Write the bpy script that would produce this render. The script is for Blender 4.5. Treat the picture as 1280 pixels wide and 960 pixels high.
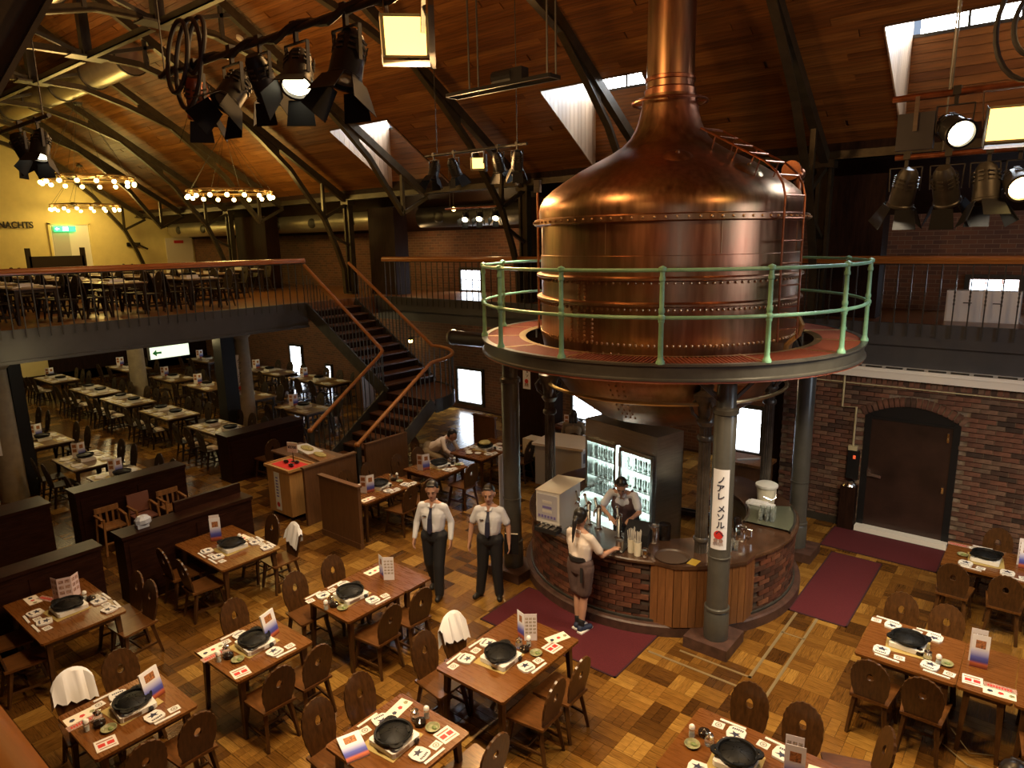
import bpy, math, random
from mathutils import Vector, Matrix
random.seed(7)
D = bpy.data
S = bpy.context.scene
COL = S.collection
for o in list(D.objects):
    D.objects.remove(o)
PI = math.pi
sin, cos, rad = math.sin, math.cos, math.radians

# ---------------------------------------------------------------- camera
F_PX, PITCH, ROLL, YAW, EYE = 850.0, rad(11.83), rad(-1.10), rad(-39.04), 5.0
_fw = Vector((sin(YAW) * cos(PITCH), cos(YAW) * cos(PITCH), -sin(PITCH)))
_r0 = Vector((cos(YAW), -sin(YAW), 0))
_u0 = _r0.cross(_fw)
_rt = _r0 * cos(ROLL) + _u0 * sin(ROLL)
_up = _u0 * cos(ROLL) - _r0 * sin(ROLL)
cd = D.cameras.new('camera')
cam = D.objects.new('camera', cd)
COL.objects.link(cam)
cd.sensor_width = 36
cd.lens = F_PX / 1280 * 36
cd.clip_start = 0.05
cam.matrix_world = Matrix(((_rt.x, _up.x, -_fw.x, 0), (_rt.y, _up.y, -_fw.y, 0), (_rt.z, _up.z, -_fw.z, EYE), (0, 0, 0, 1)))
S.camera = cam
CAMP = Vector((0, 0, EYE))


def proj(p):
    d = Vector(p) - CAMP
    z = d.dot(_fw)
    return (640 + F_PX * d.dot(_rt) / z, 480 - F_PX * d.dot(_up) / z, z) if z > 0.05 else None


def inview(p, m=10):
    q = proj(p)
    return q is not None and -m < q[0] < 1280 + m and -m < q[1] < 960 + m


# ---------------------------------------------------------------- world, exposure, lamps
w = D.worlds.new('world')
S.world = w
w.use_nodes = True
w.node_tree.nodes['Background'].inputs[0].default_value = (0.6, 0.75, 1.0, 1)
w.node_tree.nodes['Background'].inputs[1].default_value = 0.4
S.view_settings.view_transform = 'Standard'
S.view_settings.look = 'None'
S.view_settings.gamma = 1
S.view_settings.exposure = 0.5
try:
    S.cycles.use_denoising = True
    S.cycles.sample_clamp_indirect = 4.0
    S.cycles.max_bounces = 8
except Exception:
    pass


def lamp(kind, loc, energy, color, size=0.2, target=None, angle=60, blend=0.6, spread=None, sy=None):
    l = D.lights.new(kind.lower() + '_lamp', kind)
    l.energy = energy
    l.color = color
    if kind == 'AREA':
        l.shape = 'RECTANGLE'
        l.size = size
        l.size_y = sy or size
        if spread:
            l.spread = rad(spread)
    else:
        l.shadow_soft_size = size
    if kind == 'SPOT':
        l.spot_size = rad(angle)
        l.spot_blend = blend
    o = D.objects.new(kind.lower() + '_lamp', l)
    COL.objects.link(o)
    o.location = loc
    if target is not None:
        o.rotation_euler = (Vector(target) - Vector(loc)).to_track_quat('-Z', 'Y').to_euler()
    return o


WARM = (1.0, 0.74, 0.42)
TUNG = (1.0, 0.79, 0.5)
ORNG = (1.0, 0.55, 0.2)
YELO = (1.0, 0.67, 0.18)
COOL = (0.75, 0.87, 1.0)
# stage cans on the near lighting pipe, thrown down on the tables in front of the camera
for px, tx, ty, e in ((-6.59, -8.6, 3.6, 230), (-4.96, -5.6, 3.9, 420), (-4.33, -3.6, 5.0, 380), (-2.9, -1.6, 5.6, 360)):
    lamp('SPOT', (px, 3.5, 5.85), e, TUNG, 0.25, (tx, ty, 0), 84, 0.8)
# cans on the two pipes at the door side
for px, py, tx, ty, e in ((-0.81, 6.4, -1.2, 8.6, 300), (-0.5, 7.4, -2.0, 11.2, 290), (-1.28, 7.4, -2.4, 7.2, 300), (1.0, 7.4, 0.4, 9.6, 300)):
    lamp('SPOT', (px, py, 5.1), e, TUNG, 0.25, (tx, ty, 0), 84, 0.8)
# cans on the pipe beyond the left kettle column
for px, tx, ty, e in ((-8.99, -9.4, 7.4, 260), (-7.5, -7.0, 6.6, 330), (-7.13, -5.9, 6.6, 220)):
    lamp('SPOT', (px, 8.9, 5.85), e, TUNG, 0.2, (tx, ty, 0), 84, 0.8)
# orange flood lamps
lamp('AREA', (-3.6, 3.4, 6.3), 120, ORNG, 0.25, (-2.6, 3.2, 3.0))
lamp('AREA', (-0.42, 6.25, 5.72), 130, ORNG, 0.25, (0.0, 4.0, 5.0))
lamp('AREA', (-7.8, 8.75, 6.28), 120, ORNG, 0.2, (-6.4, 6.4, 5.9))
# added point lights without fittings, washing the roof boards orange
for p, e in (((-5.2, 5.2, 7.6), 160), ((-11.4, 6.4, 7.4), 170), ((0.6, 6.4, 7.2), 120), ((-17.6, 6.2, 7.9), 90)):
    lamp('POINT', p, e, ORNG, 0.25)
# chandeliers
for c, e in (((-18.2, 10.28, 6.25), 85), ((-21.3, 7.9, 6.7), 110), ((-28.2, 10.3, 6.35), 95)):
    lamp('POINT', c, e, YELO, 0.5)
# dim warm point lights under the galleries, no fittings built
for c, e in (((-17.5, 5.0, 2.7), 38), ((-17.0, 8.6, 2.7), 36), ((-21.5, 7.0, 2.7), 46), ((-20.5, 10.6, 2.7), 38), ((-25.5, 9.0, 2.7), 44), ((-18.0, 13.0, 2.6), 16), ((-13.5, 4.2, 2.9), 14)):
    lamp('POINT', c, e, (1.0, 0.78, 0.36), 0.25)
lamp('POINT', (-12.6, 13.4, 2.6), 12, WARM, 0.15)
lamp('POINT', (-5.2, 12.8, 2.6), 20, WARM, 0.15)
lamp('POINT', (-28.3, 6.5, 2.6), 30, (1.0, 0.78, 0.36), 0.25)  # added to brighten the cream wall at the end of the hall
lamp('POINT', (-11.6, 13.6, 5.2), 26, (1.0, 0.62, 0.25), 0.1)  # this and the next added to brighten brick behind the far gallery rail
lamp('POINT', (-15.0, 14.0, 4.9), 12, (1.0, 0.62, 0.25), 0.1)
# daylight from the windows of the near gallery, behind the camera, and added cool fill by the right end wall
lamp('AREA', (4.2, -2.9, 5.2), 45, COOL, 2.6, (-1.0, 9.0, 4.2), sy=1.2)
lamp('AREA', (4.7, 8.5, 5.2), 80, COOL, 2.0, (-2.0, 10.5, 3.5), sy=1.2)


# ---------------------------------------------------------------- materials
def mat(name, col, rough=0.5, metal=0.0, noise=None, dark=0.5, light=1.4, rnd=None, rndamt=0.6, bump=0.0, emis=0.0, trans=0.0, alpha=1.0, coat=0.0, stretch=(1, 1, 1), col2=None, rvar=0.0, spec=0.5):
    m = D.materials.new(name)
    m.use_nodes = True
    nt = m.node_tree
    N, L = nt.nodes, nt.links
    b = N['Principled BSDF']
    c = tuple(col) + (1,)
    b.inputs['Base Color'].default_value = c
    b.inputs['Roughness'].default_value = rough
    b.inputs['Metallic'].default_value = metal
    b.inputs['Specular IOR Level'].default_value = spec
    if coat:
        b.inputs['Coat Weight'].default_value = coat
        b.inputs['Coat Roughness'].default_value = 0.15
    if trans:
        b.inputs['Transmission Weight'].default_value = trans
        b.inputs['IOR'].default_value = 1.45
    if alpha < 1:
        b.inputs['Alpha'].default_value = alpha
    if emis:
        b.inputs['Emission Color'].default_value = c
        b.inputs['Emission Strength'].default_value = emis
    out = None
    if noise:
        tc = N.new('ShaderNodeTexCoord')
        mp = N.new('ShaderNodeMapping')
        mp.inputs['Scale'].default_value = stretch
        nz = N.new('ShaderNodeTexNoise')
        nz.inputs['Scale'].default_value = noise
        nz.inputs['Detail'].default_value = 5
        nz.inputs['Roughness'].default_value = 0.65
        L.new(tc.outputs['Object'], mp.inputs[0])
        L.new(mp.outputs[0], nz.inputs['Vector'])
        rp = N.new('ShaderNodeValToRGB')
        rp.color_ramp.elements[0].position = 0.3
        rp.color_ramp.elements[1].position = 0.72
        rp.color_ramp.elements[0].color = tuple(x * dark for x in col) + (1,)
        rp.color_ramp.elements[1].color = tuple(col2 or [min(1, x * light) for x in col]) + (1,)
        L.new(nz.outputs['Fac'], rp.inputs[0])
        out = rp.outputs[0]
        if bump:
            bp = N.new('ShaderNodeBump')
            bp.inputs['Strength'].default_value = bump
            bp.inputs['Distance'].default_value = 0.01
            L.new(nz.outputs['Fac'], bp.inputs['Height'])
            L.new(bp.outputs[0], b.inputs['Normal'])
        if rvar:
            mr = N.new('ShaderNodeMapRange')
            mr.inputs['To Min'].default_value = max(0.02, rough - rvar)
            mr.inputs['To Max'].default_value = rough + rvar
            L.new(nz.outputs['Fac'], mr.inputs[0])
            L.new(mr.outputs[0], b.inputs['Roughness'])
    if rnd:
        if rnd == 'object':
            src = N.new('ShaderNodeObjectInfo').outputs['Random']
        elif rnd == 'island':
            src = N.new('ShaderNodeNewGeometry').outputs['Random Per Island']
        else:
            a = N.new('ShaderNodeAttribute')
            a.attribute_name = rnd
            src = a.outputs['Fac']
        mr = N.new('ShaderNodeMapRange')
        mr.inputs['To Min'].default_value = 1 - rndamt
        mr.inputs['To Max'].default_value = 1 + rndamt
        L.new(src, mr.inputs[0])
        mx = N.new('ShaderNodeMix')
        mx.data_type = 'RGBA'
        mx.blend_type = 'MULTIPLY'
        mx.inputs[0].default_value = 1
        if out:
            L.new(out, mx.inputs[6])
        else:
            mx.inputs[6].default_value = c
        L.new(mr.outputs[0], mx.inputs[7])
        out = mx.outputs[2]
    if out:
        L.new(out, b.inputs['Base Color'])
    return m


def ramp_mat(name, cols, rough, rnd, noise=6, stretch=(1, 1, 1), coat=0.0, bump=0.2, namt=0.35):
    """pieces of one kind: the tone of each piece picked from COLS by its random number, with grain"""
    m = D.materials.new(name)
    m.use_nodes = True
    nt = m.node_tree
    N, L = nt.nodes, nt.links
    b = N['Principled BSDF']
    b.inputs['Roughness'].default_value = rough
    b.inputs['Specular IOR Level'].default_value = 0.3
    if coat:
        b.inputs['Coat Weight'].default_value = coat
        b.inputs['Coat Roughness'].default_value = 0.2
    if rnd == 'object':
        src = N.new('ShaderNodeObjectInfo').outputs['Random']
    elif rnd == 'objcolor':
        src = N.new('ShaderNodeObjectInfo').outputs['Color']
    elif rnd == 'island':
        src = N.new('ShaderNodeNewGeometry').outputs['Random Per Island']
    else:
        a = N.new('ShaderNodeAttribute')
        a.attribute_name = rnd
        src = a.outputs['Fac']
    rp = N.new('ShaderNodeValToRGB')
    e = rp.color_ramp.elements
    e[0].position, e[0].color = 0, tuple(cols[0]) + (1,)
    e[1].position, e[1].color = 1, tuple(cols[-1]) + (1,)
    for i, c in enumerate(cols[1:-1]):
        k = e.new((i + 1) / (len(cols) - 1))
        k.color = tuple(c) + (1,)
    L.new(src, rp.inputs[0])
    tc = N.new('ShaderNodeTexCoord')
    mp = N.new('ShaderNodeMapping')
    mp.inputs['Scale'].default_value = stretch
    nz = N.new('ShaderNodeTexNoise')
    nz.inputs['Scale'].default_value = noise
    nz.inputs['Detail'].default_value = 4
    L.new(tc.outputs['Object'], mp.inputs[0])
    L.new(mp.outputs[0], nz.inputs['Vector'])
    mr = N.new('ShaderNodeMapRange')
    mr.inputs['From Min'].default_value = 0.3
    mr.inputs['From Max'].default_value = 0.7
    mr.inputs['To Min'].default_value = 1 - namt
    mr.inputs['To Max'].default_value = 1 + namt
    L.new(nz.outputs['Fac'], mr.inputs[0])
    mx = N.new('ShaderNodeMix')
    mx.data_type = 'RGBA'
    mx.blend_type = 'MULTIPLY'
    mx.inputs[0].default_value = 1
    L.new(rp.outputs[0], mx.inputs[6])
    L.new(mr.outputs[0], mx.inputs[7])
    L.new(mx.outputs[2], b.inputs['Base Color'])
    if bump:
        bp = N.new('ShaderNodeBump')
        bp.inputs['Strength'].default_value = bump
        bp.inputs['Distance'].default_value = 0.005
        L.new(nz.outputs['Fac'], bp.inputs['Height'])
        L.new(bp.outputs[0], b.inputs['Normal'])
    return m


def brick_mat(name, c1, c2, mortar, scale=1.0):
    """far brickwork, too small to pick bricks apart"""
    m = D.materials.new(name)
    m.use_nodes = True
    nt = m.node_tree
    N, L = nt.nodes, nt.links
    b = N['Principled BSDF']
    b.inputs['Roughness'].default_value = 0.75
    tc = N.new('ShaderNodeTexCoord')
    sp = N.new('ShaderNodeSeparateXYZ')
    ad = N.new('ShaderNodeMath')
    cb = N.new('ShaderNodeCombineXYZ')
    L.new(tc.outputs['Object'], sp.inputs[0])
    L.new(sp.outputs[0], ad.inputs[0])
    L.new(sp.outputs[1], ad.inputs[1])
    L.new(ad.outputs[0], cb.inputs[0])
    L.new(sp.outputs[2], cb.inputs[1])
    br = N.new('ShaderNodeTexBrick')
    br.inputs['Scale'].default_value = scale
    br.inputs['Brick Width'].default_value = 0.23
    br.inputs['Row Height'].default_value = 0.08
    br.inputs['Mortar Size'].default_value = 0.006
    br.inputs['Color1'].default_value = tuple(c1) + (1,)
    br.inputs['Color2'].default_value = tuple(c2) + (1,)
    br.inputs['Mortar'].default_value = tuple(mortar) + (1,)
    L.new(cb.outputs[0], br.inputs['Vector'])
    L.new(br.outputs['Color'], b.inputs['Base Color'])
    bp = N.new('ShaderNodeBump')
    bp.inputs['Strength'].default_value = 0.4
    bp.invert = True
    L.new(br.outputs['Fac'], bp.inputs['Height'])
    L.new(bp.outputs[0], b.inputs['Normal'])
    return m


def menu_mat():
    """folded menu card: white on top running into blue and a warm dusk band at the foot"""
    m = D.materials.new('menu_cover')
    m.use_nodes = True
    nt = m.node_tree
    N, L = nt.nodes, nt.links
    b = N['Principled BSDF']
    b.inputs['Roughness'].default_value = 0.3
    tc = N.new('ShaderNodeTexCoord')
    sp = N.new('ShaderNodeSeparateXYZ')
    rp = N.new('ShaderNodeValToRGB')
    L.new(tc.outputs['Generated'], sp.inputs[0])
    L.new(sp.outputs[2], rp.inputs[0])
    e = rp.color_ramp.elements
    e[0].position, e[0].color = 0.0, (0.12, 0.02, 0.02, 1)
    e[1].position, e[1].color = 0.62, (0.85, 0.85, 0.9, 1)
    for p, c in ((0.12, (0.5, 0.13, 0.05, 1)), (0.2, (0.06, 0.06, 0.3, 1)), (0.32, (0.1, 0.12, 0.5, 1)), (0.48, (0.5, 0.52, 0.8, 1))):
        k = e.new(p)
        k.color = c
    L.new(rp.outputs[0], b.inputs['Base Color'])
    return m


MT = {}
MT['table'] = mat('table_wood', (0.14, 0.05, 0.01), 0.28, noise=5, stretch=(1, 9, 9), dark=0.75, light=1.2, coat=0.2, rvar=0.08, spec=0.3)
MT['pmat'] = mat('straw_placemat', (0.5, 0.42, 0.2), 0.7)
MT['table_far'] = mat('table_wood_dark', (0.15, 0.085, 0.033), 0.35, noise=5, stretch=(1, 9, 9), dark=0.7, light=1.25)
MT['chair'] = mat('chair_wood', (0.068, 0.029, 0.009), 0.32, noise=5, stretch=(8, 8, 1.2), dark=0.55, light=1.4, rnd='object', rndamt=0.15, coat=0.15, spec=0.3)
MT['seat'] = mat('seat_wood', (0.11, 0.043, 0.012), 0.28, noise=5, stretch=(8, 1.5, 8), dark=0.6, light=1.35, coat=0.2, spec=0.3)
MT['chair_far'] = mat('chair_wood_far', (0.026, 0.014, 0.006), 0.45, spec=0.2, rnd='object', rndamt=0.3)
MT['divider'] = mat('divider_wood', (0.022, 0.008, 0.0045), 0.4, noise=4, stretch=(1, 1, 8), dark=0.6, light=1.5, spec=0.06)
MT['panel'] = mat('partition_wood', (0.13, 0.058, 0.022), 0.4, noise=4, stretch=(6, 6, 0.8), dark=0.75, light=1.2)
MT['clad'] = mat('bar_panel_wood', (0.2, 0.085, 0.03), 0.35, noise=5, stretch=(8, 8, 0.8), dark=0.7, light=1.25, rnd='object', rndamt=0.2)
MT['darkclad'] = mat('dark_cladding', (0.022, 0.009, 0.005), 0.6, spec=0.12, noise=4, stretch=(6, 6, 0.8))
MT['rail'] = mat('rail_wood', (0.3, 0.105, 0.016), 0.45, noise=4, stretch=(1, 12, 12), dark=0.75, light=1.2, coat=0.1, spec=0.35)
MT['rail_near'] = mat('rail_wood_near', (0.2, 0.075, 0.008), 0.4, noise=4, stretch=(1, 12, 12), dark=0.75, light=1.2, spec=0.06)
MT['rail_y'] = mat('rail_wood_y', (0.3, 0.1, 0.03), 0.25, noise=4, stretch=(12, 1, 12), dark=0.7, light=1.25, coat=0.6)
MT['roof1'] = ramp_mat('roof_plank', [(0.12, 0.042, 0.008), (0.155, 0.056, 0.011), (0.18, 0.068, 0.014), (0.22, 0.09, 0.02)], 0.5, 'object', 3, (0.6, 12, 12))
MT['roof2'] = ramp_mat('roof_plank_mass', [(0.12, 0.042, 0.008), (0.155, 0.056, 0.011), (0.18, 0.068, 0.014), (0.22, 0.09, 0.02)], 0.5, 'island', 3, (0.6, 12, 12))
FLC = [(0.05, 0.02, 0.004), (0.1, 0.042, 0.008), (0.145, 0.065, 0.012), (0.19, 0.09, 0.017), (0.28, 0.15, 0.032)]
MT['floor1'] = ramp_mat('parquet', FLC, 0.26, 'objcolor', 7, (1.2, 14, 4), coat=0.15, bump=0.1)
MT['floor2'] = ramp_mat('parquet_mass_x', FLC, 0.26, 'tint', 7, (1.2, 14, 4), coat=0.15, bump=0.1)
MT['floor3'] = ramp_mat('parquet_mass_y', FLC, 0.26, 'tint', 7, (14, 1.2, 4), coat=0.15, bump=0.1)
MT['floorbase'] = mat('floor_joint', (0.05, 0.022, 0.01), 0.5)
MT['gfloor'] = mat('gallery_boards', (0.22, 0.09, 0.03), 0.3, noise=3, stretch=(1, 8, 1))
BRC = [(0.025, 0.016, 0.013), (0.06, 0.026, 0.018), (0.1, 0.036, 0.022), (0.13, 0.045, 0.025), (0.045, 0.028, 0.022), (0.12, 0.05, 0.03), (0.16, 0.065, 0.035)]
BRD = [(0.035, 0.024, 0.02), (0.09, 0.045, 0.033), (0.13, 0.058, 0.04), (0.15, 0.068, 0.046), (0.11, 0.075, 0.056), (0.17, 0.095, 0.065)]
MT['brick1'] = ramp_mat('brick', BRC, 0.55, 'object', 14)
MT['brick2'] = ramp_mat('brick_mass', BRC, 0.55, 'island', 14)
MT['wbrick1'] = ramp_mat('wall_brick', BRD, 0.7, 'object', 14)
MT['wbrick2'] = ramp_mat('wall_brick_mass', BRD, 0.7, 'island', 14)
MT['mortar'] = mat('mortar', (0.22, 0.17, 0.13), 0.85, noise=10)
MT['brickfar'] = brick_mat('far_brickwork', (0.17, 0.07, 0.035), (0.1, 0.045, 0.03), (0.2, 0.13, 0.08))
MT['yellow'] = mat('cream_plaster', (0.8, 0.68, 0.3), 0.8, noise=3, dark=0.93, light=1.04)
MT['white'] = mat('white_paint', (0.8, 0.79, 0.75), 0.55)
MT['banner'] = mat('banner_paper', (0.8, 0.82, 0.9), 0.55)
MT['whiteb'] = mat('white_plastic', (0.75, 0.74, 0.7), 0.3)
MT['paper'] = mat('paper', (0.68, 0.66, 0.62), 0.6)
MT['cream'] = mat('cream_card', (0.8, 0.72, 0.58), 0.6)
MT['cloth'] = mat('white_cloth', (0.82, 0.82, 0.84), 0.8)
MT['steel'] = mat('dark_steel', (0.045, 0.042, 0.036), 0.42, 0.3, noise=6, dark=0.7, light=1.3)
MT['girder'] = mat('roof_steel', (0.06, 0.047, 0.027), 0.4, 0.5, noise=5, dark=0.7, light=1.3)
MT['fascia'] = mat('fascia_paint', (0.05, 0.05, 0.055), 0.45, noise=2, dark=0.8, light=1.2)
MT['column'] = mat('column_paint', (0.085, 0.082, 0.072), 0.33, 0.2, noise=3, dark=0.8, light=1.2)
MT['fluted'] = mat('cast_iron_column', (0.1, 0.085, 0.07), 0.35, 0.4, noise=6)
MT['concrete'] = mat('pillar_concrete', (0.27, 0.22, 0.15), 0.75, noise=5, dark=0.8, light=1.15)
MT['green'] = mat('green_paint', (0.22, 0.48, 0.33), 0.4, noise=8, dark=0.8, light=1.15)
MT['grate'] = mat('grating_paint', (0.3, 0.085, 0.045), 0.5, 0.2)
MT['duct'] = mat('duct_metal', (0.6, 0.56, 0.44), 0.33, 0.85, noise=2, dark=0.8, light=1.1)
MT['black'] = mat('black_metal', (0.01, 0.01, 0.011), 0.45, 0.0, spec=0.3)
MT['barn'] = mat('black_flap', (0.007, 0.0075, 0.009), 0.6, spec=0.2)
MT['iron'] = mat('cast_iron', (0.005, 0.005, 0.005), 0.5, 0.0, spec=0.2, noise=20, bump=0.3)
MT['chrome'] = mat('chrome', (0.75, 0.74, 0.72), 0.15, 1.0)
MT['stainless'] = mat('stainless_steel', (0.5, 0.5, 0.48), 0.28, 1.0, noise=3, stretch=(1, 1, 14), dark=0.8, light=1.1)
MT['brass'] = mat('brass', (0.6, 0.42, 0.2), 0.3, 0.9)
MT['copper_dk'] = mat('copper_pipe', (0.42, 0.18, 0.1), 0.35, 1.0, noise=6)
MT['rivet'] = mat('rivet_copper', (0.5, 0.32, 0.18), 0.35, 0.9)
MT['rug'] = mat('red_carpet', (0.075, 0.003, 0.008), 0.95, noise=60, dark=0.8, light=1.2, bump=0.4)
MT['rug_edge'] = mat('carpet_edge', (0.03, 0.004, 0.008), 0.9)
MT['curb'] = mat('plinth_stone', (0.07, 0.034, 0.025), 0.5, noise=8)
MT['strip'] = mat('brass_strip', (0.32, 0.24, 0.12), 0.45, 0.5)
MT['ctop'] = mat('counter_top', (0.07, 0.035, 0.02), 0.22, noise=5, coat=0.4)
MT['glass'] = mat('clear_glass', (0.9, 0.95, 0.93), 0.05, trans=0.92)
MT['pane'] = mat('daylit_pane', (0.78, 0.88, 1.0), 0.3, emis=9.0)
MT['bulb'] = mat('lit_bulb', (1.0, 0.7, 0.22), 0.3, emis=12.0)
MT['lens_hot'] = mat('lit_lens', (1.0, 0.86, 0.55), 0.3, emis=9.0)
MT['flood_hot'] = mat('lit_flood', (1.0, 0.5, 0.11), 0.3, emis=3.2)
MT['lens_off'] = mat('unlit_lens', (0.3, 0.3, 0.28), 0.1, 0.6)
MT['coollight'] = mat('cooler_light', (0.85, 1.0, 0.95), 0.3, emis=4.5)
MT['exit'] = mat('exit_green', (0.03, 0.75, 0.2), 0.4, emis=2.0)
MT['exitw'] = mat('exit_white', (0.75, 1.0, 0.8), 0.4, emis=3.0)
MT['sign'] = mat('lit_sign_face', (0.85, 1.0, 0.75), 0.4, emis=0.8)
MT['skin'] = mat('skin', (0.48, 0.26, 0.17), 0.5)
MT['hair'] = mat('black_hair', (0.012, 0.009, 0.008), 0.4)
MT['shirt'] = mat('white_shirt', (0.75, 0.77, 0.82), 0.75, noise=9, dark=0.93, light=1.03)
MT['blouse'] = mat('pale_blouse', (0.72, 0.62, 0.55), 0.75, noise=9, dark=0.93, light=1.03)
MT['trouser'] = mat('black_trousers', (0.012, 0.012, 0.014), 0.7)
MT['skirt'] = mat('brown_skirt', (0.1, 0.06, 0.052), 0.75, noise=12, dark=0.85, light=1.1)
MT['vest'] = mat('plum_waistcoat', (0.11, 0.06, 0.06), 0.7)
MT['shoe'] = mat('black_leather', (0.015, 0.014, 0.014), 0.35)
MT['sneaker'] = mat('navy_sneaker', (0.02, 0.03, 0.07), 0.6)
MT['coat'] = mat('tan_cardigan', (0.26, 0.19, 0.11), 0.85)
MT['red'] = mat('red_print', (0.55, 0.03, 0.025), 0.5)
MT['redfelt'] = mat('red_felt', (0.7, 0.03, 0.03), 0.8)
MT['ink'] = mat('dark_print', (0.02, 0.022, 0.05), 0.5)
MT['photo'] = mat('photo_print', (0.16, 0.08, 0.07), 0.4, noise=60, dark=0.2, light=1.0, col2=(0.75, 0.3, 0.1))
MT['photo2'] = mat('dish_photo_print', (0.3, 0.25, 0.22), 0.4, noise=70, dark=0.25, light=1.0, col2=(0.75, 0.62, 0.5))
MT['redcard'] = mat('red_strip_print', (0.4, 0.06, 0.04), 0.4, noise=50, dark=0.25, light=1.0, col2=(0.75, 0.5, 0.4))
MT['menu'] = menu_mat()
MT['menuback'] = mat('menu_list', (0.75, 0.7, 0.72), 0.4)
MT['pinkmenu'] = mat('pink_menu_print', (0.7, 0.55, 0.55), 0.5)
MT['mat_y'] = mat('stove_mat', (0.38, 0.28, 0.09), 0.7)
MT['soy'] = mat('soy_pot', (0.015, 0.01, 0.008), 0.12)
MT['ash'] = mat('green_dish', (0.24, 0.24, 0.12), 0.35, noise=20)
MT['lightwood'] = mat('pale_wood', (0.5, 0.27, 0.09), 0.4, noise=4, stretch=(6, 6, 0.8), dark=0.8, light=1.15)
MT['hichair'] = mat('child_seat_wood', (0.24, 0.11, 0.035), 0.4, noise=4, stretch=(6, 6, 1))
MT['hiback'] = mat('child_seat_vinyl', (0.2, 0.085, 0.06), 0.4)
MT['bluebag'] = mat('pale_blue_plastic', (0.45, 0.5, 0.6), 0.35)
MT['cable'] = mat('black_cable', (0.02, 0.02, 0.022), 0.5)
MT['cream_pipe'] = mat('cream_conduit', (0.5, 0.45, 0.28), 0.5)
MT['tray'] = mat('brown_tray', (0.08, 0.05, 0.035), 0.4)
MT['bucket'] = mat('cream_bucket', (0.75, 0.7, 0.55), 0.4)
MT['food'] = mat('food', (0.5, 0.42, 0.15), 0.6, noise=25, dark=0.4, light=1.3)
MT['door'] = mat('door_steel', (0.03, 0.014, 0.01), 0.4, noise=2)
MT['charcoal'] = mat('charcoal_plastic', (0.02, 0.02, 0.022), 0.4)


def copper():
    m = D.materials.new('patinated_copper')
    m.use_nodes = True
    nt = m.node_tree
    N, L = nt.nodes, nt.links
    b = N['Principled BSDF']
    b.inputs['Metallic'].default_value = 1.0
    tc = N.new('ShaderNodeTexCoord')
    n1 = N.new('ShaderNodeTexNoise')
    n1.inputs['Scale'].default_value = 1.3
    n1.inputs['Detail'].default_value = 6
    mp = N.new('ShaderNodeMapping')
    mp.inputs['Scale'].default_value = (7, 7, 0.7)
    n2 = N.new('ShaderNodeTexNoise')
    n2.inputs['Scale'].default_value = 2.2
    n2.inputs['Detail'].default_value = 5
    L.new(tc.outputs['Object'], n1.inputs['Vector'])
    L.new(tc.outputs['Object'], mp.inputs[0])
    L.new(mp.outputs[0], n2.inputs['Vector'])
    r1 = N.new('ShaderNodeValToRGB')
    e = r1.color_ramp.elements
    e[0].position, e[0].color = 0.32, (0.3, 0.22, 0.11, 1)
    e[1].position, e[1].color = 0.68, (0.44, 0.19, 0.11, 1)
    k = e.new(0.5)
    k.color = (0.38, 0.21, 0.12, 1)
    L.new(n1.outputs['Fac'], r1.inputs[0])
    mr = N.new('ShaderNodeMapRange')
    mr.inputs['From Min'].default_value = 0.3
    mr.inputs['From Max'].default_value = 0.7
    mr.inputs['To Min'].default_value = 0.75
    mr.inputs['To Max'].default_value = 1.1
    L.new(n2.outputs['Fac'], mr.inputs[0])
    mx = N.new('ShaderNodeMix')
    mx.data_type = 'RGBA'
    mx.blend_type = 'MULTIPLY'
    mx.inputs[0].default_value = 1
    L.new(r1.outputs[0], mx.inputs[6])
    L.new(mr.outputs[0], mx.inputs[7])
    L.new(mx.outputs[2], b.inputs['Base Color'])
    r2 = N.new('ShaderNodeMapRange')
    r2.inputs['To Min'].default_value = 0.24
    r2.inputs['To Max'].default_value = 0.46
    L.new(n2.outputs['Fac'], r2.inputs[0])
    L.new(r2.outputs[0], b.inputs['Roughness'])
    bp = N.new('ShaderNodeBump')
    bp.inputs['Strength'].default_value = 0.12
    bp.inputs['Distance'].default_value = 0.02
    L.new(n1.outputs['Fac'], bp.inputs['Height'])
    L.new(bp.outputs[0], b.inputs['Normal'])
    return m


MT['copper'] = copper()


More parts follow.
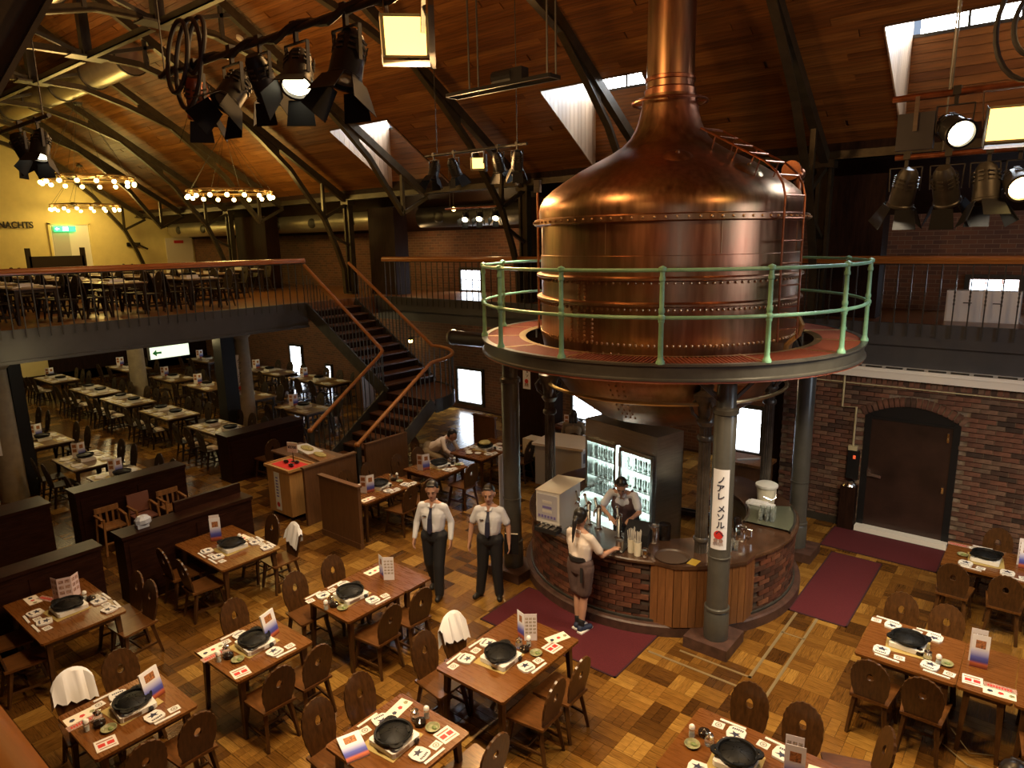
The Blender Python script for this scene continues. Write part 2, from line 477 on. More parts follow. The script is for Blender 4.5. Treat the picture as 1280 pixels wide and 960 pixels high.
# ---------------------------------------------------------------- mesh helpers
class MB:
    """collects shapes; build() links them as ONE mesh object"""

    def __init__(s):
        s.v, s.f, s.mi = [], [], []

    def add(s, vs, fs, mi=0):
        n = len(s.v)
        s.v += [tuple(x) for x in vs]
        s.f += [tuple(i + n for i in q) for q in fs]
        s.mi += [mi] * len(fs)
        return s

    def box(s, x0, x1, y0, y1, z0, z1, mi=0, m=None):
        vs = [(x, y, z) for z in (z0, z1) for y in (y0, y1) for x in (x0, x1)]
        if m is not None:
            vs = [m @ Vector(v) for v in vs]
        return s.add(vs, [(0, 2, 3, 1), (4, 5, 7, 6), (0, 1, 5, 4), (2, 6, 7, 3), (0, 4, 6, 2), (1, 3, 7, 5)], mi)

    def bar(s, a, b, w, h=None, up=(0, 0, 1), w2=None, h2=None):
        """a square bar from a to b, w across and h along up; tapers to w2, h2"""
        a, b = Vector(a), Vector(b)
        h = w if h is None else h
        w2 = w if w2 is None else w2
        h2 = h if h2 is None else h2
        d = (b - a).normalized()
        u = Vector(up)
        if abs(d.dot(u)) > 0.98:
            u = Vector((0, 1, 0)) if abs(d.y) < 0.9 else Vector((1, 0, 0))
        r = d.cross(u).normalized()
        u = r.cross(d).normalized()
        vs = []
        for p, ww, hh in ((a, w, h), (b, w2, h2)):
            vs += [p - r * ww / 2 - u * hh / 2, p + r * ww / 2 - u * hh / 2, p + r * ww / 2 + u * hh / 2, p - r * ww / 2 + u * hh / 2]
        return s.add(vs, [(0, 3, 2, 1), (4, 5, 6, 7), (0, 1, 5, 4), (1, 2, 6, 5), (2, 3, 7, 6), (3, 0, 4, 7)])

    def tube(s, pts, r, n=8, cap=True, closed=False):
        pts = [Vector(p) for p in pts]
        k = len(pts)
        rr = r if isinstance(r, (list, tuple)) else [r] * k
        vs, fs = [], []
        prev = None
        for i, p in enumerate(pts):
            if closed:
                d = pts[(i + 1) % k] - pts[i - 1]
            else:
                d = pts[min(i + 1, k - 1)] - pts[max(i - 1, 0)]
            d.normalize()
            if prev is None:
                a = Vector((0, 0, 1)) if abs(d.z) < 0.9 else Vector((1, 0, 0))
                u = d.cross(a).normalized()
            else:
                u = prev - d * prev.dot(d)
                u = u.normalized() if u.length > 1e-6 else d.orthogonal().normalized()
            prev = u
            v = d.cross(u)
            vs += [p + (u * cos(2 * PI * j / n) + v * sin(2 * PI * j / n)) * rr[i] for j in range(n)]
        for i in range(k if closed else k - 1):
            i2 = (i + 1) % k
            fs += [(i * n + j, i * n + (j + 1) % n, i2 * n + (j + 1) % n, i2 * n + j) for j in range(n)]
        if cap and not closed:
            fs += [tuple(range(n))[::-1], tuple((k - 1) * n + j for j in range(n))]
        return s.add(vs, fs)

    def lathe(s, prof, c=(0, 0, 0), n=24, a0=0.0, a1=2 * PI, m=None):
        full = abs(a1 - a0 - 2 * PI) < 1e-6
        k = n if full else n + 1
        vs = []
        for r, z in prof:
            for j in range(k):
                a = a0 + (a1 - a0) * j / n
                vs.append(Vector((c[0] + r * cos(a), c[1] + r * sin(a), c[2] + z)))
        if m is not None:
            vs = [m @ v for v in vs]
        fs = []
        for i in range(len(prof) - 1):
            for j in range(n):
                j2 = (j + 1) % k
                fs.append((i * k + j, i * k + j2, (i + 1) * k + j2, (i + 1) * k + j))
        return s.add(vs, fs)

    def prism(s, poly, z0, z1, m=None, mi=0):
        n = len(poly)
        vs = [Vector((x, y, z)) for z in (z0, z1) for x, y in poly]
        if m is not None:
            vs = [m @ v for v in vs]
        fs = [tuple(range(n))[::-1], tuple(range(n, 2 * n))] + [(i, (i + 1) % n, n + (i + 1) % n, n + i) for i in range(n)]
        return s.add(vs, fs, mi)

    def ball(s, c, r, n=10, sc=(1, 1, 1)):
        k = max(4, n // 2)
        vs, fs = [], []
        for i in range(k + 1):
            t = PI * i / k
            for j in range(n):
                a = 2 * PI * j / n
                vs.append((c[0] + r * sc[0] * sin(t) * cos(a), c[1] + r * sc[1] * sin(t) * sin(a), c[2] + r * sc[2] * cos(t)))
        for i in range(k):
            for j in range(n):
                fs.append((i * n + j, (i + 1) * n + j, (i + 1) * n + (j + 1) % n, i * n + (j + 1) % n))
        return s.add(vs, fs)

    def mesh(s, name, mats, smooth=False):
        me = D.meshes.new(name)
        me.from_pydata(s.v, [], s.f)
        for m in mats if isinstance(mats, (list, tuple)) else [mats]:
            me.materials.append(m)
        if any(s.mi):
            me.polygons.foreach_set('material_index', s.mi)
        if smooth:
            me.polygons.foreach_set('use_smooth', [True] * len(me.polygons))
            try:
                me.set_sharp_from_angle(angle=rad(40))
            except Exception:
                pass
        me.update()
        return me

    def build(s, name, mats, parent=None, smooth=False):
        o = D.objects.new(name, s.mesh(name, mats, smooth))
        COL.objects.link(o)
        if parent is not None:
            o.parent = parent
        return o


def link(name, me, parent=None, loc=(0, 0, 0), rz=0.0):
    o = D.objects.new(name, me)
    COL.objects.link(o)
    if parent is not None:
        o.parent = parent
    o.location = loc
    o.rotation_euler = (0, 0, rz)
    return o


def tag(o, label, cat, group=None):
    o['label'] = label
    o['category'] = cat
    if group:
        o['group'] = group
    return o


def thing(name, label, cat, loc=(0, 0, 0), rz=0.0, group=None):
    o = D.objects.new(name, None)
    COL.objects.link(o)
    o.empty_display_size = 0.1
    o.location = loc
    o.rotation_euler = (0, 0, rz)
    return tag(o, label, cat, group)


def struct(o):
    o['kind'] = 'structure'
    return o


def stuff(o):
    o['kind'] = 'stuff'
    return o


KIDS = {}


def dup(root, loc, rz=0.0, label=None, group=None):
    """a copy of a thing with copies of its parts and their sub-parts"""
    def kids(o):
        if o.name not in KIDS:
            KIDS[o.name] = list(o.children)
        return KIDS[o.name]

    def cp(o, par):
        c = o.copy()
        COL.objects.link(c)
        if par is not None:
            c.parent = par
        for ch in kids(o):
            cp(ch, c)
        return c
    r = cp(root, None)
    r.location = loc
    r.rotation_euler = (0, 0, rz)
    if label:
        r['label'] = label
    if group:
        r['group'] = group
    return r


def text(name, s, size, m, parent, depth=0.002, align='CENTER'):
    cu = D.curves.new(name, 'FONT')
    cu.body = s
    cu.size = size
    cu.extrude = depth
    cu.offset = size * 0.02
    cu.align_x = align
    cu.materials.append(m)
    o = D.objects.new(name, cu)
    COL.objects.link(o)
    if parent is not None:
        o.parent = parent
    return o


def arc(c, r, a0, a1, n, z):
    return [(c[0] + r * cos(a0 + (a1 - a0) * i / n), c[1] + r * sin(a0 + (a1 - a0) * i / n), z) for i in range(n + 1)]


# ================================================================ THE SETTING
def scatter(parent, name, massname, items, m1, m2, limit=300, bounds=True):
    """pieces (Matrix, dims, tint): the LIMIT that show largest as objects, the rest joined as ONE stuff part"""
    def key(it):
        p = it[0].translation
        return (0 if inview(p) else 1, (p - CAMP).length)
    items = sorted(items, key=key)
    cache = {}
    for mt, dm, tint in items[:limit]:
        k = tuple(round(x, 3) for x in dm)
        if k not in cache:
            a, b, c = (x / 2 for x in dm)
            cache[k] = MB().box(-a, a, -b, b, -c, c).mesh(name, m1)
        o = D.objects.new(name, cache[k])
        COL.objects.link(o)
        o.parent = parent
        o.matrix_basis = mt
        o.color = (tint, tint, tint, 1)
    rest = items[limit:]
    if rest:
        mb = MB()
        tints = []
        for mt, dm, tint in rest:
            a, b, c = (x / 2 for x in dm)
            mi = 0
            if isinstance(m2, (list, tuple)):
                mi = 0 if dm[0] > dm[1] else 1
            mb.box(-a, a, -b, b, -c, c, mi, mt)
            tints += [tint] * 6
        o = mb.build(massname, m2, parent)
        at = o.data.attributes.new('tint', 'FLOAT', 'FACE')
        at.data.foreach_set('value', tints)
        stuff(o)


XL, XR, YN, YF, ZG = -30.0, 5.0, -3.2, 15.0, 3.575
RIDGE_Y, EAVE_Y = 6.36, 12.8
SL = 0.64


def roof_z(y):
    return 6.42 + SL * (EAVE_Y - RIDGE_Y - abs(y - RIDGE_Y))


# floor: a joint-coloured bed with every parquet strip laid on it
floor = struct(MB().box(XL, XR, YN, YF, -0.12, -0.012).build('floor', MT['floorbase']))
items = []
T = Matrix.Translation
B = 0.3
for i in range(int((XR - XL) / B)):
    for j in range(int((YF - YN) / B)):
        cx, cy = XL + (i + 0.5) * B, YN + (j + 0.5) * B
        base = random.random()
        for k in range(3):
            off = (k - 1) * B / 3
            tint = min(1, max(0, 0.5 + (base - 0.5) * 0.95 + random.uniform(-0.16, 0.16)))
            if (i + j) % 2:
                items.append((T((cx, cy + off, -0.008)), (B - 0.003, B / 3 - 0.003, 0.016), tint))
            else:
                items.append((T((cx + off, cy, -0.008)), (B / 3 - 0.003, B - 0.003, 0.016), tint))
scatter(floor, 'plank', 'parquet_strips', items, MT['floor1'], [MT['floor2'], MT['floor3']])

# door wall: brick, under the door-side gallery
wb = struct(MB().box(-3.72, XR, 12.385, 12.75, 0, 2.69).build('wall_back', MT['mortar']))
DX0, DX1, DZ, DARCH = -2.36, -1.0, 2.06, 0.2
mb = MB()
items = []
row = 0
z = 0.1
while z < 2.56:
    x = -3.72 + (0.11 if row % 2 else 0)
    while x < XR:
        ln = 0.215
        xm = x + ln / 2
        u = (xm - (DX0 + DX1) / 2) / ((DX1 - DX0) / 2)
        top = DZ + DARCH * (1 - u * u) + 0.14 if abs(u) < 1.13 else -1
        if not (z < top and abs(u) < 1.08):
            items.append((T((xm, 12.38 - random.uniform(0, 0.006), z + 0.033)), (ln, 0.05, 0.066), 0))
        x += 0.226
    z += 0.078
    row += 1
x = -3.72
while x < XR:                                   # soldier course under the white ledge
    items.append((T((x + 0.035, 12.38, 2.62)), (0.066, 0.05, 0.13), 0))
    x += 0.078
for k in range(19):                             # the arch over the door
    u = -1.04 + 2.08 * k / 18
    xm = (DX0 + DX1) / 2 + u * (DX1 - DX0) / 2
    items.append((T((xm, 12.375, DZ + DARCH * (1 - u * u) + 0.07)) @ Matrix.Rotation(u * 0.5, 4, 'Y'), (0.064, 0.06, 0.15), 0))
scatter(wb, 'brick', 'brickwork', items, MT['wbrick1'], MT['wbrick2'])
bb = struct(MB().box(-3.72, DX0, 12.33, 12.37, 0, 0.13).box(DX1, XR, 12.33, 12.37, 0, 0.13).build('baseboard_back', MT['steel']))
# door: slab, frame, lever, closer, sill
dr = struct(MB().box(DX0 + 0.1, DX1 - 0.1, 12.365, 12.38, 0.1, 2.0).build('door_1', MT['door']))
mb = MB()
n = 12
for k in range(n):                              # dark arched head over the slab
    u0, u1 = -1 + 2 * k / n, -1 + 2 * (k + 1) / n
    f = lambda u: ((DX0 + DX1) / 2 + u * (DX1 - DX0) / 2, DZ + DARCH * (1 - u * u))
    (xa, za), (xb, zb) = f(u0), f(u1)
    mb.add([(xa, 12.372, 1.98), (xb, 12.372, 1.98), (xb, 12.372, zb), (xa, 12.372, za)], [(0, 1, 2, 3)])
mb.box(DX0, DX0 + 0.1, 12.35, 12.38, 0, 2.06).box(DX1 - 0.1, DX1, 12.35, 12.38, 0, 2.06).box(DX0, DX1, 12.352, 12.378, 1.98, 2.02)
mb.build('door_frame', MT['black'], dr)
MB().bar((DX0 + 0.12, 12.33, 1.02), (DX0 + 0.32, 12.33, 1.0), 0.03, 0.05).box(DX0 + 0.1, DX0 + 0.16, 12.33, 12.37, 0.98, 1.1).build('door_handle', MT['chrome'], dr)
MB().box(DX1 - 0.17, DX1 - 0.14, 12.34, 12.36, 1.75, 1.9).build('hinge', MT['chrome'], dr)
MB().box(DX1 - 0.17, DX1 - 0.14, 12.34, 12.36, 0.9, 1.0).build('hinge', MT['chrome'], dr)
MB().box(DX0, DX1, 12.2, 12.37, 0.0, 0.1).build('door_sill', MT['white'], dr)
box = thing('door_control_box', 'black door opener box with small red readout beside the brown door', 'control box', (-2.48, 12.33, 0))
MB().box(-0.09, 0.09, -0.06, 0.03, 0.9, 1.4).build('case', MT['black'], box)
MB().box(0.0, 0.04, -0.068, -0.06, 1.26, 1.32).build('readout', mat('red_readout', (1.0, 0.15, 0.05), 0.4, emis=0.35), box)
bin_ = thing('ash_bin', 'slim dark ash bin with a steel lid beside the brown door', 'bin', (-2.5, 12.27, 0))
MB().box(-0.12, 0.12, -0.1, 0.08, 0, 0.78).build('body', MT['darkclad'], bin_)
MB().lathe([(0.0, 0.09), (0.06, 0.085), (0.1, 0.05), (0.12, 0)], (0, -0.01, 0.78), 14).build('lid', MT['chrome'], bin_, True)
# white ledge, conduit
lg = struct(MB().box(-3.9, XR, 12.28, 12.6, 2.69, 2.86).box(-3.9, XR, 12.27, 12.6, 2.80, 2.815).build('trim_1', MT['white']))
mb = MB()
x = -2.6
while x < XR:
    mb.box(x - 0.12, x + 0.12, 12.3, 12.34, 2.86, 2.885)
    x += 0.3
stuff(mb.build('clip', MT['steel'], lg))
tag(MB().tube([(-3.7, 12.33, 2.56), (XR, 12.33, 2.56)], 0.011, 6).build('conduit', MT['cream_pipe']), 'thin pale conduit running level above the brown door', 'conduit')
tag(MB().tube([(-2.72, 12.3, 2.68), (-2.72, 12.3, 2.14), (-2.5, 12.3, 2.16), (-2.5, 12.3, 1.45)], 0.018, 6).box(-2.57, -2.43, 12.27, 12.33, 1.38, 1.48).build('cable_pipe', MT['cream_pipe']), 'cream cable pipe stepping down to the box beside the brown door', 'pipe')

# outer and other walls
wf = struct(MB().box(XL, XR, YF, YF + 0.3, -0.2, 5.6).build('wall_far', MT['brickfar']))
wl = MB()
pts = [(YN, -0.2), (YF, -0.2), (YF, 5.6), (EAVE_Y, 6.45), (RIDGE_Y, 10.7), (-0.08, 6.45), (YN, 5.6)]
wl.add([(XL, y, z) for y, z in pts] + [(XL - 0.3, y, z) for y, z in pts], [tuple(range(7)), tuple(range(13, 6, -1))])
wl = struct(wl.build('wall_left', MT['yellow']))
wr = MB()
wr.add([(XR, y, z) for y, z in pts] + [(XR + 0.3, y, z) for y, z in pts], [tuple(range(6, -1, -1)), tuple(range(7, 14))])
struct(wr.build('wall_right', MT['brickfar']))
struct(MB().box(XL, XR, YN - 0.3, YN, -0.2, 5.6).build('wall_front', MT['brickfar']))

# galleries: slabs, fascias, soffits
struct(MB().box(XL, -15.0, YN, YF, 3.1, ZG).build('floor_gallery_end', MT['gfloor']))
struct(MB().box(-15.0, XR, 12.6, YF, 3.1, ZG).build('floor_gallery_far', MT['gfloor']))
struct(MB().box(-15.0, XR, YN, 0.05, 3.1, ZG).build('floor_gallery_near', MT['gfloor']))
fa = MB().box(-15.02, -14.92, YN, 10.2, 2.98, ZG + 0.01).box(-15.1, -14.88, YN, 10.2, 2.96, 3.02)
struct(fa.build('trim_2', MT['fascia']))
fb = MB().box(-15.0, XR, 12.5, 12.6, 3.22, ZG + 0.01).box(-15.0, -3.9, 12.56, 12.66, 2.96, 3.22).box(-3.9, XR, 12.56, 12.66, 2.84, 3.22)
struct(fb.build('trim_3', MT['fascia']))

# roof: bare boards carried on steel trusses, three dormers in the far slope
DORM = [(-14.3, -12.2), (-7.96, -5.85), (-2.27, -0.15)]
DY0, DY1 = 10.8, 12.72
rf = MB()
for sgn in (1, -1):
    ye = RIDGE_Y + sgn * (EAVE_Y - RIDGE_Y)
    if sgn > 0:
        spans = [(RIDGE_Y, DY0, [(XL, XR)]), (DY0, DY1, [(XL, DORM[0][0]), (DORM[0][1], DORM[1][0]), (DORM[1][1], DORM[2][0]), (DORM[2][1], XR)]), (DY1, ye, [(XL, XR)])]
    else:
        spans = [(RIDGE_Y, ye, [(XL, XR)])]
    for ya, yb, xs in spans:
        for xa, xb in xs:
            za, zb = roof_z(ya) + 0.05, roof_z(yb) + 0.05
            rf.add([(xa, ya, za), (xb, ya, za), (xb, yb, zb), (xa, yb, zb), (xa, ya, za + 0.08), (xb, ya, za + 0.08), (xb, yb, zb + 0.08), (xa, yb, zb + 0.08)], [(0, 1, 2, 3), (7, 6, 5, 4)])
roof = struct(rf.build('ceiling', MT['floorbase']))
items = []
PW = 0.135
ang = math.atan(SL)
for sgn in (1, -1):
    L = (EAVE_Y - RIDGE_Y) / cos(ang)
    for r in range(int(L / PW)):
        s_ = (r + 0.5) * PW
        y = RIDGE_Y + sgn * s_ * cos(ang)
        zc = roof_z(y) + 0.035
        rot = Matrix.Rotation(-sgn * ang, 4, 'X')
        x = XL + random.uniform(0, 2)
        segs = []
        x = XL
        while x < XR - 0.1:
            ln = random.uniform(1.8, 3.6)
            segs.append((x, min(XR, x + ln)))
            x += ln
        for a, b in segs:
            parts = [(a, b)]
            if sgn > 0 and DY0 - 0.03 < y < DY1 + 0.03:
                for d0, d1 in DORM:
                    nx = []
                    for p, q in parts:
                        if q <= d0 or p >= d1:
                            nx.append((p, q))
                        else:
                            if p < d0:
                                nx.append((p, d0))
                            if q > d1:
                                nx.append((d1, q))
                    parts = nx
            for p, q in parts:
                if q - p > 0.05:
                    items.append((T(((p + q) / 2, y, zc + random.uniform(0, 0.006))) @ rot, (round(q - p, 1) - 0.006, PW - 0.006, 0.03), 0))
scatter(roof, 'plank', 'boards', items, MT['roof1'], MT['roof2'])
# sloped soffits over the galleries
so = MB().add([(XL, EAVE_Y, 6.42), (XR, EAVE_Y, 6.42), (XR, YF, 5.36), (XL, YF, 5.36)], [(0, 1, 2, 3)])
so.add([(XL, -0.08, 6.42), (XR, -0.08, 6.42), (XR, YN, 5.36), (XL, YN, 5.36)], [(3, 2, 1, 0)])
so.box(XL, XR, EAVE_Y - 0.1, EAVE_Y + 0.1, 6.38, 6.62).box(XL, XR, -0.18, 0.02, 6.38, 6.62)
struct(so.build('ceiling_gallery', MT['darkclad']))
# dormers: boarded cheeks and front, window strip high up
for i, (x0, x1) in enumerate(DORM):
    zt = 8.6
    mb = MB()
    for x, s in ((x0, 1), (x1, -1)):
        mb.add([(x, DY0, roof_z(DY0)), (x, DY1, roof_z(DY1)), (x, DY1, zt), (x, DY0, zt)], [(0, 1, 2, 3)])
    mb.add([(x0, DY0, zt), (x1, DY0, zt), (x1, DY1, zt), (x0, DY1, zt)], [(0, 1, 2, 3)])
    mb.add([(x0, DY0, roof_z(DY0)), (x1, DY0, roof_z(DY0)), (x1, DY0, zt), (x0, DY0, zt)], [(0, 1, 2, 3)])
    mb.add([(x0, DY1 + 0.01, roof_z(DY1)), (x1, DY1 + 0.01, roof_z(DY1)), (x1, DY1 + 0.01, 7.97), (x0, DY1 + 0.01, 7.97)], [(0, 1, 2, 3)])
    dm = struct(mb.build('wall_dormer', MT['floorbase']))
    z = roof_z(DY1) + 0.01
    me1 = MB().box(x0, x1, -0.012, 0.012, 0, 0.128).mesh('plank', MT['roof1'])
    while z < 7.9:
        link('plank', me1, dm, (0, DY1 - 0.005, z))
        z += 0.135
    me2 = MB().box(-0.01, 0.01, 0, 0.135, 0, zt - 6.5).mesh('plank', mat('cheek_board', (0.36, 0.24, 0.15), 0.5, rnd='object', rndamt=0.2))
    y = DY0 + 0.01
    k = 0
    for x in (x0 + 0.012, x1 - 0.012):
        y = DY0 + 0.01
        while y < DY1 - 0.1:
            zb = roof_z(y) - 0.02
            mm = MB().add([(x - 0.01, y, zb), (x + 0.01, y, zb), (x + 0.01, y + 0.128, zb - 0.09), (x - 0.01, y + 0.128, zb - 0.09), (x - 0.01, y, zt), (x + 0.01, y, zt), (x + 0.01, y + 0.128, zt), (x - 0.01, y + 0.128, zt)], [(0, 3, 2, 1), (4, 5, 6, 7), (0, 1, 5, 4), (1, 2, 6, 5), (2, 3, 7, 6), (3, 0, 4, 7)])
            mm.build('plank', me2.materials[0], dm)
            y += 0.136
    wn = struct(MB().box(x0, x1, DY1 - 0.03, DY1 + 0.03, 7.93, 7.98).box(x0, x1, DY1 - 0.03, DY1 + 0.03, 8.42, 8.5).build('window_%d' % (i + 1), MT['steel']))
    k = 3
    for j in range(k):
        a, b = x0 + 0.12 + (x1 - x0 - 0.2) * j / k, x0 + 0.08 + (x1 - x0 - 0.2) * (j + 1) / k
        MB().box(a, b, DY1 - 0.005, DY1 + 0.005, 7.98, 8.42).build('pane', mat('dormer_pane', (0.8, 0.9, 1.0), 0.3, emis=45.0) if 'dormer_pane' not in D.materials else D.materials['dormer_pane'], wn)
        MB().box(b, b + 0.04, DY1 - 0.02, DY1 + 0.02, 7.98, 8.42).build('mullion', MT['steel'], wn)

# windows in the outer wall: steel frame, panes, dark reveal
def window(n, x0, x1, z0, z1, cols, rows, y=YF):
    f = MB().box(x0 - 0.08, x0, y - 0.08, y + 0.01, z0 - 0.08, z1 + 0.08).box(x1, x1 + 0.08, y - 0.08, y + 0.01, z0 - 0.08, z1 + 0.08).box(x0, x1, y - 0.08, y + 0.01, z1, z1 + 0.08).box(x0, x1, y - 0.08, y + 0.01, z0 - 0.08, z0)
    f = struct(f.build('window_%d' % n, MT['steel']))
    for i in range(cols):
        for j in range(rows):
            a, b = x0 + (x1 - x0) * i / cols, x0 + (x1 - x0) * (i + 1) / cols
            c, d = z0 + (z1 - z0) * j / rows, z0 + (z1 - z0) * (j + 1) / rows
            MB().box(a + 0.012, b - 0.012, y - 0.045, y - 0.035, c + 0.012, d - 0.012).build('pane', MT['pane'], f)


for n, (x0, x1, z0, z1, c, r) in enumerate(((-23.2, -22.5, -0.02 + 0.1, 1.2, 2, 3), (-20.95, -20.7, 0.15, 0.63, 1, 2), (-14.25, -13.3, 0.2, 1.2, 2, 3), (-10.0, -9.1, 0.3, 1.25, 2, 3), (-5.7, -4.95, 0.2, 1.2, 2, 3), (-13.98, -13.22, 3.62, 4.2, 2, 2), (-1.35, -0.62, 3.95, 4.18, 3, 1))):
    window(n + 4, x0, x1, z0, z1, c, r)

# columns and posts
def post(x):
    mb = MB().box(x - 0.12, x - 0.07, 12.72, 12.88, ZG, 6.2).box(x + 0.07, x + 0.12, 12.72, 12.88, ZG, 6.2).box(x - 0.08, x + 0.08, 12.785, 12.815, ZG, 6.2)
    mb.box(x - 0.16, x + 0.16, 12.68, 12.92, 6.12, 6.24).box(x - 0.15, x + 0.15, 12.69, 12.91, ZG, ZG + 0.08)
    return struct(mb.build('column_eave', MT['girder']))


for x in (-22.9, -16.35, -9.9, -3.4, 3.1):
    post(x)
struct(MB().box(XL, XR, 12.72, 12.88, 6.24, 6.4).box(XL, XR, 12.66, 12.94, 6.24, 6.27).build('beam_eave', MT['girder']))
struct(MB().box(XL, XR, -0.16, 0.0, 6.24, 6.4).build('beam_eave_near', MT['girder']))
for x0, x1, y0, y1, z0, z1 in ((-15.85, -14.75, 13.1, 13.6, ZG, 6.0), (-23.1, -21.2, 13.1, 13.6, ZG, 6.0), (-10.2, -9.25, 13.1, 13.6, ZG, 6.0), (-3.35, -2.5, 13.1, 13.6, ZG, 6.0)):
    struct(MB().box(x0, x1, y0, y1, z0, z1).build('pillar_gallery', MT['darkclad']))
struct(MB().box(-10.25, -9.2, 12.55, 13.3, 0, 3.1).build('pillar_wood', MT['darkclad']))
struct(MB().box(-4.1, -3.74, 12.6, 13.2, 0, 3.1).build('pillar_wood_door', MT['darkclad']))
for x, y in ((-16.4, 3.85), (-16.4, 9.1), (-22.9, 3.9), (-22.9, 9.15), (-16.4, -1.0)):
    mb = MB().lathe([(0.26, 0), (0.25, 0.4), (0.225, 2.7), (0.3, 2.78), (0.36, 2.86), (0.36, 3.1)], (x, y, 0), 16)
    struct(mb.build('pillar_gallery_end', MT['concrete'], smooth=True))
struct(MB().box(-16.62, -16.22, 8.5, 8.86, 0, 3.1).build('pillar_clad', MT['black']))
struct(MB().box(-16.62, -16.3, 4.08, 4.3, 0, 3.1).build('pillar_clad_near', MT['black']))
struct(MB().box(-16.95, -16.6, 13.1, 13.6, 0, 3.1).build('pillar_pale', MT['panel']))
# lower brown inner wall at the end of the hall
struct(MB().box(XL + 0.02, XL + 0.1, 8.8, YF, 0, 0.9).box(XL + 0.02, XL + 0.1, YN, YF, 0, 0.35).build('trim_4', MT['darkclad']))
t = thing('white_cabinet', 'white panelled cabinet behind the far gallery rail at the right', 'cabinet', (-1.0, 13.3, ZG))
MB().box(-0.5, 0.5, 0, 0.3, 0, 0.5).build('body', MT['white'], t)
for s in (-1, 1):
    MB().box(min(0.02 * s, 0.48 * s), max(0.02 * s, 0.48 * s), -0.012, 0, 0.02, 0.48).build('door', MT['white'], t)
    MB().box(s * 0.2 - 0.06, s * 0.2 + 0.06, -0.02, -0.012, 0.3, 0.315).build('handle', MT['black'], t)

# ================================================================ ROOF STEEL AND DUCTS
RIB = [(0.0, 8.93), (1.04, 8.9), (2.04, 8.62), (3.14, 8.2), (3.8, 7.67), (4.6, 6.96), (5.1, 6.3), (5.58, 5.7), (5.95, 4.85), (6.14, 4.3), (6.16, 3.6)]


def sweep(mb, x, pts, w, h):
    """a flat band of width w (along X) and depth h following points (y, z)"""
    n = len(pts)
    vs = []
    for i, (y, z) in enumerate(pts):
        a, b = pts[max(0, i - 1)], pts[min(n - 1, i + 1)]
        t = Vector((b[0] - a[0], b[1] - a[1])).normalized()
        nx, nz = -t.y, t.x
        for sx in (-1, 1):
            vs += [(x + sx * w / 2, y, z), (x + sx * w / 2, y + nx * h, z + nz * h)]
    fs = []
    for i in range(n - 1):
        o, p = i * 4, i * 4 + 4
        fs += [(o, o + 2, p + 2, p), (o + 1, p + 1, p + 3, o + 3), (o, p, p + 1, o + 1), (o + 2, o + 3, p + 3, p + 2)]
    fs += [(0, 1, 3, 2), ((n - 1) * 4, (n - 1) * 4 + 2, (n - 1) * 4 + 3, (n - 1) * 4 + 1)]
    mb.add(vs, fs)


names = {-29.4: 'roof truss against the cream end wall', -26.15: 'short-footed roof truss before the cream end wall', -22.9: 'roof truss on the post beside the first wall duct',
         -19.6: 'short-footed roof truss behind the single-ring chandelier', -16.35: 'roof truss on the post at the head of the stairs', -13.1: 'short-footed roof truss crossing the smallest dormer',
         -9.9: 'roof truss behind the orange flood and small spot cans', -6.6: 'short-footed roof truss crossing the dormer beside the chimney', -3.4: 'roof truss behind the copper ladder', -0.15: 'short-footed roof truss over the door-side lighting pipes', 3.1: 'roof truss beyond the door-side dormer'}
for x, nm in names.items():
    main = min(abs(x - q) for q in (-22.9, -16.35, -9.9, -3.4, 3.1, -29.4)) < 0.01
    t = thing('roof_truss', 'steel arched ' + nm, 'truss', (x, RIDGE_Y, 0))
    for sgn in (1, -1):
        mb = MB()
        pts = RIB if main else RIB[:8]
        pp = [(sgn * y, z) for y, z in pts]
        if sgn < 0 and main:
            pp = [(sgn * y, z) for y, z in RIB[:6]] + [(-5.15, 6.05), (-5.37, 5.68), (-5.9, 4.8), (-6.1, 4.2), (-6.1, 3.6)]
        sweep(mb, 0, pp, 0.13, -0.02 * sgn)
        sweep(mb, 0, pp, 0.03, 0.12 * sgn)
        mb.build('rib', MT['girder'], t)
        a, b = Vector((0, 0, 10.32)), Vector((0, sgn * 6.44, 6.22))
        MB().bar(a, b, 0.13, 0.17).build('rafter', MT['girder'], t)
        wb_ = MB()
        # web plate where rib and rafter run together
        q = [(2.35, 8.5), (3.14, 8.2), (3.8, 7.67), (4.35, 7.2)]
        r2 = [(2.35, 10.32 - 2.35 * 0.6366), (3.14, 10.32 - 3.14 * 0.6366), (3.8, 10.32 - 3.8 * 0.6366), (4.35, 10.32 - 4.35 * 0.6366)]
        vs = [(-0.012, sgn * y, z) for y, z in q + r2] + [(0.012, sgn * y, z) for y, z in q + r2]
        fs = []
        for i in range(3):
            fs += [(i, i + 1, i + 5, i + 4), (i + 8, i + 12, i + 13, i + 9)]
        wb_.add(vs, fs)
        wb_.build('web_plate', MT['girder'], t)
        st = MB()
        st.bar((0, sgn * 5.6, 5.75), (0, sgn * 5.62, 6.78), 0.08)
        st.bar((0, sgn * 5.62, 5.75), (0, sgn * 6.44, 6.15), 0.08)
        if main:
            st.bar((0, sgn * 5.75, 5.3), (0, sgn * 6.4, 4.98), 0.07)
        st.build('strut', MT['girder'], t)
        cw = MB()
        cw.bar((0, sgn * 0.12, 8.98), (0, sgn * 1.5, 9.4), 0.07).bar((0, sgn * 1.2, 8.9), (0, sgn * 1.2, 9.5), 0.07)
        cw.build('brace', MT['steel'], t)
    MB().box(-0.09, 0.09, -0.09, 0.09, 8.9, 10.3).box(-0.2, 0.2, -0.35, 0.35, 8.88, 8.92).build('king_post', MT['steel'], t)
rb = thing('ridge_brace', 'long bolted steel brace joining the crowns of the trusses', 'brace', (0, RIDGE_Y, 8.93))
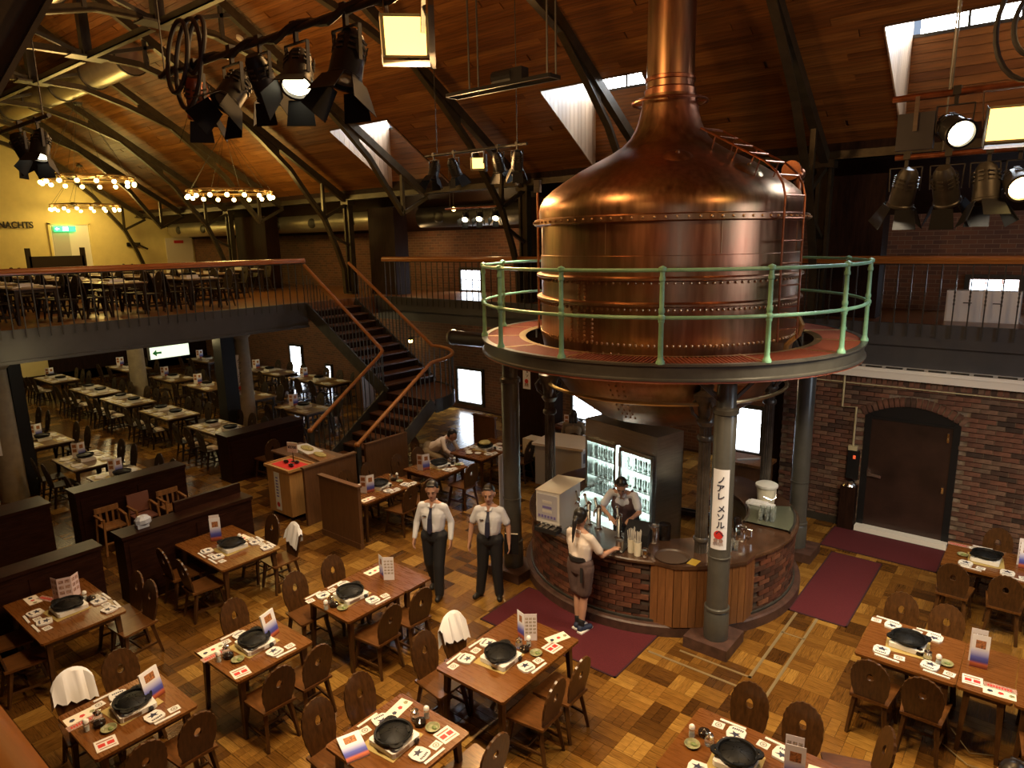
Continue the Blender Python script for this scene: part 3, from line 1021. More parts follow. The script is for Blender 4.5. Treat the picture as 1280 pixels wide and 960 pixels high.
for i, x in enumerate(range(0, 11)):
    xa, xb = -29.4 + 3.25 * i, -29.4 + 3.25 * (i + 1)
    MB().box(xa + 0.2, xb - 0.2, -0.06, -0.04, -0.08, 0.04).box(xa + 0.2, xb - 0.2, -0.06, 0.06, -0.08, -0.06).build('angle_bar', MT['girder'], rb)
for (x0, x1, y, z, r, s) in ((-29.8, -17.3, 7.7, 9.3, 0.36, 'lower round roof duct with a blank end above the chandeliers'), (-29.8, -9.5, 7.3, 10.05 - 0.55, 0.0, '')):
    if r:
        t = thing('air_duct', s, 'duct', (0, y, z))
        MB().tube([(x0, 0, 0), (x1, 0, 0)], r, 20).build('body', MT['duct'], t, True)
        for k in range(6):
            xx = x1 - 0.05 - k * 2.1
            MB().tube([(xx - 0.03, 0, 0), (xx + 0.03, 0, 0)], r + 0.03, 20).build('collar', MT['steel'], t, True)
t = thing('air_duct', 'upper round roof duct under the ridge on the near side', 'duct', (0, 5.3, 9.75))
MB().tube([(-29.8, 0, 0), (-12.5, 0, 0)], 0.36, 20).build('body', MT['duct'], t, True)
for k in range(7):
    xx = -12.6 - k * 2.4
    MB().tube([(xx - 0.03, 0, 0), (xx + 0.03, 0, 0)], 0.39, 20).build('collar', MT['steel'], t, True)
for x0, x1, s in ((-29.3, -23.3, 'round wall duct with oval vents beside the cream end wall'), (-22.2, -16.0, 'round wall duct with oval vents beside the stair-head post'), (-14.4, -10.3, 'dark round wall duct above the far gallery rail')):
    t = thing('wall_duct', s, 'duct', (0, 13.9, 5.72))
    m = MT['duct'] if x0 < -15 else MT['steel']
    MB().tube([(x0, 0, 0), (x1, 0, 0)], 0.3, 18).build('body', m, t, True)
    k = x0 + 0.9
    while k < x1 - 0.5:
        MB().ball((k, -0.275, -0.02), 0.2, 12, (1.1, 0.25, 0.8)).build('vent', MT['steel'], t, True)
        k += 2.0
t = thing('ceiling_duct', 'dark round duct with an open mouth under the far gallery', 'duct', (0, 13.2, 2.5))
MB().tube([(-12.75, 0, 0), (-6.8, 0, 0)], 0.19, 18, cap=False).build('body', MT['fascia'], t, True)
MB().lathe([(0.19, -0.03), (0.215, -0.03), (0.215, 0.03), (0.19, 0.03)], (0, 0, 0), 18, m=T((-12.75, 0, 0)) @ Matrix.Rotation(PI / 2, 4, 'Y')).build('rim', MT['duct'], t, True)

# gable wall fittings
t = thing('exit_sign', 'green lit running-man exit sign over the doorway in the cream wall', 'sign', (-29.86, 10.0, 5.79))
MB().box(0, 0.06, -0.36, 0.36, -0.1, 0.1).build('face', MT['exit'], t)
MB().box(0.06, 0.065, -0.08, 0.1, -0.07, 0.07).build('symbol', MT['exitw'], t)
MB().bar((0.062, -0.2, 0.0), (0.062, -0.3, 0.0), 0.02, 0.03).add([(0.063, -0.26, 0.06), (0.063, -0.34, 0), (0.063, -0.26, -0.06)], [(0, 1, 2)]).build('arrow', MT['exitw'], t)
d2 = struct(MB().box(-29.99, -29.96, 9.55, 10.85, ZG, 5.95).build('door_2', MT['white']))
MB().box(-29.96, -29.9, 9.47, 9.55, ZG, 6.0).box(-29.96, -29.9, 10.85, 10.93, ZG, 6.0).box(-29.96, -29.9, 9.47, 10.93, 5.95, 6.03).build('door_frame', MT['yellow'], d2)
MB().box(-29.96, -29.94, 9.6, 10.15, ZG, 5.9).build('door_leaf', mat('grey_door', (0.5, 0.5, 0.45), 0.6), d2)
t = tag(text('wall_letters', 'NACHTS', 0.32, MT['black'], None, 0.02, 'LEFT'), 'black capital letters on the cream end wall', 'lettering')
t.rotation_euler = (PI / 2, 0, PI / 2)
t.location = (-29.9, 7.92, 5.82)
t.scale = (0.86, 1, 1)
t = thing('wall_plate', 'small dark plate on the cream wall below the chandelier', 'plate', (-29.95, 12.45, 5.17))
MB().box(0, 0.05, -0.26, 0.26, -0.08, 0.08).build('board', MT['black'], t)
d3 = struct(MB().box(-29.96, -29.92, 13.75, 14.9, ZG, 5.42).build('door_3', MT['cream']))
MB().box(-29.92, -29.9, 14.1, 14.5, 5.2, 5.32).build('nameplate', MT['red'], d3)
t = thing('wall_sign', 'small white board with four dark characters above the gallery wall', 'sign', (-0.64, 12.62, 5.62))
MB().box(-0.2, 0.2, -0.02, 0.02, -0.07, 0.07).build('board', MT['white'], t)
x = text('characters', '避難器具', 0.1, MT['ink'], t)
x.rotation_euler = (PI / 2, 0, 0)
x.location = (0, -0.021, -0.04)
t = thing('direction_sign', 'lit white sign with a green arrow under the end gallery', 'sign', (-20.2, 9.0, 2.05))
MB().box(-0.06, 0.06, -0.58, 0.58, -0.19, 0.19).build('case', MT['fascia'], t)
MB().box(0.06, 0.065, -0.56, 0.56, -0.17, 0.17).build('face', MT['sign'], t)
MB().add([(0.067, -0.5, 0), (0.067, -0.38, 0.1), (0.067, -0.38, 0.03), (0.067, -0.24, 0.03), (0.067, -0.24, -0.03), (0.067, -0.38, -0.03), (0.067, -0.38, -0.1)], [(0, 6, 5, 4, 3, 2, 1)]).build('arrow', mat('green_print', (0.02, 0.4, 0.1), 0.5), t)
MB().tube([(0, 0, 0.19), (0, 0, 1.05)], 0.02, 6).build('rod', MT['steel'], t)


# ================================================================ RAILINGS AND STAIR
def baluster_mesh(h, name='baluster', knuckle=True):
    mb = MB().box(-0.009, 0.009, -0.009, 0.009, 0, h)
    if knuckle:
        for k in range(4):
            mb.box(-0.013, 0.013, -0.013, 0.013, h * 0.45 + k * 0.06, h * 0.45 + k * 0.06 + 0.03)
    return mb.mesh(name, MT['steel'])


BAL = baluster_mesh(1.16)
BALS = baluster_mesh(0.98, knuckle=False)
t = thing('gallery_railing', 'long end gallery railing with orange wooden rail above the dining tables', 'railing', (-14.9, 0, 0))
MB().box(-0.06, 0.06, YN, 10.2, 4.575, 4.6).tube([(0, YN, 4.63), (0, 10.2, 4.63)], 0.06, 12).build('handrail', MT['rail_y'], t)
y = YN + 0.1
while y < 10.2:
    link('baluster', BAL, t, (0.04, y, 3.42))
    y += 0.2
MB().box(-0.02, 0.02, YN, 10.2, 4.55, 4.575).build('flat_bar', MT['steel'], t)
t = thing('gallery_railing', 'far gallery railing with orange wooden rail behind the copper kettle', 'railing', (0, 12.5, 0))
MB().box(-14.6, XR, -0.06, 0.06, 4.54, 4.57).tube([(-14.6, 0, 4.6), (XR, 0, 4.6)], 0.06, 12).build('handrail', MT['rail'], t)
x = -14.5
while x < XR:
    link('baluster', BAL, t, (x, -0.03, 3.39))
    x += 0.2
MB().box(-14.6, XR, -0.02, 0.02, 4.52, 4.54).build('flat_bar', MT['steel'], t)
t = thing('gallery_railing', 'orange wooden handrail crossing the bottom left corner', 'railing', (0, 0.11, 0))
MB().tube([(-15, 0, 4.47), (XR, 0, 4.47)], 0.056, 16).build('handrail', MT['rail_near'], t, True)
MB().box(-15, XR, -0.09, 0.07, 4.39, 4.43).build('moulding', MT['panel'], t)
x = -14.9
while x < XR:
    link('baluster', BAL, t, (x, -0.05, 3.25))
    x += 0.2

ST = thing('staircase', 'dark wooden staircase turning at a landing, with orange handrails', 'staircase', (0, 0, 0))
LZ, X0, X1, YA, YB = 1.6, -12.05, -10.5, 10.2, 11.75
nu = 11
rise, run = (ZG - LZ) / nu, (X0 + 15.0) / (nu - 1)
mt_tread = mat('stair_tread', (0.11, 0.045, 0.018), 0.35, noise=4, stretch=(1, 8, 8))
for i in range(nu - 1):
    xa = X0 - (i + 1) * run
    MB().box(xa, xa + run + 0.03, YA, YB, LZ + rise * (i + 1) - 0.035, LZ + rise * (i + 1)).build('tread', mt_tread, ST)
    MB().box(xa + run - 0.015, xa + run, YA, YB, LZ + rise * i, LZ + rise * (i + 1) - 0.035).build('riser', MT['darkclad'], ST)
rise2 = LZ / 9
run2 = 0.262
for i in range(8):
    yb = YA - i * run2
    zt = LZ - rise2 * (i + 1)
    MB().box(X0, X1, yb - run2 - 0.03, yb, zt - 0.035, zt).build('tread', mt_tread, ST)
    MB().box(X0, X1, yb - 0.015, yb, zt, zt + rise2).build('riser', MT['darkclad'], ST)
R_ = 1.5
lp = [(X0, YA), (X1, YA)] + [(X0 + 0.05 + R_ * cos(a), YA + 0.05 + R_ * sin(a)) for a in [PI / 2 * k / 10 for k in range(11)]] + [(X0, YB)]
MB().prism(lp, LZ - 0.06, LZ).build('landing', mt_tread, ST)
edge = [(x, y, LZ - 0.12) for x, y in lp[2:13]]
mb = MB()
for a, b in zip(edge[:-1], edge[1:]):
    mb.bar(a, b, 0.04, 0.3)
mb.build('landing_edge', MT['steel'], ST)
for y in (YA, YB):
    MB().bar((-15.0, y, ZG - 0.12), (X0, y, LZ - 0.02), 0.04, 0.3).build('stringer', MT['steel'], ST)
for x in (X0, X1):
    MB().bar((x, YA, LZ - 0.05), (x, YA - 8.3 * run2, 0.05), 0.04, 0.3).build('stringer', MT['steel'], ST)
HR = 0.99
lrail = [(-15.0, YA, ZG + 1.01)] + [(X0 - 0.12, YA, LZ + HR + 0.06), (X0 - 0.02, YA - 0.03, LZ + HR), (X0, YA - 0.15, LZ + HR - 0.1), (X0, 8.07, 1.17)]
rrail = [(-15.0, YB - 0.1, ZG + 0.95), (X0 + 0.05, YB - 0.05, LZ + HR - 0.07)] + [(X0 + 0.05 + R_ * cos(a), YA + 0.05 + R_ * sin(a), LZ + HR - 0.07 - 0.05 * (1 - a / (PI / 2))) for a in [PI / 2 - PI / 2 * k / 10 for k in range(1, 11)]] + [(X1, YA - 0.05, LZ + HR - 0.14), (X1, 8.07, 1.13)]
MB().tube(lrail, 0.042, 10).ball(lrail[-1], 0.06).build('handrail', MT['rail'], ST, True)
MB().tube(rrail, 0.042, 10).ball(rrail[-1], 0.06).build('handrail', MT['rail'], ST, True)
for y, zo in ((YA, 0.0), (YB - 0.05, -0.04)):
    x = -14.85
    while x < X0 - 0.05:
        link('baluster', BALS, ST, (x, y, LZ + (X0 - x) * rise / run - 0.02))
        x += 0.13
for x in (X0, X1):
    y = YA - 0.1
    while y > 8.1:
        link('baluster', BALS, ST, (x, y, LZ - (YA - y) * rise2 / run2 - 0.02))
        y -= 0.13
for k in range(12):
    a = PI / 2 * k / 11
    link('baluster', BALS, ST, (X0 + 0.05 + R_ * cos(a), YA + 0.05 + R_ * sin(a), LZ - 0.08))
for x in (X0, X1):
    MB().box(x - 0.04, x + 0.04, 8.03, 8.11, 0, 1.15).build('newel', MT['steel'], ST)
# boarded skirt beside the lower flight
tag(MB().box(X1 + 0.03, X1 + 0.09, 8.2, 9.3, 0, 1.1).box(X1 + 0.02, X1 + 0.1, 8.2, 9.3, 1.1, 1.13).build('stair_screen', MT['panel']), 'brown wooden screen along the foot of the stairs', 'screen')

# ================================================================ COPPER KETTLE
KC = Vector((-4.5, 9.1, 0))
kt = thing('brew_kettle', 'giant riveted copper brewing kettle with domed top and tall flue', 'kettle', KC)
prof = [(0.0, 2.34), (0.5, 2.37), (0.95, 2.5), (1.35, 2.78), (1.6, 3.12), (1.74, 3.45), (1.78, 3.66), (1.78, 4.19)]
MB().lathe(prof, n=96).build('lower_bowl', MT['copper'], kt, True)
MB().lathe([(1.775, 4.2), (1.775, 4.52)], n=96).build('middle_band', MT['copper'], kt, True)
MB().lathe([(1.785, 4.52), (1.785, 4.80), (1.775, 4.805), (1.775, 5.2)], n=96).build('upper_band', MT['copper'], kt, True)
dome = [(1.8, 5.28), (1.81, 5.38), (1.79, 5.48), (1.73, 5.58), (1.62, 5.68), (1.46, 5.79), (1.25, 5.92), (1.02, 6.04), (0.8, 6.15), (0.64, 6.25), (0.53, 6.36), (0.46, 6.48), (0.41, 6.62), (0.375, 6.78), (0.36, 6.9)]
MB().lathe(dome, n=96).build('dome', MT['copper'], kt, True)
MB().lathe([(0.318, 6.88), (0.318, 10.4)], n=40).build('flue', MT['copper'], kt, True)
for z, dz in ((4.19, 0.05), (4.5, 0.05), (5.2, 0.09)):
    R = 1.845 if z < 5 else 1.875
    MB().lathe([(1.77, z - 0.005), (R - 0.02, z), (R, z + 0.012), (R, z + dz - 0.012), (R - 0.02, z + dz), (1.77, z + dz + 0.01)], n=96).build('flange', MT['copper'], kt, True)
MB().lathe([(0.325, 6.88), (0.345, 6.9), (0.345, 6.98), (0.325, 7.0)], n=40).build('flue_collar', MT['copper_dk'], kt, True)
MB().lathe([(0.325, 7.08), (0.338, 7.09), (0.338, 7.13), (0.325, 7.14)], n=40).build('flue_collar', MT['copper_dk'], kt, True)
MB().tube([(0.5 * cos(a), 0.5 * sin(a), 6.82) for a in [2 * PI * k / 40 for k in range(40)]], 0.018, 8, closed=True).build('ring_pipe', MT['copper_dk'], kt, True)
mb = MB()
for k in range(4):
    a = PI / 2 * k + 0.4
    mb.tube([(0.34 * cos(a), 0.34 * sin(a), 6.82), (0.5 * cos(a), 0.5 * sin(a), 6.82)], 0.01, 6)
mb.build('ring_bracket', MT['copper_dk'], kt)
mb = MB()
for R, z, n, r in ((1.8, 3.72, 150, 0.02), (1.86, 4.155, 150, 0.02), (1.86, 4.475, 120, 0.018), (1.885, 5.245, 90, 0.018)):
    RR = 1.785 if z < 4.19 else 1.785
    if z > 5:
        RR = 1.88
    for k in range(n):
        a = 2 * PI * k / n
        mb.ball((RR * cos(a), RR * sin(a), z), r, 6)
a0 = math.atan2(-9.1, 4.5) - 0.62
for da in (-0.028, 0.028):
    for z in [4.24 + 0.048 * k for k in range(6)]:
        mb.ball((1.782 * cos(a0 + da), 1.782 * sin(a0 + da), z), 0.022, 6)
for da in (-0.1, -0.03, 0.03, 0.1):
    for z in [3.74 + 0.055 * k for k in range(8)]:
        mb.ball((1.787 * cos(a0 + da), 1.787 * sin(a0 + da), z), 0.022, 6)
for da in (-0.06, 0.0, 0.06):                    # rivet seams running down the bowl
    for k in range(14):
        z = 3.6 - 0.075 * k
        r = next(p[0] + (q[0] - p[0]) * (z - p[1]) / (q[1] - p[1]) for p, q in zip(prof, prof[1:]) if p[1] <= z <= q[1])
        mb.ball(((r + 0.008) * cos(a0 + 0.25 + da), (r + 0.008) * sin(a0 + 0.25 + da), z), 0.016, 6)
stuff(mb.build('rivets', MT['rivet'], kt, True))
mb = MB()
for k in range(8):                              # plate seams of the two bands
    a = a0 + 0.2 + k * PI / 4
    mb.box(-0.004, 0.004, -0.004, 0.004, 4.82, 5.2, 0, T((1.777 * cos(a), 1.777 * sin(a), 0)) @ Matrix.Rotation(a, 4, 'Z'))
mb.build('seam', MT['rivet'], kt)
a = a0 + 0.1
MB().tube([(1.78 * cos(a - .1), 1.78 * sin(a - .1), 4.09), (1.86 * cos(a - .1), 1.86 * sin(a - .1), 4.08), (1.86 * cos(a + .14), 1.86 * sin(a + .14), 4.08), (1.78 * cos(a + .14), 1.78 * sin(a + .14), 4.08)], 0.014, 6).build('grab_bar', MT['copper_dk'], kt, True)
# hatches on the dome
va = math.atan2(-9.1, 4.5)
for da, r, z in ((0.1, 1.1, 6.0), (0.75, 1.42, 5.82)):
    m_ = T((r * cos(va + da), r * sin(va + da), z)) @ Matrix.Rotation(va + da, 4, 'Z') @ Matrix.Rotation(rad(32), 4, 'Y')
    MB().lathe([(0.0, 0.035), (0.1, 0.03), (0.15, 0.015), (0.19, -0.01)], n=20, m=m_).ball((r * cos(va + da), r * sin(va + da), z + 0.045), 0.03, 8).build('hatch', MT['copper'], kt, True)
# ladder over the dome
la = math.atan2(-0.275, 0.963)
lv = Vector((cos(la), sin(la), 0))
lt = Vector((-sin(la), cos(la), 0))
ld = [(2.0, 3.75), (1.99, 4.6), (1.99, 5.45), (1.95, 5.6), (1.86, 5.74), (1.7, 5.87), (1.45, 6.0), (1.2, 6.13), (0.95, 6.26), (0.72, 6.38)]
t = thing('kettle_ladder', 'narrow copper ladder climbing the kettle side and dome', 'ladder', KC)
for s in (-0.2, 0.2):
    MB().tube([lv * r + lt * s + Vector((0, 0, z)) for r, z in ld], 0.014, 6).build('stile', MT['copper_dk'], t, True)


def ldp(u):
    ls = [math.dist(a, b) for a, b in zip(ld, ld[1:])]
    for (a, b), l in zip(zip(ld, ld[1:]), ls):
        if u <= l:
            return (a[0] + (b[0] - a[0]) * u / l, a[1] + (b[1] - a[1]) * u / l)
        u -= l
    return ld[-1]


for k in range(14):
    r, z = ldp(0.15 + k * 0.262)
    MB().tube([lv * r - lt * 0.19 + Vector((0, 0, z)), lv * r + lt * 0.19 + Vector((0, 0, z))], 0.012, 6).build('rung', MT['copper_dk'], t, True)
for r, z, r2, z2 in ((1.62, 5.91, 1.55, 5.72), (0.95, 6.26, 0.9, 6.1), (1.3, 6.08, 1.22, 5.93)):
    for s in (-0.19, 0.19):
        MB().tube([lv * r + lt * s + Vector((0, 0, z)), lv * r2 + lt * s + Vector((0, 0, z2))], 0.01, 5).build('stay', MT['copper_dk'], t, True)
# copper valve head beyond the ladder
t = thing('copper_valve', 'round copper valve head on a pipe beyond the ladder top', 'valve', KC)
q = Vector((1.47, 1.02, 0))
MB().tube([(q.x, q.y, 5.35), (q.x, q.y, 5.8)], 0.05, 12).build('pipe', MT['copper_dk'], t, True)
MB().ball((q.x, q.y, 5.84), 0.085, 12).lathe([(0, 0.02), (0.13, 0.02), (0.13, -0.02), (0, -0.02)], n=20, m=T((q.x - 0.09, q.y - 0.06, 5.89)) @ Matrix.Rotation(PI / 2, 4, 'X')).build('head', MT['copper_dk'], t, True)
MB().lathe([(0.07, 0), (0.07, 0.03)], (q.x, q.y, 5.72), 14).build('collar', MT['copper_dk'], t, True)
# drain pipe and tank tap low on the side
t = thing('drain_pipe', 'bent copper drain pipe low on the kettle side', 'pipe', KC)
MB().tube([lv * 1.76 + lt * 0.3 + Vector((0, 0, 4.02)), lv * 1.95 + lt * 0.28 + Vector((0, 0, 4.02)), lv * 2.02 + lt * 0.27 + Vector((0, 0, 3.92)), lv * 1.98 + lt * 0.27 + Vector((0, 0, 3.8)), lv * 1.86 + lt * 0.22 + Vector((0, 0, 3.66)), lv * 1.84 + lt * 0.22 + Vector((0, 0, 3.5))], 0.035, 8).build('body', MT['brass'], t, True)
# pipe standing at the back of the kettle (left silhouette)
t = thing('gauge_pipe', 'upright copper gauge pipe with glass head beside the kettle', 'pipe', KC)
u_ = Vector((-0.9, -0.44, 0)).normalized()
q = u_ * 1.92 + Vector((0.44, -0.9, 0)) * -0.35
MB().tube([(q.x, q.y, 3.65), (q.x, q.y, 5.72)], 0.018, 8).build('tube', MT['copper_dk'], t, True)
MB().box(q.x - 0.05, q.x + 0.05, q.y - 0.03, q.y + 0.03, 5.72, 5.9).build('head', MT['stainless'], t)

# ring platform round the kettle
pf = thing('kettle_platform', 'round steel walkway with red grating about the kettle', 'walkway', KC)
ZP, RP = 3.65, 2.66
MB().lathe([(2.02, ZP - 0.01), (2.06, ZP), (2.12, ZP)], n=96).build('inner_rim', MT['brass'], pf, True)
MB().lathe([(2.58, ZP + 0.004), (RP, ZP + 0.004), (RP, ZP - 0.02), (RP - 0.03, ZP - 0.03), (RP - 0.03, ZP - 0.16), (RP, ZP - 0.17), (RP, ZP - 0.19), (RP - 0.1, ZP - 0.19)], n=96).build('rim_beam', MT['column'], pf, True)
MB().lathe([(RP - 0.02, ZP - 0.195), (RP - 0.015, ZP - 0.215), (RP - 0.12, ZP - 0.22)], n=96).build('rim_edge', MT['grate'], pf, True)
MB().lathe([(2.1, ZP - 0.03), (2.6, ZP - 0.03)], n=96).build('deck', mat('deck_under', (0.12, 0.035, 0.02), 0.6), pf, True)
mb = MB()
for k in range(14):                             # grating sectors: bars laid in chords like the checker pattern of each panel
    am = -PI / 2 + (k + 0.5) * 2 * PI / 14
    m_ = Matrix.Rotation(am, 4, 'Z')
    half = PI / 14
    for j in range(27):
        yv = -0.64 + j * 0.048
        for x0, x1 in ((2.1, 2.58),):
            lim = math.tan(half)
            xa = max(math.sqrt(max(0.01, 2.1 ** 2 - yv * yv)), abs(yv) / lim)
            xb = math.sqrt(2.6 ** 2 - yv * yv)
            if xb - xa > 0.05:
                mb.bar(m_ @ Vector((xa, yv, ZP - 0.012)), m_ @ Vector((xb, yv, ZP - 0.012)), 0.014, 0.022)
stuff(mb.build('grating_bars', MT['grate'], pf))
gf_me = MB().bar((2.05, 0, ZP - 0.01), (2.62, 0, ZP - 0.01), 0.03, 0.03).mesh('grating_frame', MT['brass'])
jo_me = MB().bar((2.04, 0, ZP - 0.1), (2.6, 0, ZP - 0.1), 0.06, 0.12).mesh('joist', MT['steel'])
for k in range(14):
    a = -PI / 2 + k * 2 * PI / 14
    link('grating_frame', gf_me, pf, rz=a)
    link('joist', jo_me, pf, rz=a)
MB().tube([(1.72 * cos(2 * PI * k / 64), 1.72 * sin(2 * PI * k / 64), 2.98) for k in range(64)], 0.026, 8, closed=True).build('ring_pipe', MT['brass'], pf, True)
rl = thing('kettle_railing', 'pale green pipe railing round the kettle walkway', 'railing', KC)
post_me = MB().lathe([(0.05, 0), (0.05, 0.03), (0.035, 0.05), (0.03, 0.08), (0.026, 0.45), (0.034, 0.46), (0.034, 0.49), (0.03, 0.5), (0.028, 0.53), (0.028, 0.56), (0.034, 0.57), (0.034, 0.6), (0.026, 0.62), (0.024, 0.9), (0.034, 0.91), (0.034, 0.94), (0.026, 0.96), (0.026, 1.0), (0.042, 1.015), (0.042, 1.05), (0.0, 1.07)], n=12).ball((0, 0, 0.51), 0.045, 10).mesh('post', MT['green'], True)
for k in range(14):
    a = -PI / 2 + k * 2 * PI / 14
    link('post', post_me, rl, (2.62 * cos(a), 2.62 * sin(a), ZP))
for z in (0.51, 1.02):
    MB().tube([(2.62 * cos(2 * PI * k / 84), 2.62 * sin(2 * PI * k / 84), ZP + z) for k in range(84)], 0.021, 8, closed=True).build('pipe_rail', MT['green'], rl, True)

# columns carrying the walkway, fluted columns carrying the kettle
CA = 1.61
def big_col(sx, sy, label):
    q = KC + Vector((CA * sx, CA * sy, 0))
    t = thing('round_column', label, 'column', q)
    MB().lathe([(0.145, 0.14), (0.15, 0.16), (0.15, 0.5), (0.135, 0.52)], n=24).build('foot', MT['column'], t, True)
    MB().lathe([(0.13, 0.5), (0.13, 3.05), (0.115, 3.07), (0.11, 3.46)], n=24).build('shaft', MT['column'], t, True)
    MB().lathe([(0.13, 0.52), (0.152, 0.53), (0.152, 0.56), (0.13, 0.57)], n=24).lathe([(0.13, 1.22), (0.14, 1.225), (0.14, 1.24), (0.13, 1.245)], n=24).lathe([(0.13, 3.0), (0.15, 3.01), (0.15, 3.06), (0.12, 3.09)], n=24).build('ring', MT['brass' if False else 'column'], t, True)
    mb = MB()
    d = Vector((sx, sy, 0)).normalized()
    p = Vector((-d.y, d.x, 0))
    for s in (-1, 1):
        mb.bar(Vector((0, 0, 3.08)), p * s * 0.42 + Vector((0, 0, 3.46)), 0.035)
    mb.bar(Vector((0, 0, 3.08)), -d * 0.4 + Vector((0, 0, 3.46)), 0.035)
    mb.build('bracket', MT['column'], t)
    return t
front_col = big_col(1, -1, 'thick painted column with a white banner before the bar')
big_col(-1, -1, 'thick dark column with a banner edge behind the standing waiter')
big_col(-1, 1, 'thick dark column hidden behind the glass cooler')
big_col(1, 1, 'thick grey column near the brown door')
for sx, sy, l in ((1, -1, 'slender fluted column just behind the bannered column'), (-1, -1, 'slender fluted column behind the white drinks machine'), (-1, 1, 'slender fluted column behind the glass cooler'), (1, 1, 'slender fluted brown column before the bright bar window')):
    q = KC + Vector((1.2 * sx, 1.2 * sy, 0))
    t = thing('fluted_column', l, 'column', q)
    n = 32
    mb = MB()
    vs = []
    for z, r in ((0.0, 0.085), (2.74, 0.075)):
        for j in range(n):
            rr = r * (1.0 if j % 2 else 0.88)
            vs.append((rr * cos(2 * PI * j / n), rr * sin(2 * PI * j / n), z))
    mb.add(vs, [(j, (j + 1) % n, n + (j + 1) % n, n + j) for j in range(n)])
    mb.build('shaft', MT['fluted'], t)
    MB().lathe([(0.11, 0), (0.11, 0.1), (0.09, 0.14)], n=16).lathe([(0.085, 1.15), (0.1, 1.17), (0.1, 1.2), (0.085, 1.22)], n=16).lathe([(0.08, 2.5), (0.1, 2.52), (0.1, 2.56), (0.085, 2.58)], n=16).build('ring', MT['fluted'], t, True)
    cp = MB().lathe([(0.085, 2.7), (0.12, 2.76), (0.09, 2.82), (0.11, 2.95), (0.16, 3.06), (0.16, 3.1), (0.08, 3.15), (0.08, 3.34)], n=16)
    for k in range(4):
        a = PI / 2 * k + PI / 4
        cp.tube([(0.08 * cos(a), 0.08 * sin(a), 2.78), (0.17 * cos(a), 0.17 * sin(a), 2.86), (0.2 * cos(a), 0.2 * sin(a), 2.96), (0.15 * cos(a), 0.15 * sin(a), 3.02), (0.12 * cos(a), 0.12 * sin(a), 2.96)], 0.022, 6)
    cp.build('capital', MT['fluted'], t, True)

# banners
def banner(label, loc, rz, wd, h, words, size=0.1, ro=0.0):
    t = thing('banner', label, 'banner', loc, rz)
    mb = MB()
    n = 8
    if ro:
        vs = []
        for i in range(n + 1):
            a = -wd / 2 / ro + wd / ro * i / n
            vs += [(ro * sin(a), ro - ro * cos(a), 0), (ro * sin(a), ro - ro * cos(a), h)]
        mb.add(vs, [(2 * i, 2 * i + 2, 2 * i + 3, 2 * i + 1) for i in range(n)])
    else:
        mb.box(-wd / 2, wd / 2, 0, 0.006, 0, h)
    mb.build('sheet', MT['banner'], t)
    z = h - 0.16
    for ch in words:
        if ch == ' ':
            z -= size * 0.5
            continue
        x = text('letter', ch, size, MT['ink'], t)
        x.rotation_euler = (PI / 2, 0, 0)
        x.location = (0.01 + 0.012 * random.uniform(-1, 1), -0.004, z)
        z -= size * 1.02
    MB().lathe([(0.0, 0), (0.055, 0)], n=18, m=T((0, -0.005, 0.19)) @ Matrix.Rotation(PI / 2, 4, 'X')).build('red_seal', MT['red'], t)
    mb = MB()
    for k in range(7):
        mb.bar((-0.05 + 0.016 * k, -0.005, 0.1), (-0.055 + 0.018 * k, -0.005, 0.06), 0.008, 0.004)
    mb.lathe([(0.0, 0), (0.026, 0)], n=12, m=T((-0.03, -0.005, 0.12)) @ Matrix.Rotation(PI / 2, 4, 'X'))
    mb.lathe([(0.0, 0), (0.026, 0)], n=12, m=T((0.03, -0.005, 0.12)) @ Matrix.Rotation(PI / 2, 4, 'X'))
    mb.build('crest', mat('grey_print', (0.3, 0.2, 0.18), 0.6) if 'grey_print' not in D.materials else D.materials['grey_print'], t)
    return t
va2 = math.atan2(7.45, -2.9)
q = KC + Vector((CA, -CA, 0))
dv = Vector((0.22, -0.97, 0)).normalized()
banner('white paper banner with brushed characters and red seal on the thick column', (q.x + dv.x * 0.137, q.y + dv.y * 0.137, 1.36), math.atan2(dv.x, -dv.y), 0.2, 1.0, 'ノアレ メソルヘ', 0.1, 0.137)
q = KC + Vector((-CA, -CA, 0))
banner('white banner seen edge-on at the dark column behind the waiter', (q.x - 0.15, q.y - 0.05, 0.95), rad(-78), 0.2, 0.95, 'ノアレ メソルヘ', 0.1)
banner('narrow cream banner with a red seal on the dark cladding behind the bar', (-9.72, 12.54, 1.55), 0, 0.22, 0.82, 'ノアレメソ', 0.09)
banner('white banner with a red seal on the pale pillar under the gallery', (-16.24, 8.93, 1.25), rad(62), 0.24, 1.05, 'ノアレ メソルヘ', 0.1)
banner('white banner cut by the left edge on the near pillar', (-16.2, 3.6, 1.0), rad(66), 0.24, 1.0, 'ノアレ メソルヘ', 0.1)

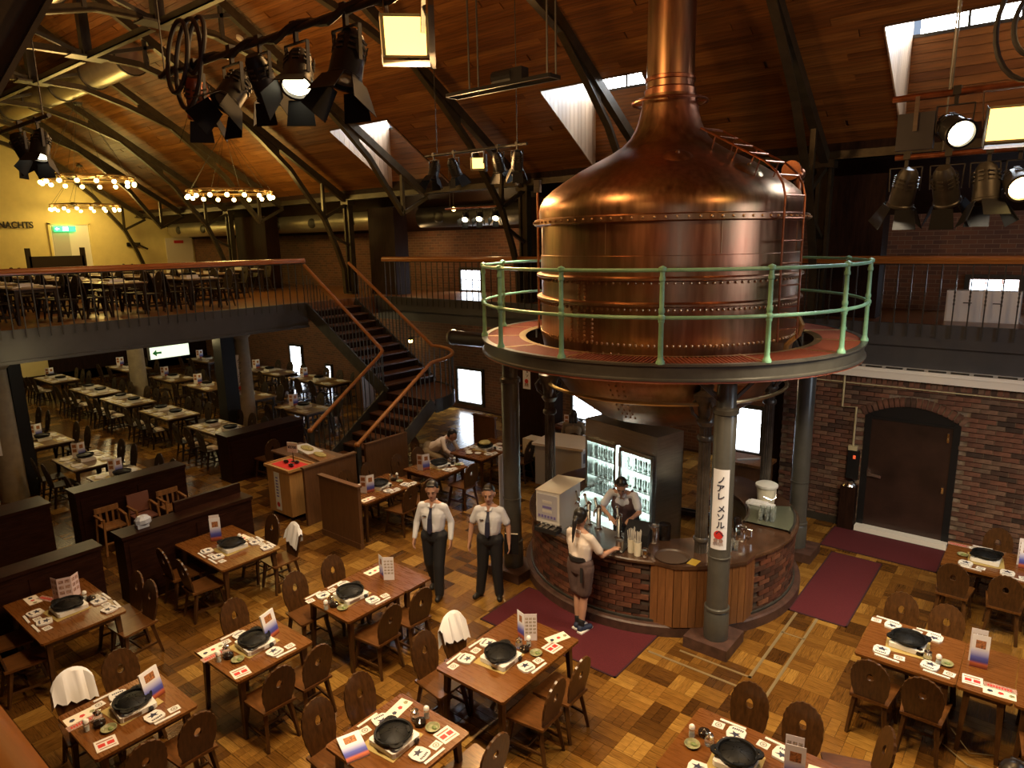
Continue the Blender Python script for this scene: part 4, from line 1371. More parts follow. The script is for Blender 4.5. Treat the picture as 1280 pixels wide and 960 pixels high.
# ================================================================ BAR
BR = 1.96
A_P0, A_P1 = rad(-66), rad(-25)
bar = thing('round_bar', 'round brick-faced bar counter under the copper kettle', 'bar', KC)
MB().lathe([(BR - 0.02, 0.14), (BR - 0.02, 0.95)], n=64, a0=A_P1, a1=rad(75)).lathe([(BR - 0.02, 0.14), (BR - 0.02, 0.95)], n=64, a0=rad(-205), a1=A_P0).build('backing', mat('bar_mortar', (0.07, 0.05, 0.038), 0.85), bar)
items = []
zb = 0.15
row = 0
while zb < 0.93:
    for s0, s1 in ((A_P1, rad(75)), (rad(-205), A_P0)):
        a = s0 + (0.055 if row % 2 else 0)
        while a < s1 - 0.1:
            am = a + 0.054
            r = BR - 0.022 + random.uniform(0, 0.008)
            items.append((T((KC.x * 0 + r * cos(am), r * sin(am), zb + 0.031)) @ Matrix.Rotation(am + PI / 2, 4, 'Z'), (0.204, 0.05, 0.062), 0))
            a += 0.11
    zb += 0.072
    row += 1


def scatter_local(parent, off, *a, **k):
    old = inview
    its = [(T(off) @ m_, d_, t_) for m_, d_, t_ in a[2]]
    its.sort(key=lambda it: (0 if inview(it[0].translation) else 1, (it[0].translation - CAMP).length))
    io = T(off).inverted()
    its = [(io @ m_, d_, t_) for m_, d_, t_ in its]
    cache = {}
    for mt, dm, _ in its[:a[5]]:
        if dm not in cache:
            x, y, z = (q / 2 for q in dm)
            cache[dm] = MB().box(-x, x, -y, y, -z, z).mesh(a[0], a[3])
        o = D.objects.new(a[0], cache[dm])
        COL.objects.link(o)
        o.parent = parent
        o.matrix_basis = mt
    mb = MB()
    for mt, dm, _ in its[a[5]:]:
        x, y, z = (q / 2 for q in dm)
        mb.box(-x, x, -y, y, -z, z, 0, mt)
    if its[a[5]:]:
        stuff(mb.build(a[1], a[4], parent))


scatter_local(bar, KC, 'brick', 'brickwork', items, MT['brick1'], MT['brick2'], 300)
ca, cb = rad(-205), rad(75)
MB().lathe([(1.28, 0.95), (1.28, 1.0), (BR + 0.03, 1.0), (BR + 0.045, 0.985), (BR + 0.045, 0.955), (BR - 0.03, 0.945), (1.28, 0.945)], n=120, a0=ca, a1=cb).build('counter_top', MT['ctop'], bar, True)
MB().lathe([(1.3, 0.05), (1.3, 0.95)], n=80, a0=ca, a1=cb).build('inner_front', MT['stainless'], bar, True)
MB().lathe([(BR + 0.11, 0), (BR + 0.11, 0.13), (BR + 0.09, 0.15), (BR - 0.05, 0.15)], n=96).build('plinth', MT['curb'], bar, True)
# boarded faces between the brick arcs, at the bannered column
fp = [BR * 1.0 * Vector((cos(A_P0), sin(A_P0), 0)), Vector((1.1, -1.76, 0)), Vector((1.33, -1.59, 0)), Vector((1.59, -1.33, 0)), Vector((1.76, -1.1, 0)), BR * Vector((cos(A_P1), sin(A_P1), 0))]
bm_c = {}
for a, b in zip(fp, fp[1:]):
    L_ = (b - a).length
    n = max(1, round(L_ / 0.095))
    dr_ = (b - a).normalized()
    for k in range(n):
        p = a + (b - a) * (k + 0.5) / n
        mm = T((p.x, p.y, 0.55)) @ Matrix.Rotation(math.atan2(dr_.y, dr_.x), 4, 'Z')
        wdt = round(L_ / n - 0.005, 3)
        if wdt not in bm_c:
            bm_c[wdt] = MB().box(-wdt / 2, wdt / 2, -0.012, 0.012, -0.4, 0.4).mesh('board', MT['clad'])
        o = link('board', bm_c[wdt], bar)
        o.matrix_basis = mm
top = MB().prism([(p.x * 1.015, p.y * 1.015) for p in fp] + [(1.2, -0.6), (0.6, -1.2)], 0.957, 1.002)
top.build('corner_top', MT['ctop'], bar)
# square plinths with the corner column feet, low kerbs
for sx, sy in ((1, -1), (-1, -1), (1, 1)):
    mb = MB()
    q = Vector((CA * sx, CA * sy, 0))
    mb.prism([(q.x - 0.32, q.y - 0.24), (q.x + 0.24, q.y - 0.24), (q.x + 0.24, q.y + 0.32), (q.x - 0.32, q.y + 0.32)] if sx > 0 and sy < 0 else [(q.x - 0.3, q.y - 0.26), (q.x + 0.3, q.y - 0.26), (q.x + 0.3, q.y + 0.3), (q.x - 0.3, q.y + 0.3)], 0, 0.145)
    mb.build('column_plinth', MT['curb'], bar)
MB().lathe([(BR - 0.01, 0.15), (BR + 0.03, 0.152), (BR + 0.03, 0.18), (BR - 0.01, 0.19)], n=96).build('base_pipe', MT['steel'], bar, True)
# stainless inset with the beer taps
tap_a = (rad(-112), rad(-88))
ins = MB().lathe([(1.33, 1.001), (1.33, 1.012), (1.9, 1.012), (1.9, 1.001)], n=24, a0=rad(-118), a1=rad(-77)).build('tap_tray', MT['stainless'], bar, True)
MB().lathe([(1.31, 1.004), (1.9, 1.004)], n=24, a0=rad(-150), a1=rad(-118)).build('stainless_top', MT['stainless'], bar, True)
# glazed chest at the door side
MB().lathe([(1.33, 1.005), (1.33, 1.03), (1.93, 1.03), (1.93, 1.005)], n=24, a0=rad(2), a1=rad(30)).build('chest_lid', mat('chest_glass', (0.2, 0.22, 0.16), 0.12, 0.5), bar, True)
MB().lathe([(1.93, 1.0), (1.96, 1.0), (1.96, 1.035), (1.93, 1.035)], n=24, a0=rad(1), a1=rad(31)).lathe([(1.3, 1.0), (1.33, 1.0), (1.33, 1.035), (1.3, 1.035)], n=24, a0=rad(1), a1=rad(31)).build('chest_trim', MT['stainless'], bar, True)


def on_bar(r, deg, z=1.0):
    a = rad(deg)
    return (KC.x + r * cos(a), KC.y + r * sin(a), z)


for i, (deg, r, l) in enumerate(((-116, 1.45, 'tall chrome beer tap with twin spouts, leftmost of the four'), (-107, 1.42, 'chrome beer tap second of four on the bar'), (-99, 1.42, 'chrome beer tap third of four on the bar'), (-84, 1.5, 'chrome beer tap nearest the bartender, fourth of four'))):
    p = on_bar(r, deg, 1.012)
    t = thing('beer_tap', l, 'tap', p, rad(deg) + PI / 2, 'beer taps on the bar')
    MB().lathe([(0.06, 0), (0.06, 0.015), (0.035, 0.03), (0.032, 0.3), (0.04, 0.31), (0.04, 0.34), (0.0, 0.37)], n=14).build('column', MT['chrome'], t, True)
    for s in ((-0.06, 0.06) if i == 0 else (0,)):
        MB().tube([(s, 0, 0.3), (s, -0.07, 0.31), (s, -0.1, 0.28), (s, -0.1, 0.22)], 0.014, 8).build('spout', MT['chrome'], t, True)
        MB().tube([(s, -0.04, 0.33), (s, -0.07, 0.46)], [0.012, 0.02], 8).ball((s, -0.075, 0.47), 0.026, 8).build('lever', MT['chrome'], t, True)
# white drinks machine
p = on_bar(1.6, -152, 1.0)
t = thing('drinks_machine', 'white box drinks dispenser at the end of the bar', 'dispenser', (-5.29, 7.52, 1.0), rad(4))
MB().box(-0.19, 0.19, -0.28, 0.3, 0.12, 0.58).build('body', MT['whiteb'], t)
MB().box(-0.17, 0.17, -0.2, 0.3, 0.0, 0.12).build('base', MT['whiteb'], t)
MB().add([(-0.2, -0.29, 0.58), (0.21, -0.29, 0.59), (0.25, 0.33, 0.63), (-0.2, 0.33, 0.61), (-0.2, -0.29, 0.588), (0.21, -0.29, 0.598), (0.25, 0.33, 0.638), (-0.2, 0.33, 0.618)], [(0, 3, 2, 1), (4, 5, 6, 7), (0, 1, 5, 4), (1, 2, 6, 5), (2, 3, 7, 6), (3, 0, 4, 7)]).build('lid', MT['cream'], t)
MB().box(-0.17, 0.15, -0.292, -0.28, 0.18, 0.54).build('front_panel', mat('grey_panel', (0.5, 0.5, 0.56), 0.4), t)
for k, z in enumerate((0.42, 0.34, 0.28)):
    MB().box(-0.08, 0.07, -0.296, -0.292, z, z + 0.035).build('label_strip', MT['paper'] if k % 2 == 0 else mat('violet_print', (0.2, 0.18, 0.45), 0.5), t)
mb = MB()
for k in range(6):
    mb.box(-0.15 + k * 0.05, -0.115 + k * 0.05, -0.296, -0.292, 0.2, 0.24)
mb.build('button_row', D.materials['violet_print'], t)
MB().box(-0.18, 0.18, -0.36, -0.2, 0.0, 0.06).build('drip_tray', MT['charcoal'], t)
mb = MB()
for k in range(3):
    mb.box(-0.15 + k * 0.1, -0.08 + k * 0.1, -0.34, -0.23, 0.06, 0.064)
mb.build('drip_grid', MT['chrome'], t)
mb = MB()
for k in range(4):
    mb.tube([(-0.12 + k * 0.08, -0.24, 0.14), (-0.12 + k * 0.08, -0.27, 0.09)], 0.012, 6)
mb.build('nozzles', MT['white'], t)


def jar(name, label, cat, p, r, h, m, group=None, lid=None, rz=0):
    t = thing(name, label, cat, p, rz, group)
    MB().lathe([(0, 0), (r * 0.9, 0), (r, h * 0.1), (r, h * 0.9), (r * 0.92, h), (r * 0.85, h), (r * 0.85, h * 0.93), (0, h * 0.9)], n=16).build('body', m, t, True)
    if lid:
        MB().lathe([(r * 0.95, h), (r * 0.95, h + 0.03), (0, h + 0.045)], n=16).build('lid', lid, t, True)
    return t


def straws(label, p, m):
    t = thing('straw_holder', label, 'straw holder', p)
    MB().lathe([(0, 0), (0.045, 0), (0.05, 0.18), (0.044, 0.18), (0.04, 0.02)], n=14).build('pot', MT['bucket'], t, True)
    mb = MB()
    for k in range(14):
        a = k * 2.4
        r = 0.008 * math.sqrt(k)
        mb.tube([(r * cos(a), r * sin(a), 0.05), (r * 1.9 * cos(a), r * 1.9 * sin(a), 0.3 + 0.02 * (k % 3))], 0.005, 5)
    stuff(mb.build('straws', MT['paper'], t))


straws('cream pot of white straws, the taller of two on the bar', on_bar(1.8, -74.5), None)
straws('cream pot of white straws next to the round brown tray', on_bar(1.87, -71.5), None)
jar('grey_tumbler', 'grey cup beside the straw pots on the bar', 'cup', on_bar(1.85, -79), 0.052, 0.16, MT['stainless'])
jar('water_glass', 'clear glass with stirrers by the drinks machine', 'glass', on_bar(1.62, -134), 0.042, 0.14, MT['glass'])
t = thing('card_terminal', 'black till display leaning behind the straw pots', 'till', on_bar(1.5, -74), rad(15))
MB().add([(-0.16, -0.1, 0), (0.16, -0.1, 0), (0.16, 0.14, 0), (-0.16, 0.14, 0), (-0.16, -0.1, 0.16), (0.16, -0.1, 0.16), (0.16, 0.14, 0.26), (-0.16, 0.14, 0.26)], [(0, 3, 2, 1), (4, 5, 6, 7), (0, 1, 5, 4), (1, 2, 6, 5), (2, 3, 7, 6), (3, 0, 4, 7)]).build('case', MT['charcoal'], t)
MB().box(-0.14, 0.14, -0.003, 0.0, 0, 0.01).build('foot', MT['black'], t)
t = thing('round_tray', 'round brown serving tray lying on the boarded corner of the bar', 'tray', (KC.x + 0.98, KC.y - 1.58, 1.003))
MB().lathe([(0, 0.004), (0.19, 0.004), (0.205, 0.022), (0.215, 0.022), (0.2, 0), (0, 0)], n=32).build('dish', MT['tray'], t, True)
tag(MB().box(0, 0.12, 0, 0.16, 1.003, 1.008).build('yellow_card', mat('yellow_card', (0.6, 0.42, 0.06), 0.5)), 'yellow card lying between tray and bannered column', 'card').location = (KC.x + 1.2, KC.y - 1.62, 0)
jar('steel_pitcher', 'polished steel pitcher behind the till', 'pitcher', on_bar(1.42, -66), 0.075, 0.24, MT['chrome'])
jar('dark_pitcher', 'dark pitcher beside the steel one behind the till', 'pitcher', on_bar(1.3, -60), 0.085, 0.22, MT['soy'])
jar('steel_creamer', 'small steel cream jug at the tray edge', 'jug', on_bar(1.88, -68.5), 0.045, 0.1, MT['chrome'])
t = jar('steel_mug', 'big steel mug with handle among the glasses on the bar', 'mug', on_bar(1.58, -20), 0.08, 0.19, MT['chrome'])
MB().tube([(0.07, 0.03, 0.16), (0.12, 0.05, 0.15), (0.12, 0.05, 0.06), (0.07, 0.03, 0.05)], 0.01, 6).build('handle', MT['chrome'], t, True)
jar('brown_bottle', 'dark bottle standing behind the steel mug', 'bottle', on_bar(1.4, -14), 0.05, 0.22, MT['soy'])
k = 0
for r in (1.5, 1.58, 1.66):
    for dg in (8, 11, 14, 17):
        o = MB().lathe([(0, 0), (0.03, 0), (0.036, 0.13), (0.032, 0.13), (0.027, 0.01), (0, 0.01)], n=10).build('tumbler', MT['glass'], None, True) if k == 0 else tb0.copy()
        if k == 0:
            tb0 = o
        else:
            COL.objects.link(o)
        o.location = on_bar(r, dg, 1.03 if dg > 1 else 1.0)
        tag(o, 'clear tumbler below the cream bucket, %s in the %s line' % (('first', 'second', 'third', 'fourth')[(dg - 8) // 3], {1.5: 'third', 1.58: 'second', 1.66: 'first'}[r]), 'glass', 'tumblers drying on the bar')
        k += 1
k = 0
for r in (1.55, 1.63, 1.71, 1.79):
    for dg in (-36, -33, -30):
        o = tb0.copy()
        COL.objects.link(o)
        o.location = on_bar(r, dg)
        tag(o, 'small clear glass right of the bannered column, %s in the %s line' % (('first', 'second', 'third')[(dg + 36) // 3], {1.55: 'fourth', 1.63: 'third', 1.71: 'second', 1.79: 'first'}[r]), 'glass', 'small glasses behind the column')
t = thing('cream_bucket', 'cream lidded bucket on the far right of the bar', 'bucket', on_bar(1.62, 36))
MB().lathe([(0, 0), (0.12, 0), (0.145, 0.28), (0.155, 0.28), (0.155, 0.31), (0.0, 0.33)], n=20).build('body', MT['bucket'], t, True)
MB().lathe([(0.158, 0.27), (0.165, 0.28), (0.165, 0.31), (0.12, 0.335), (0, 0.34)], n=20).build('lid', MT['white'], t, True)
MB().tube([(0.15, -0.02, 0.24), (0.17, -0.08, 0.15), (0.12, -0.13, 0.12), (0.0, -0.16, 0.16)], 0.005, 5).build('handle', MT['chrome'], t, True)
o = MB().box(-0.2, 0.2, -0.07, 0.07, 0, 0.03).box(-0.16, 0.1, -0.05, 0.06, 0.03, 0.05).build('folded_cloth', MT['cloth'])
tag(o, 'white folded cloth on the bar before the brown post', 'cloth')
o.location = on_bar(1.5, 30, 1.036)
o = MB().box(-0.15, 0.15, -0.1, 0.1, 0, 0.004).build('paper_sheet', MT['paper'])
tag(o, 'white paper sheet on the bar beside the waitress', 'paper')
o.location = on_bar(1.82, -122, 1.013)
o.rotation_euler = (0, 0, rad(-40))

# glass-door cooler behind the bar
ORD = ('first', 'second', 'third', 'fourth', 'fifth', 'sixth', 'seventh', 'eighth', 'ninth', 'tenth', 'eleventh', 'twelfth', 'thirteenth')
fr = thing('glass_cooler', 'tall steel drinks cooler with two lit glass doors full of glasses', 'cooler', (-5.18, 9.04, 0), rad(-14.4))
W_, DP, H_ = 1.55, 0.6, 2.12
MB().box(-W_ / 2, W_ / 2, 0.0, DP, 0, 0.1).box(-W_ / 2, W_ / 2, 0.0, DP, 1.82, H_).box(-W_ / 2, -W_ / 2 + 0.05, 0, DP, 0.1, 1.82).box(W_ / 2 - 0.05, W_ / 2, 0, DP, 0.1, 1.82).box(-W_ / 2, W_ / 2, DP - 0.04, DP, 0.1, 1.82).build('cabinet', MT['stainless'], fr)
MB().box(-W_ / 2 + 0.05, W_ / 2 - 0.05, DP - 0.06, DP - 0.045, 0.12, 1.8).build('back_light', MT['coollight'], fr)
MB().box(-0.035, 0.035, 0.03, 0.06, 0.1, 1.82).build('light_tube', mat('cooler_tube', (0.85, 1.0, 0.95), 0.3, emis=14.0), fr)
for z in (0.5, 0.85, 1.15, 1.46):
    MB().box(-W_ / 2 + 0.05, W_ / 2 - 0.05, 0.06, DP - 0.07, z - 0.012, z).build('shelf', MT['stainless'], fr)
for s, nm in ((-1, 'door'), (1, 'door')):
    x0, x1 = (-W_ / 2 + 0.04, -0.03) if s < 0 else (0.03, W_ / 2 - 0.04)
    o = MB().box(x0, x0 + 0.045, -0.04, 0, 0.1, 1.82).box(x1 - 0.045, x1, -0.04, 0, 0.1, 1.82).box(x0, x1, -0.04, 0, 0.1, 0.15).box(x0, x1, -0.04, 0, 1.76, 1.82).build('door', MT['stainless'], fr)
    MB().box(x0 + 0.045, x1 - 0.045, -0.02, -0.016, 0.15, 1.76).build('pane', MT['glass'], o)
    MB().tube([((x1 - 0.03) if s < 0 else (x0 + 0.03), -0.06, 0.8), ((x1 - 0.03) if s < 0 else (x0 + 0.03), -0.06, 1.2)], 0.012, 6).build('handle', MT['chrome'], o, True)
cm = T((-5.18, 9.04, 0)) @ Matrix.Rotation(rad(-14.4), 4, 'Z')
k = 0
for z in (0.5, 0.85, 1.15, 1.46):
    for i in range(13):
        x = -W_ / 2 + 0.12 + i * 0.109
        if abs(x) < 0.06:
            continue
        for y in (0.14, 0.3):
            o = tb0.copy()
            COL.objects.link(o)
            o.scale = (1.1, 1.1, 1.4)
            o.location = cm @ Vector((x, y, z))
            tag(o, 'frosted beer glass, %s from the left, %s line, %s shelf of the lit cooler' % (ORD[i], 'front' if y < 0.2 else 'back', {0.5: 'bottom', 0.85: 'third', 1.15: 'second', 1.46: 'top'}[z]), 'glass', 'beer glasses in the cooler')
# counter equipment behind
t = thing('ice_machine', 'pale steel work unit beyond the fluted column', 'unit', (-7.75, 11.35, 0), rad(10))
MB().box(-0.55, 0.5, -0.4, 0.4, 0, 0.85).build('cabinet', mat('grey_unit', (0.5, 0.5, 0.46), 0.4), t)
MB().box(-0.6, 0.55, -0.45, 0.45, 0.85, 0.9).build('top', MT['cream'], t)
MB().box(0.502, 0.51, -0.3, 0.3, 0.55, 0.75).build('vent_panel', MT['charcoal'], t)
o = MB().box(-0.16, 0.16, -0.16, 0.16, 0, 0.36).build('carton', MT['bucket'])
tag(o, 'tan carton standing beside the fluted column', 'box')
o.location = (-8.65, 11.35, 0.45)
o2 = MB().box(-0.25, 0.25, -0.25, 0.25, 0, 0.45).build('side_stand', MT['black'])
tag(o2, 'low black stand under the tan carton', 'stand')
o2.location = (-8.65, 11.35, 0)
t = thing('wooden_cart', 'brown wooden service cart beyond the bar window side', 'cart', (-4.1, 12.0, 0))
MB().box(-0.4, 0.3, -0.25, 0.25, 0.0, 0.95).build('body', MT['panel'], t)
MB().box(-0.45, 0.35, -0.3, 0.3, 0.95, 1.0).build('top', MT['hichair'], t)
MB().bar((-0.2, -0.2, 1.02), (0.1, 0.1, 1.02), 0.05, 0.02).build('utensil', MT['paper'], t)

# ================================================================ DINING FURNITURE
def back_board():
    """board back: waisted at the seat, wide and round on top, scalloped edge, an eye cut through"""
    n = 40
    outer, inner = [], []
    side = [(0.176, 0.27), (0.178, 0.22), (0.174, 0.17), (0.165, 0.11), (0.152, 0.06), (0.142, 0.03), (0.14, 0.0), (0.105, 0.0), (0.07, 0.0), (0.035, 0.0)]
    for i in range(21):
        a = PI * i / 20
        outer.append((0.176 * cos(a), 0.27 + 0.215 * sin(a)))
    outer += [(-x, z) for x, z in side[1:]] + [(0.0, 0.0)] + [(x, z) for x, z in side[:0:-1]]
    n = len(outer)
    outer = [(x * (1 + 0.012 * (1 if i % 2 else -1)), z + (0.004 * (1 if i % 2 else -1) if z > 0.3 else 0)) for i, (x, z) in enumerate(outer)]
    for x, z in outer:
        a = math.atan2((z - 0.27) / 0.24, x / 0.17)
        inner.append((0.034 * cos(a), 0.27 + 0.058 * sin(a) * (0.8 + 0.2 * sin(a))))
    vs = []
    for y in (0.011, -0.011):
        vs += [(x, y, z) for x, z in outer] + [(x, y, z) for x, z in inner]
    fs = []
    for i in range(n):
        j = (i + 1) % n
        fs += [(i, j, n + j, n + i), (2 * n + i, 3 * n + i, 3 * n + j, 2 * n + j), (i, 2 * n + i, 2 * n + j, j), (n + i, n + j, 3 * n + j, 3 * n + i)]
    tilt = T((0, -0.185, 0.435)) @ Matrix.Rotation(rad(11), 4, 'X')
    return [tilt @ Vector(v) for v in vs], fs


def chair_meshes():
    seat = MB().prism([(-0.175, -0.215), (0.175, -0.215), (0.215, 0.2), (0.2, 0.22), (-0.2, 0.22), (-0.215, 0.2)], 0.415, 0.44)
    back = MB().add(*back_board())
    legs = []
    for sx in (-1, 1):
        legs.append(MB().bar((sx * 0.15, 0.16, 0.42), (sx * 0.2, 0.22, 0), 0.042, w2=0.028, h2=0.028))
        legs.append(MB().bar((sx * 0.13, -0.15, 0.42), (sx * 0.17, -0.23, 0), 0.042, w2=0.028, h2=0.028))
    st = MB().bar((-0.155, -0.2, 0.15), (-0.185, 0.205, 0.15), 0.02, 0.026).bar((0.155, -0.2, 0.15), (0.185, 0.205, 0.15), 0.02, 0.026).bar((-0.17, 0.0, 0.15), (0.17, 0.0, 0.15), 0.02, 0.026)
    return seat, back, legs, st


_s, _b, _l, _t = chair_meshes()
CH = {'seat': _s.mesh('seat', MT['seat']), 'back': _b.mesh('backrest', MT['chair']), 'legs': [q.mesh('leg', MT['chair']) for q in _l], 'st': _t.mesh('stretcher', MT['chair'])}
_all = MB()
for q in [_s, _b, _t] + _l:
    _all.add(q.v, q.f)
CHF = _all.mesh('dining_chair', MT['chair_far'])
CLOTH = MB()
_n = 11
_tl = T((0, -0.185, 0.435)) @ Matrix.Rotation(rad(11), 4, 'X')
_vs = []
for i in range(_n):
    u = -1 + 2 * i / (_n - 1)
    hgt = 0.26 + 0.225 * math.sqrt(max(0.0, 1 - (u * 0.93) ** 2)) + 0.012
    wv = 0.012 * sin(i * 1.9 + 0.7) * (0.4 + 0.6 * abs(sin(i * 0.8)))
    for y, z in ((0.04 + wv, 0.17 + 0.05 * u), (0.03 + wv, hgt - 0.02), (0.0, hgt + 0.012), (-0.03 - wv, hgt - 0.02), (-0.04 - wv, 0.2 - 0.05 * u)):
        _vs.append(_tl @ Vector((u * (0.185 + 0.05 * max(0.0, (hgt - z) - 0.05)) + 0.02 * (hgt - z), y * (1 + 1.2 * max(0.0, hgt - z)), z + (0.02 * sin(i * 2.3) if z < hgt - 0.05 else 0))))
CLOTH.add(_vs, [(i * 5 + j, i * 5 + j + 1, (i + 1) * 5 + j + 1, (i + 1) * 5 + j) for i in range(_n - 1) for j in range(4)])
CLOTHM = CLOTH.mesh('draped_cloth', MT['cloth'], True)


def chair(x, y, face, label, z=0.0, near=True, group=None):
    """face: direction (degrees) that the sitter looks"""
    rz = rad(face - 90) + rad(random.uniform(-4, 4))
    if near:
        t = thing('dining_chair', label, 'chair', (x, y, z), rz, group or 'board-back chairs at the hall tables')
        link('seat', CH['seat'], t)
        link('backrest', CH['back'], t)
        for q in CH['legs']:
            link('leg', q, t)
        link('stretcher', CH['st'], t)
        return t
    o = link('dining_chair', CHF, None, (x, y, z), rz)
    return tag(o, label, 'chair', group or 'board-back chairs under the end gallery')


def cloth_on(ch, label):
    o = link('napkin_cloth', CLOTHM, None, ch.location, ch.rotation_euler.z)
    return tag(o, label, 'cloth', 'white cloths draped over chair backs')


TCACHE = {}


def table_meshes(lx, ly, far=False):
    k = (lx, ly, far)
    if k in TCACHE:
        return TCACHE[k]
    m = MT['table_far'] if far else MT['table']
    H = 0.715
    top = MB()
    r = 0.02
    pl = [(-lx / 2 + r, -ly / 2), (lx / 2 - r, -ly / 2), (lx / 2, -ly / 2 + r), (lx / 2, ly / 2 - r), (lx / 2 - r, ly / 2), (-lx / 2 + r, ly / 2), (-lx / 2, ly / 2 - r), (-lx / 2, -ly / 2 + r)]
    top.prism(pl, H - 0.028, H)
    ap = MB().box(-lx / 2 + 0.07, lx / 2 - 0.07, -ly / 2 + 0.07, -ly / 2 + 0.09, H - 0.1, H - 0.028).box(-lx / 2 + 0.07, lx / 2 - 0.07, ly / 2 - 0.09, ly / 2 - 0.07, H - 0.1, H - 0.028).box(-lx / 2 + 0.07, -lx / 2 + 0.09, -ly / 2 + 0.07, ly / 2 - 0.07, H - 0.1, H - 0.028).box(lx / 2 - 0.09, lx / 2 - 0.07, -ly / 2 + 0.07, ly / 2 - 0.07, H - 0.1, H - 0.028)
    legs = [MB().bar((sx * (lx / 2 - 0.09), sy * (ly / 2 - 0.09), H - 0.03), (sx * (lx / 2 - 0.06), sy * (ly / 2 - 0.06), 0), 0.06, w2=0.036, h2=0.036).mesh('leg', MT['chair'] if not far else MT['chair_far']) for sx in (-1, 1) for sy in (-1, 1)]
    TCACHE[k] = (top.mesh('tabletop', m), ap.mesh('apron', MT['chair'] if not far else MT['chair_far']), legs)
    return TCACHE[k]


def table(x0, x1, y0, y1, label, z=0.0, far=False, group='dining tables on the hall floor'):
    lx, ly = round(x1 - x0, 3), round(y1 - y0, 3)
    a, b, c = table_meshes(lx, ly, far)
    t = thing('dining_table', label, 'table', ((x0 + x1) / 2, (y0 + y1) / 2, z), 0, group)
    link('tabletop', a, t)
    link('apron', b, t)
    for q in c:
        link('leg', q, t)
    return t


TH = 0.716
# prototypes of the table things (canonical: x across to the seats)
def star_poly(r):
    return [(r * (1 if k % 2 == 0 else 0.42) * sin(2 * PI * k / 10), r * (1 if k % 2 == 0 else 0.42) * cos(2 * PI * k / 10)) for k in range(10)]


P = {}
t = thing('plate', 'x', 'plate')
MB().prism([(-0.075, -0.06), (-0.05, -0.085), (0.05, -0.085), (0.075, -0.06), (0.08, 0.02), (0.06, 0.075), (-0.06, 0.075), (-0.08, 0.02)], 0, 0.018).build('dish', MT['paper'], t)
MB().prism([(x * 0.75, y * 0.55 + 0.015) for x, y in star_poly(0.075)], 0.018, 0.0195).build('printed_star', MT['ink'], t)
mb = MB()
for k in range(6):
    mb.box(-0.05 + k * 0.017, -0.038 + k * 0.017, -0.062 - 0.004 * (1 - abs(k - 2.5) / 2.5), -0.042 - 0.004 * (1 - abs(k - 2.5) / 2.5), 0.018, 0.0193)
mb.build('printed_letters', MT['ink'], t)
P['plate'] = t
t = thing('coaster', 'x', 'coaster')
MB().prism([(-0.05, -0.042), (0.05, -0.042), (0.05, 0.042), (-0.05, 0.042)], 0, 0.003).build('card', MT['paper'], t)
MB().lathe([(0.02, 0.0036), (0.031, 0.0036)], n=18).lathe([(0.0, 0.0036), (0.012, 0.0036)], n=10).build('printed_emblem', mat('grey_ink', (0.25, 0.24, 0.2), 0.6), t)
P['coaster'] = t
o = MB().box(-0.013, 0.013, -0.115, 0.115, 0, 0.008).build('chopstick_sleeve', MT['paper'])
P['sticks'] = tag(o, 'x', 'chopsticks')
t = thing('gas_stove', 'x', 'stove')
MB().prism([(-0.15, -0.16), (0.15, -0.16), (0.165, -0.14), (0.165, 0.14), (0.15, 0.16), (-0.15, 0.16), (-0.165, 0.14), (-0.165, -0.14)], 0.004, 0.052).build('case', MT['whiteb'], t)
MB().box(0.14, 0.168, -0.13, 0.02, 0.012, 0.042).build('control_panel', MT['stainless'], t)
MB().lathe([(0.0, 0.02), (0.022, 0.02), (0.022, 0.0)], n=12, m=T((0.165, 0.1, 0.03)) @ Matrix.Rotation(PI / 2, 4, 'Y')).build('knob', MT['charcoal'], t, True)
MB().lathe([(0.06, 0.05), (0.06, 0.066), (0.1, 0.066), (0.1, 0.05)], n=20).build('burner', MT['black'], t)
P['stove'] = t
t = thing('grill_pan', 'x', 'grill pan')
MB().lathe([(0, 0.05), (0.05, 0.047), (0.1, 0.034), (0.13, 0.02), (0.142, 0.012), (0.152, 0.032), (0.168, 0.036), (0.172, 0.03), (0.155, 0.0), (0, 0.0)], n=32).build('pan', MT['iron'], t, True)
mb = MB()
for k in range(8):
    a = 2 * PI * k / 8
    mb.bar((0.03 * cos(a), 0.03 * sin(a), 0.049), (0.12 * cos(a), 0.12 * sin(a), 0.026), 0.006, 0.008)
mb.build('ridges', MT['iron'], t)
for s in (-1, 1):
    MB().prism([(0.13, -0.07), (0.19, -0.05), (0.215, -0.015), (0.215, 0.015), (0.19, 0.05), (0.13, 0.07), (0.15, 0.02), (0.18, 0.012), (0.18, -0.012), (0.15, -0.02)], 0.018, 0.034, m=Matrix.Rotation(PI / 2 * s, 4, 'Z')).build('handle', MT['iron'], t)
for s in (-1, 1):
    MB().prism([(0.12, -0.05), (0.17, -0.02), (0.17, 0.02), (0.12, 0.05)], 0.01, 0.026, m=Matrix.Rotation(PI / 2 * s + PI / 2, 4, 'Z')).build('lip', MT['iron'], t)
P['pan'] = t
o = MB().box(-0.19, 0.19, -0.2, 0.2, 0, 0.003).build('stove_mat', MT['mat_y'])
P['smat'] = tag(o, 'x', 'mat')
t = thing('soy_pot', 'x', 'sauce pot')
MB().lathe([(0, 0), (0.045, 0), (0.055, 0.02), (0.05, 0.045), (0.03, 0.055), (0.012, 0.06), (0, 0.07)], n=16).build('body', MT['soy'], t, True)
MB().tube([(0.04, 0, 0.03), (0.075, 0, 0.05)], [0.012, 0.007], 6).build('spout', MT['soy'], t)
P['soy'] = t
t = thing('salt_shaker', 'x', 'shaker')
MB().lathe([(0, 0), (0.026, 0), (0.024, 0.085), (0, 0.085)], n=12).build('body', MT['glass'], t, True)
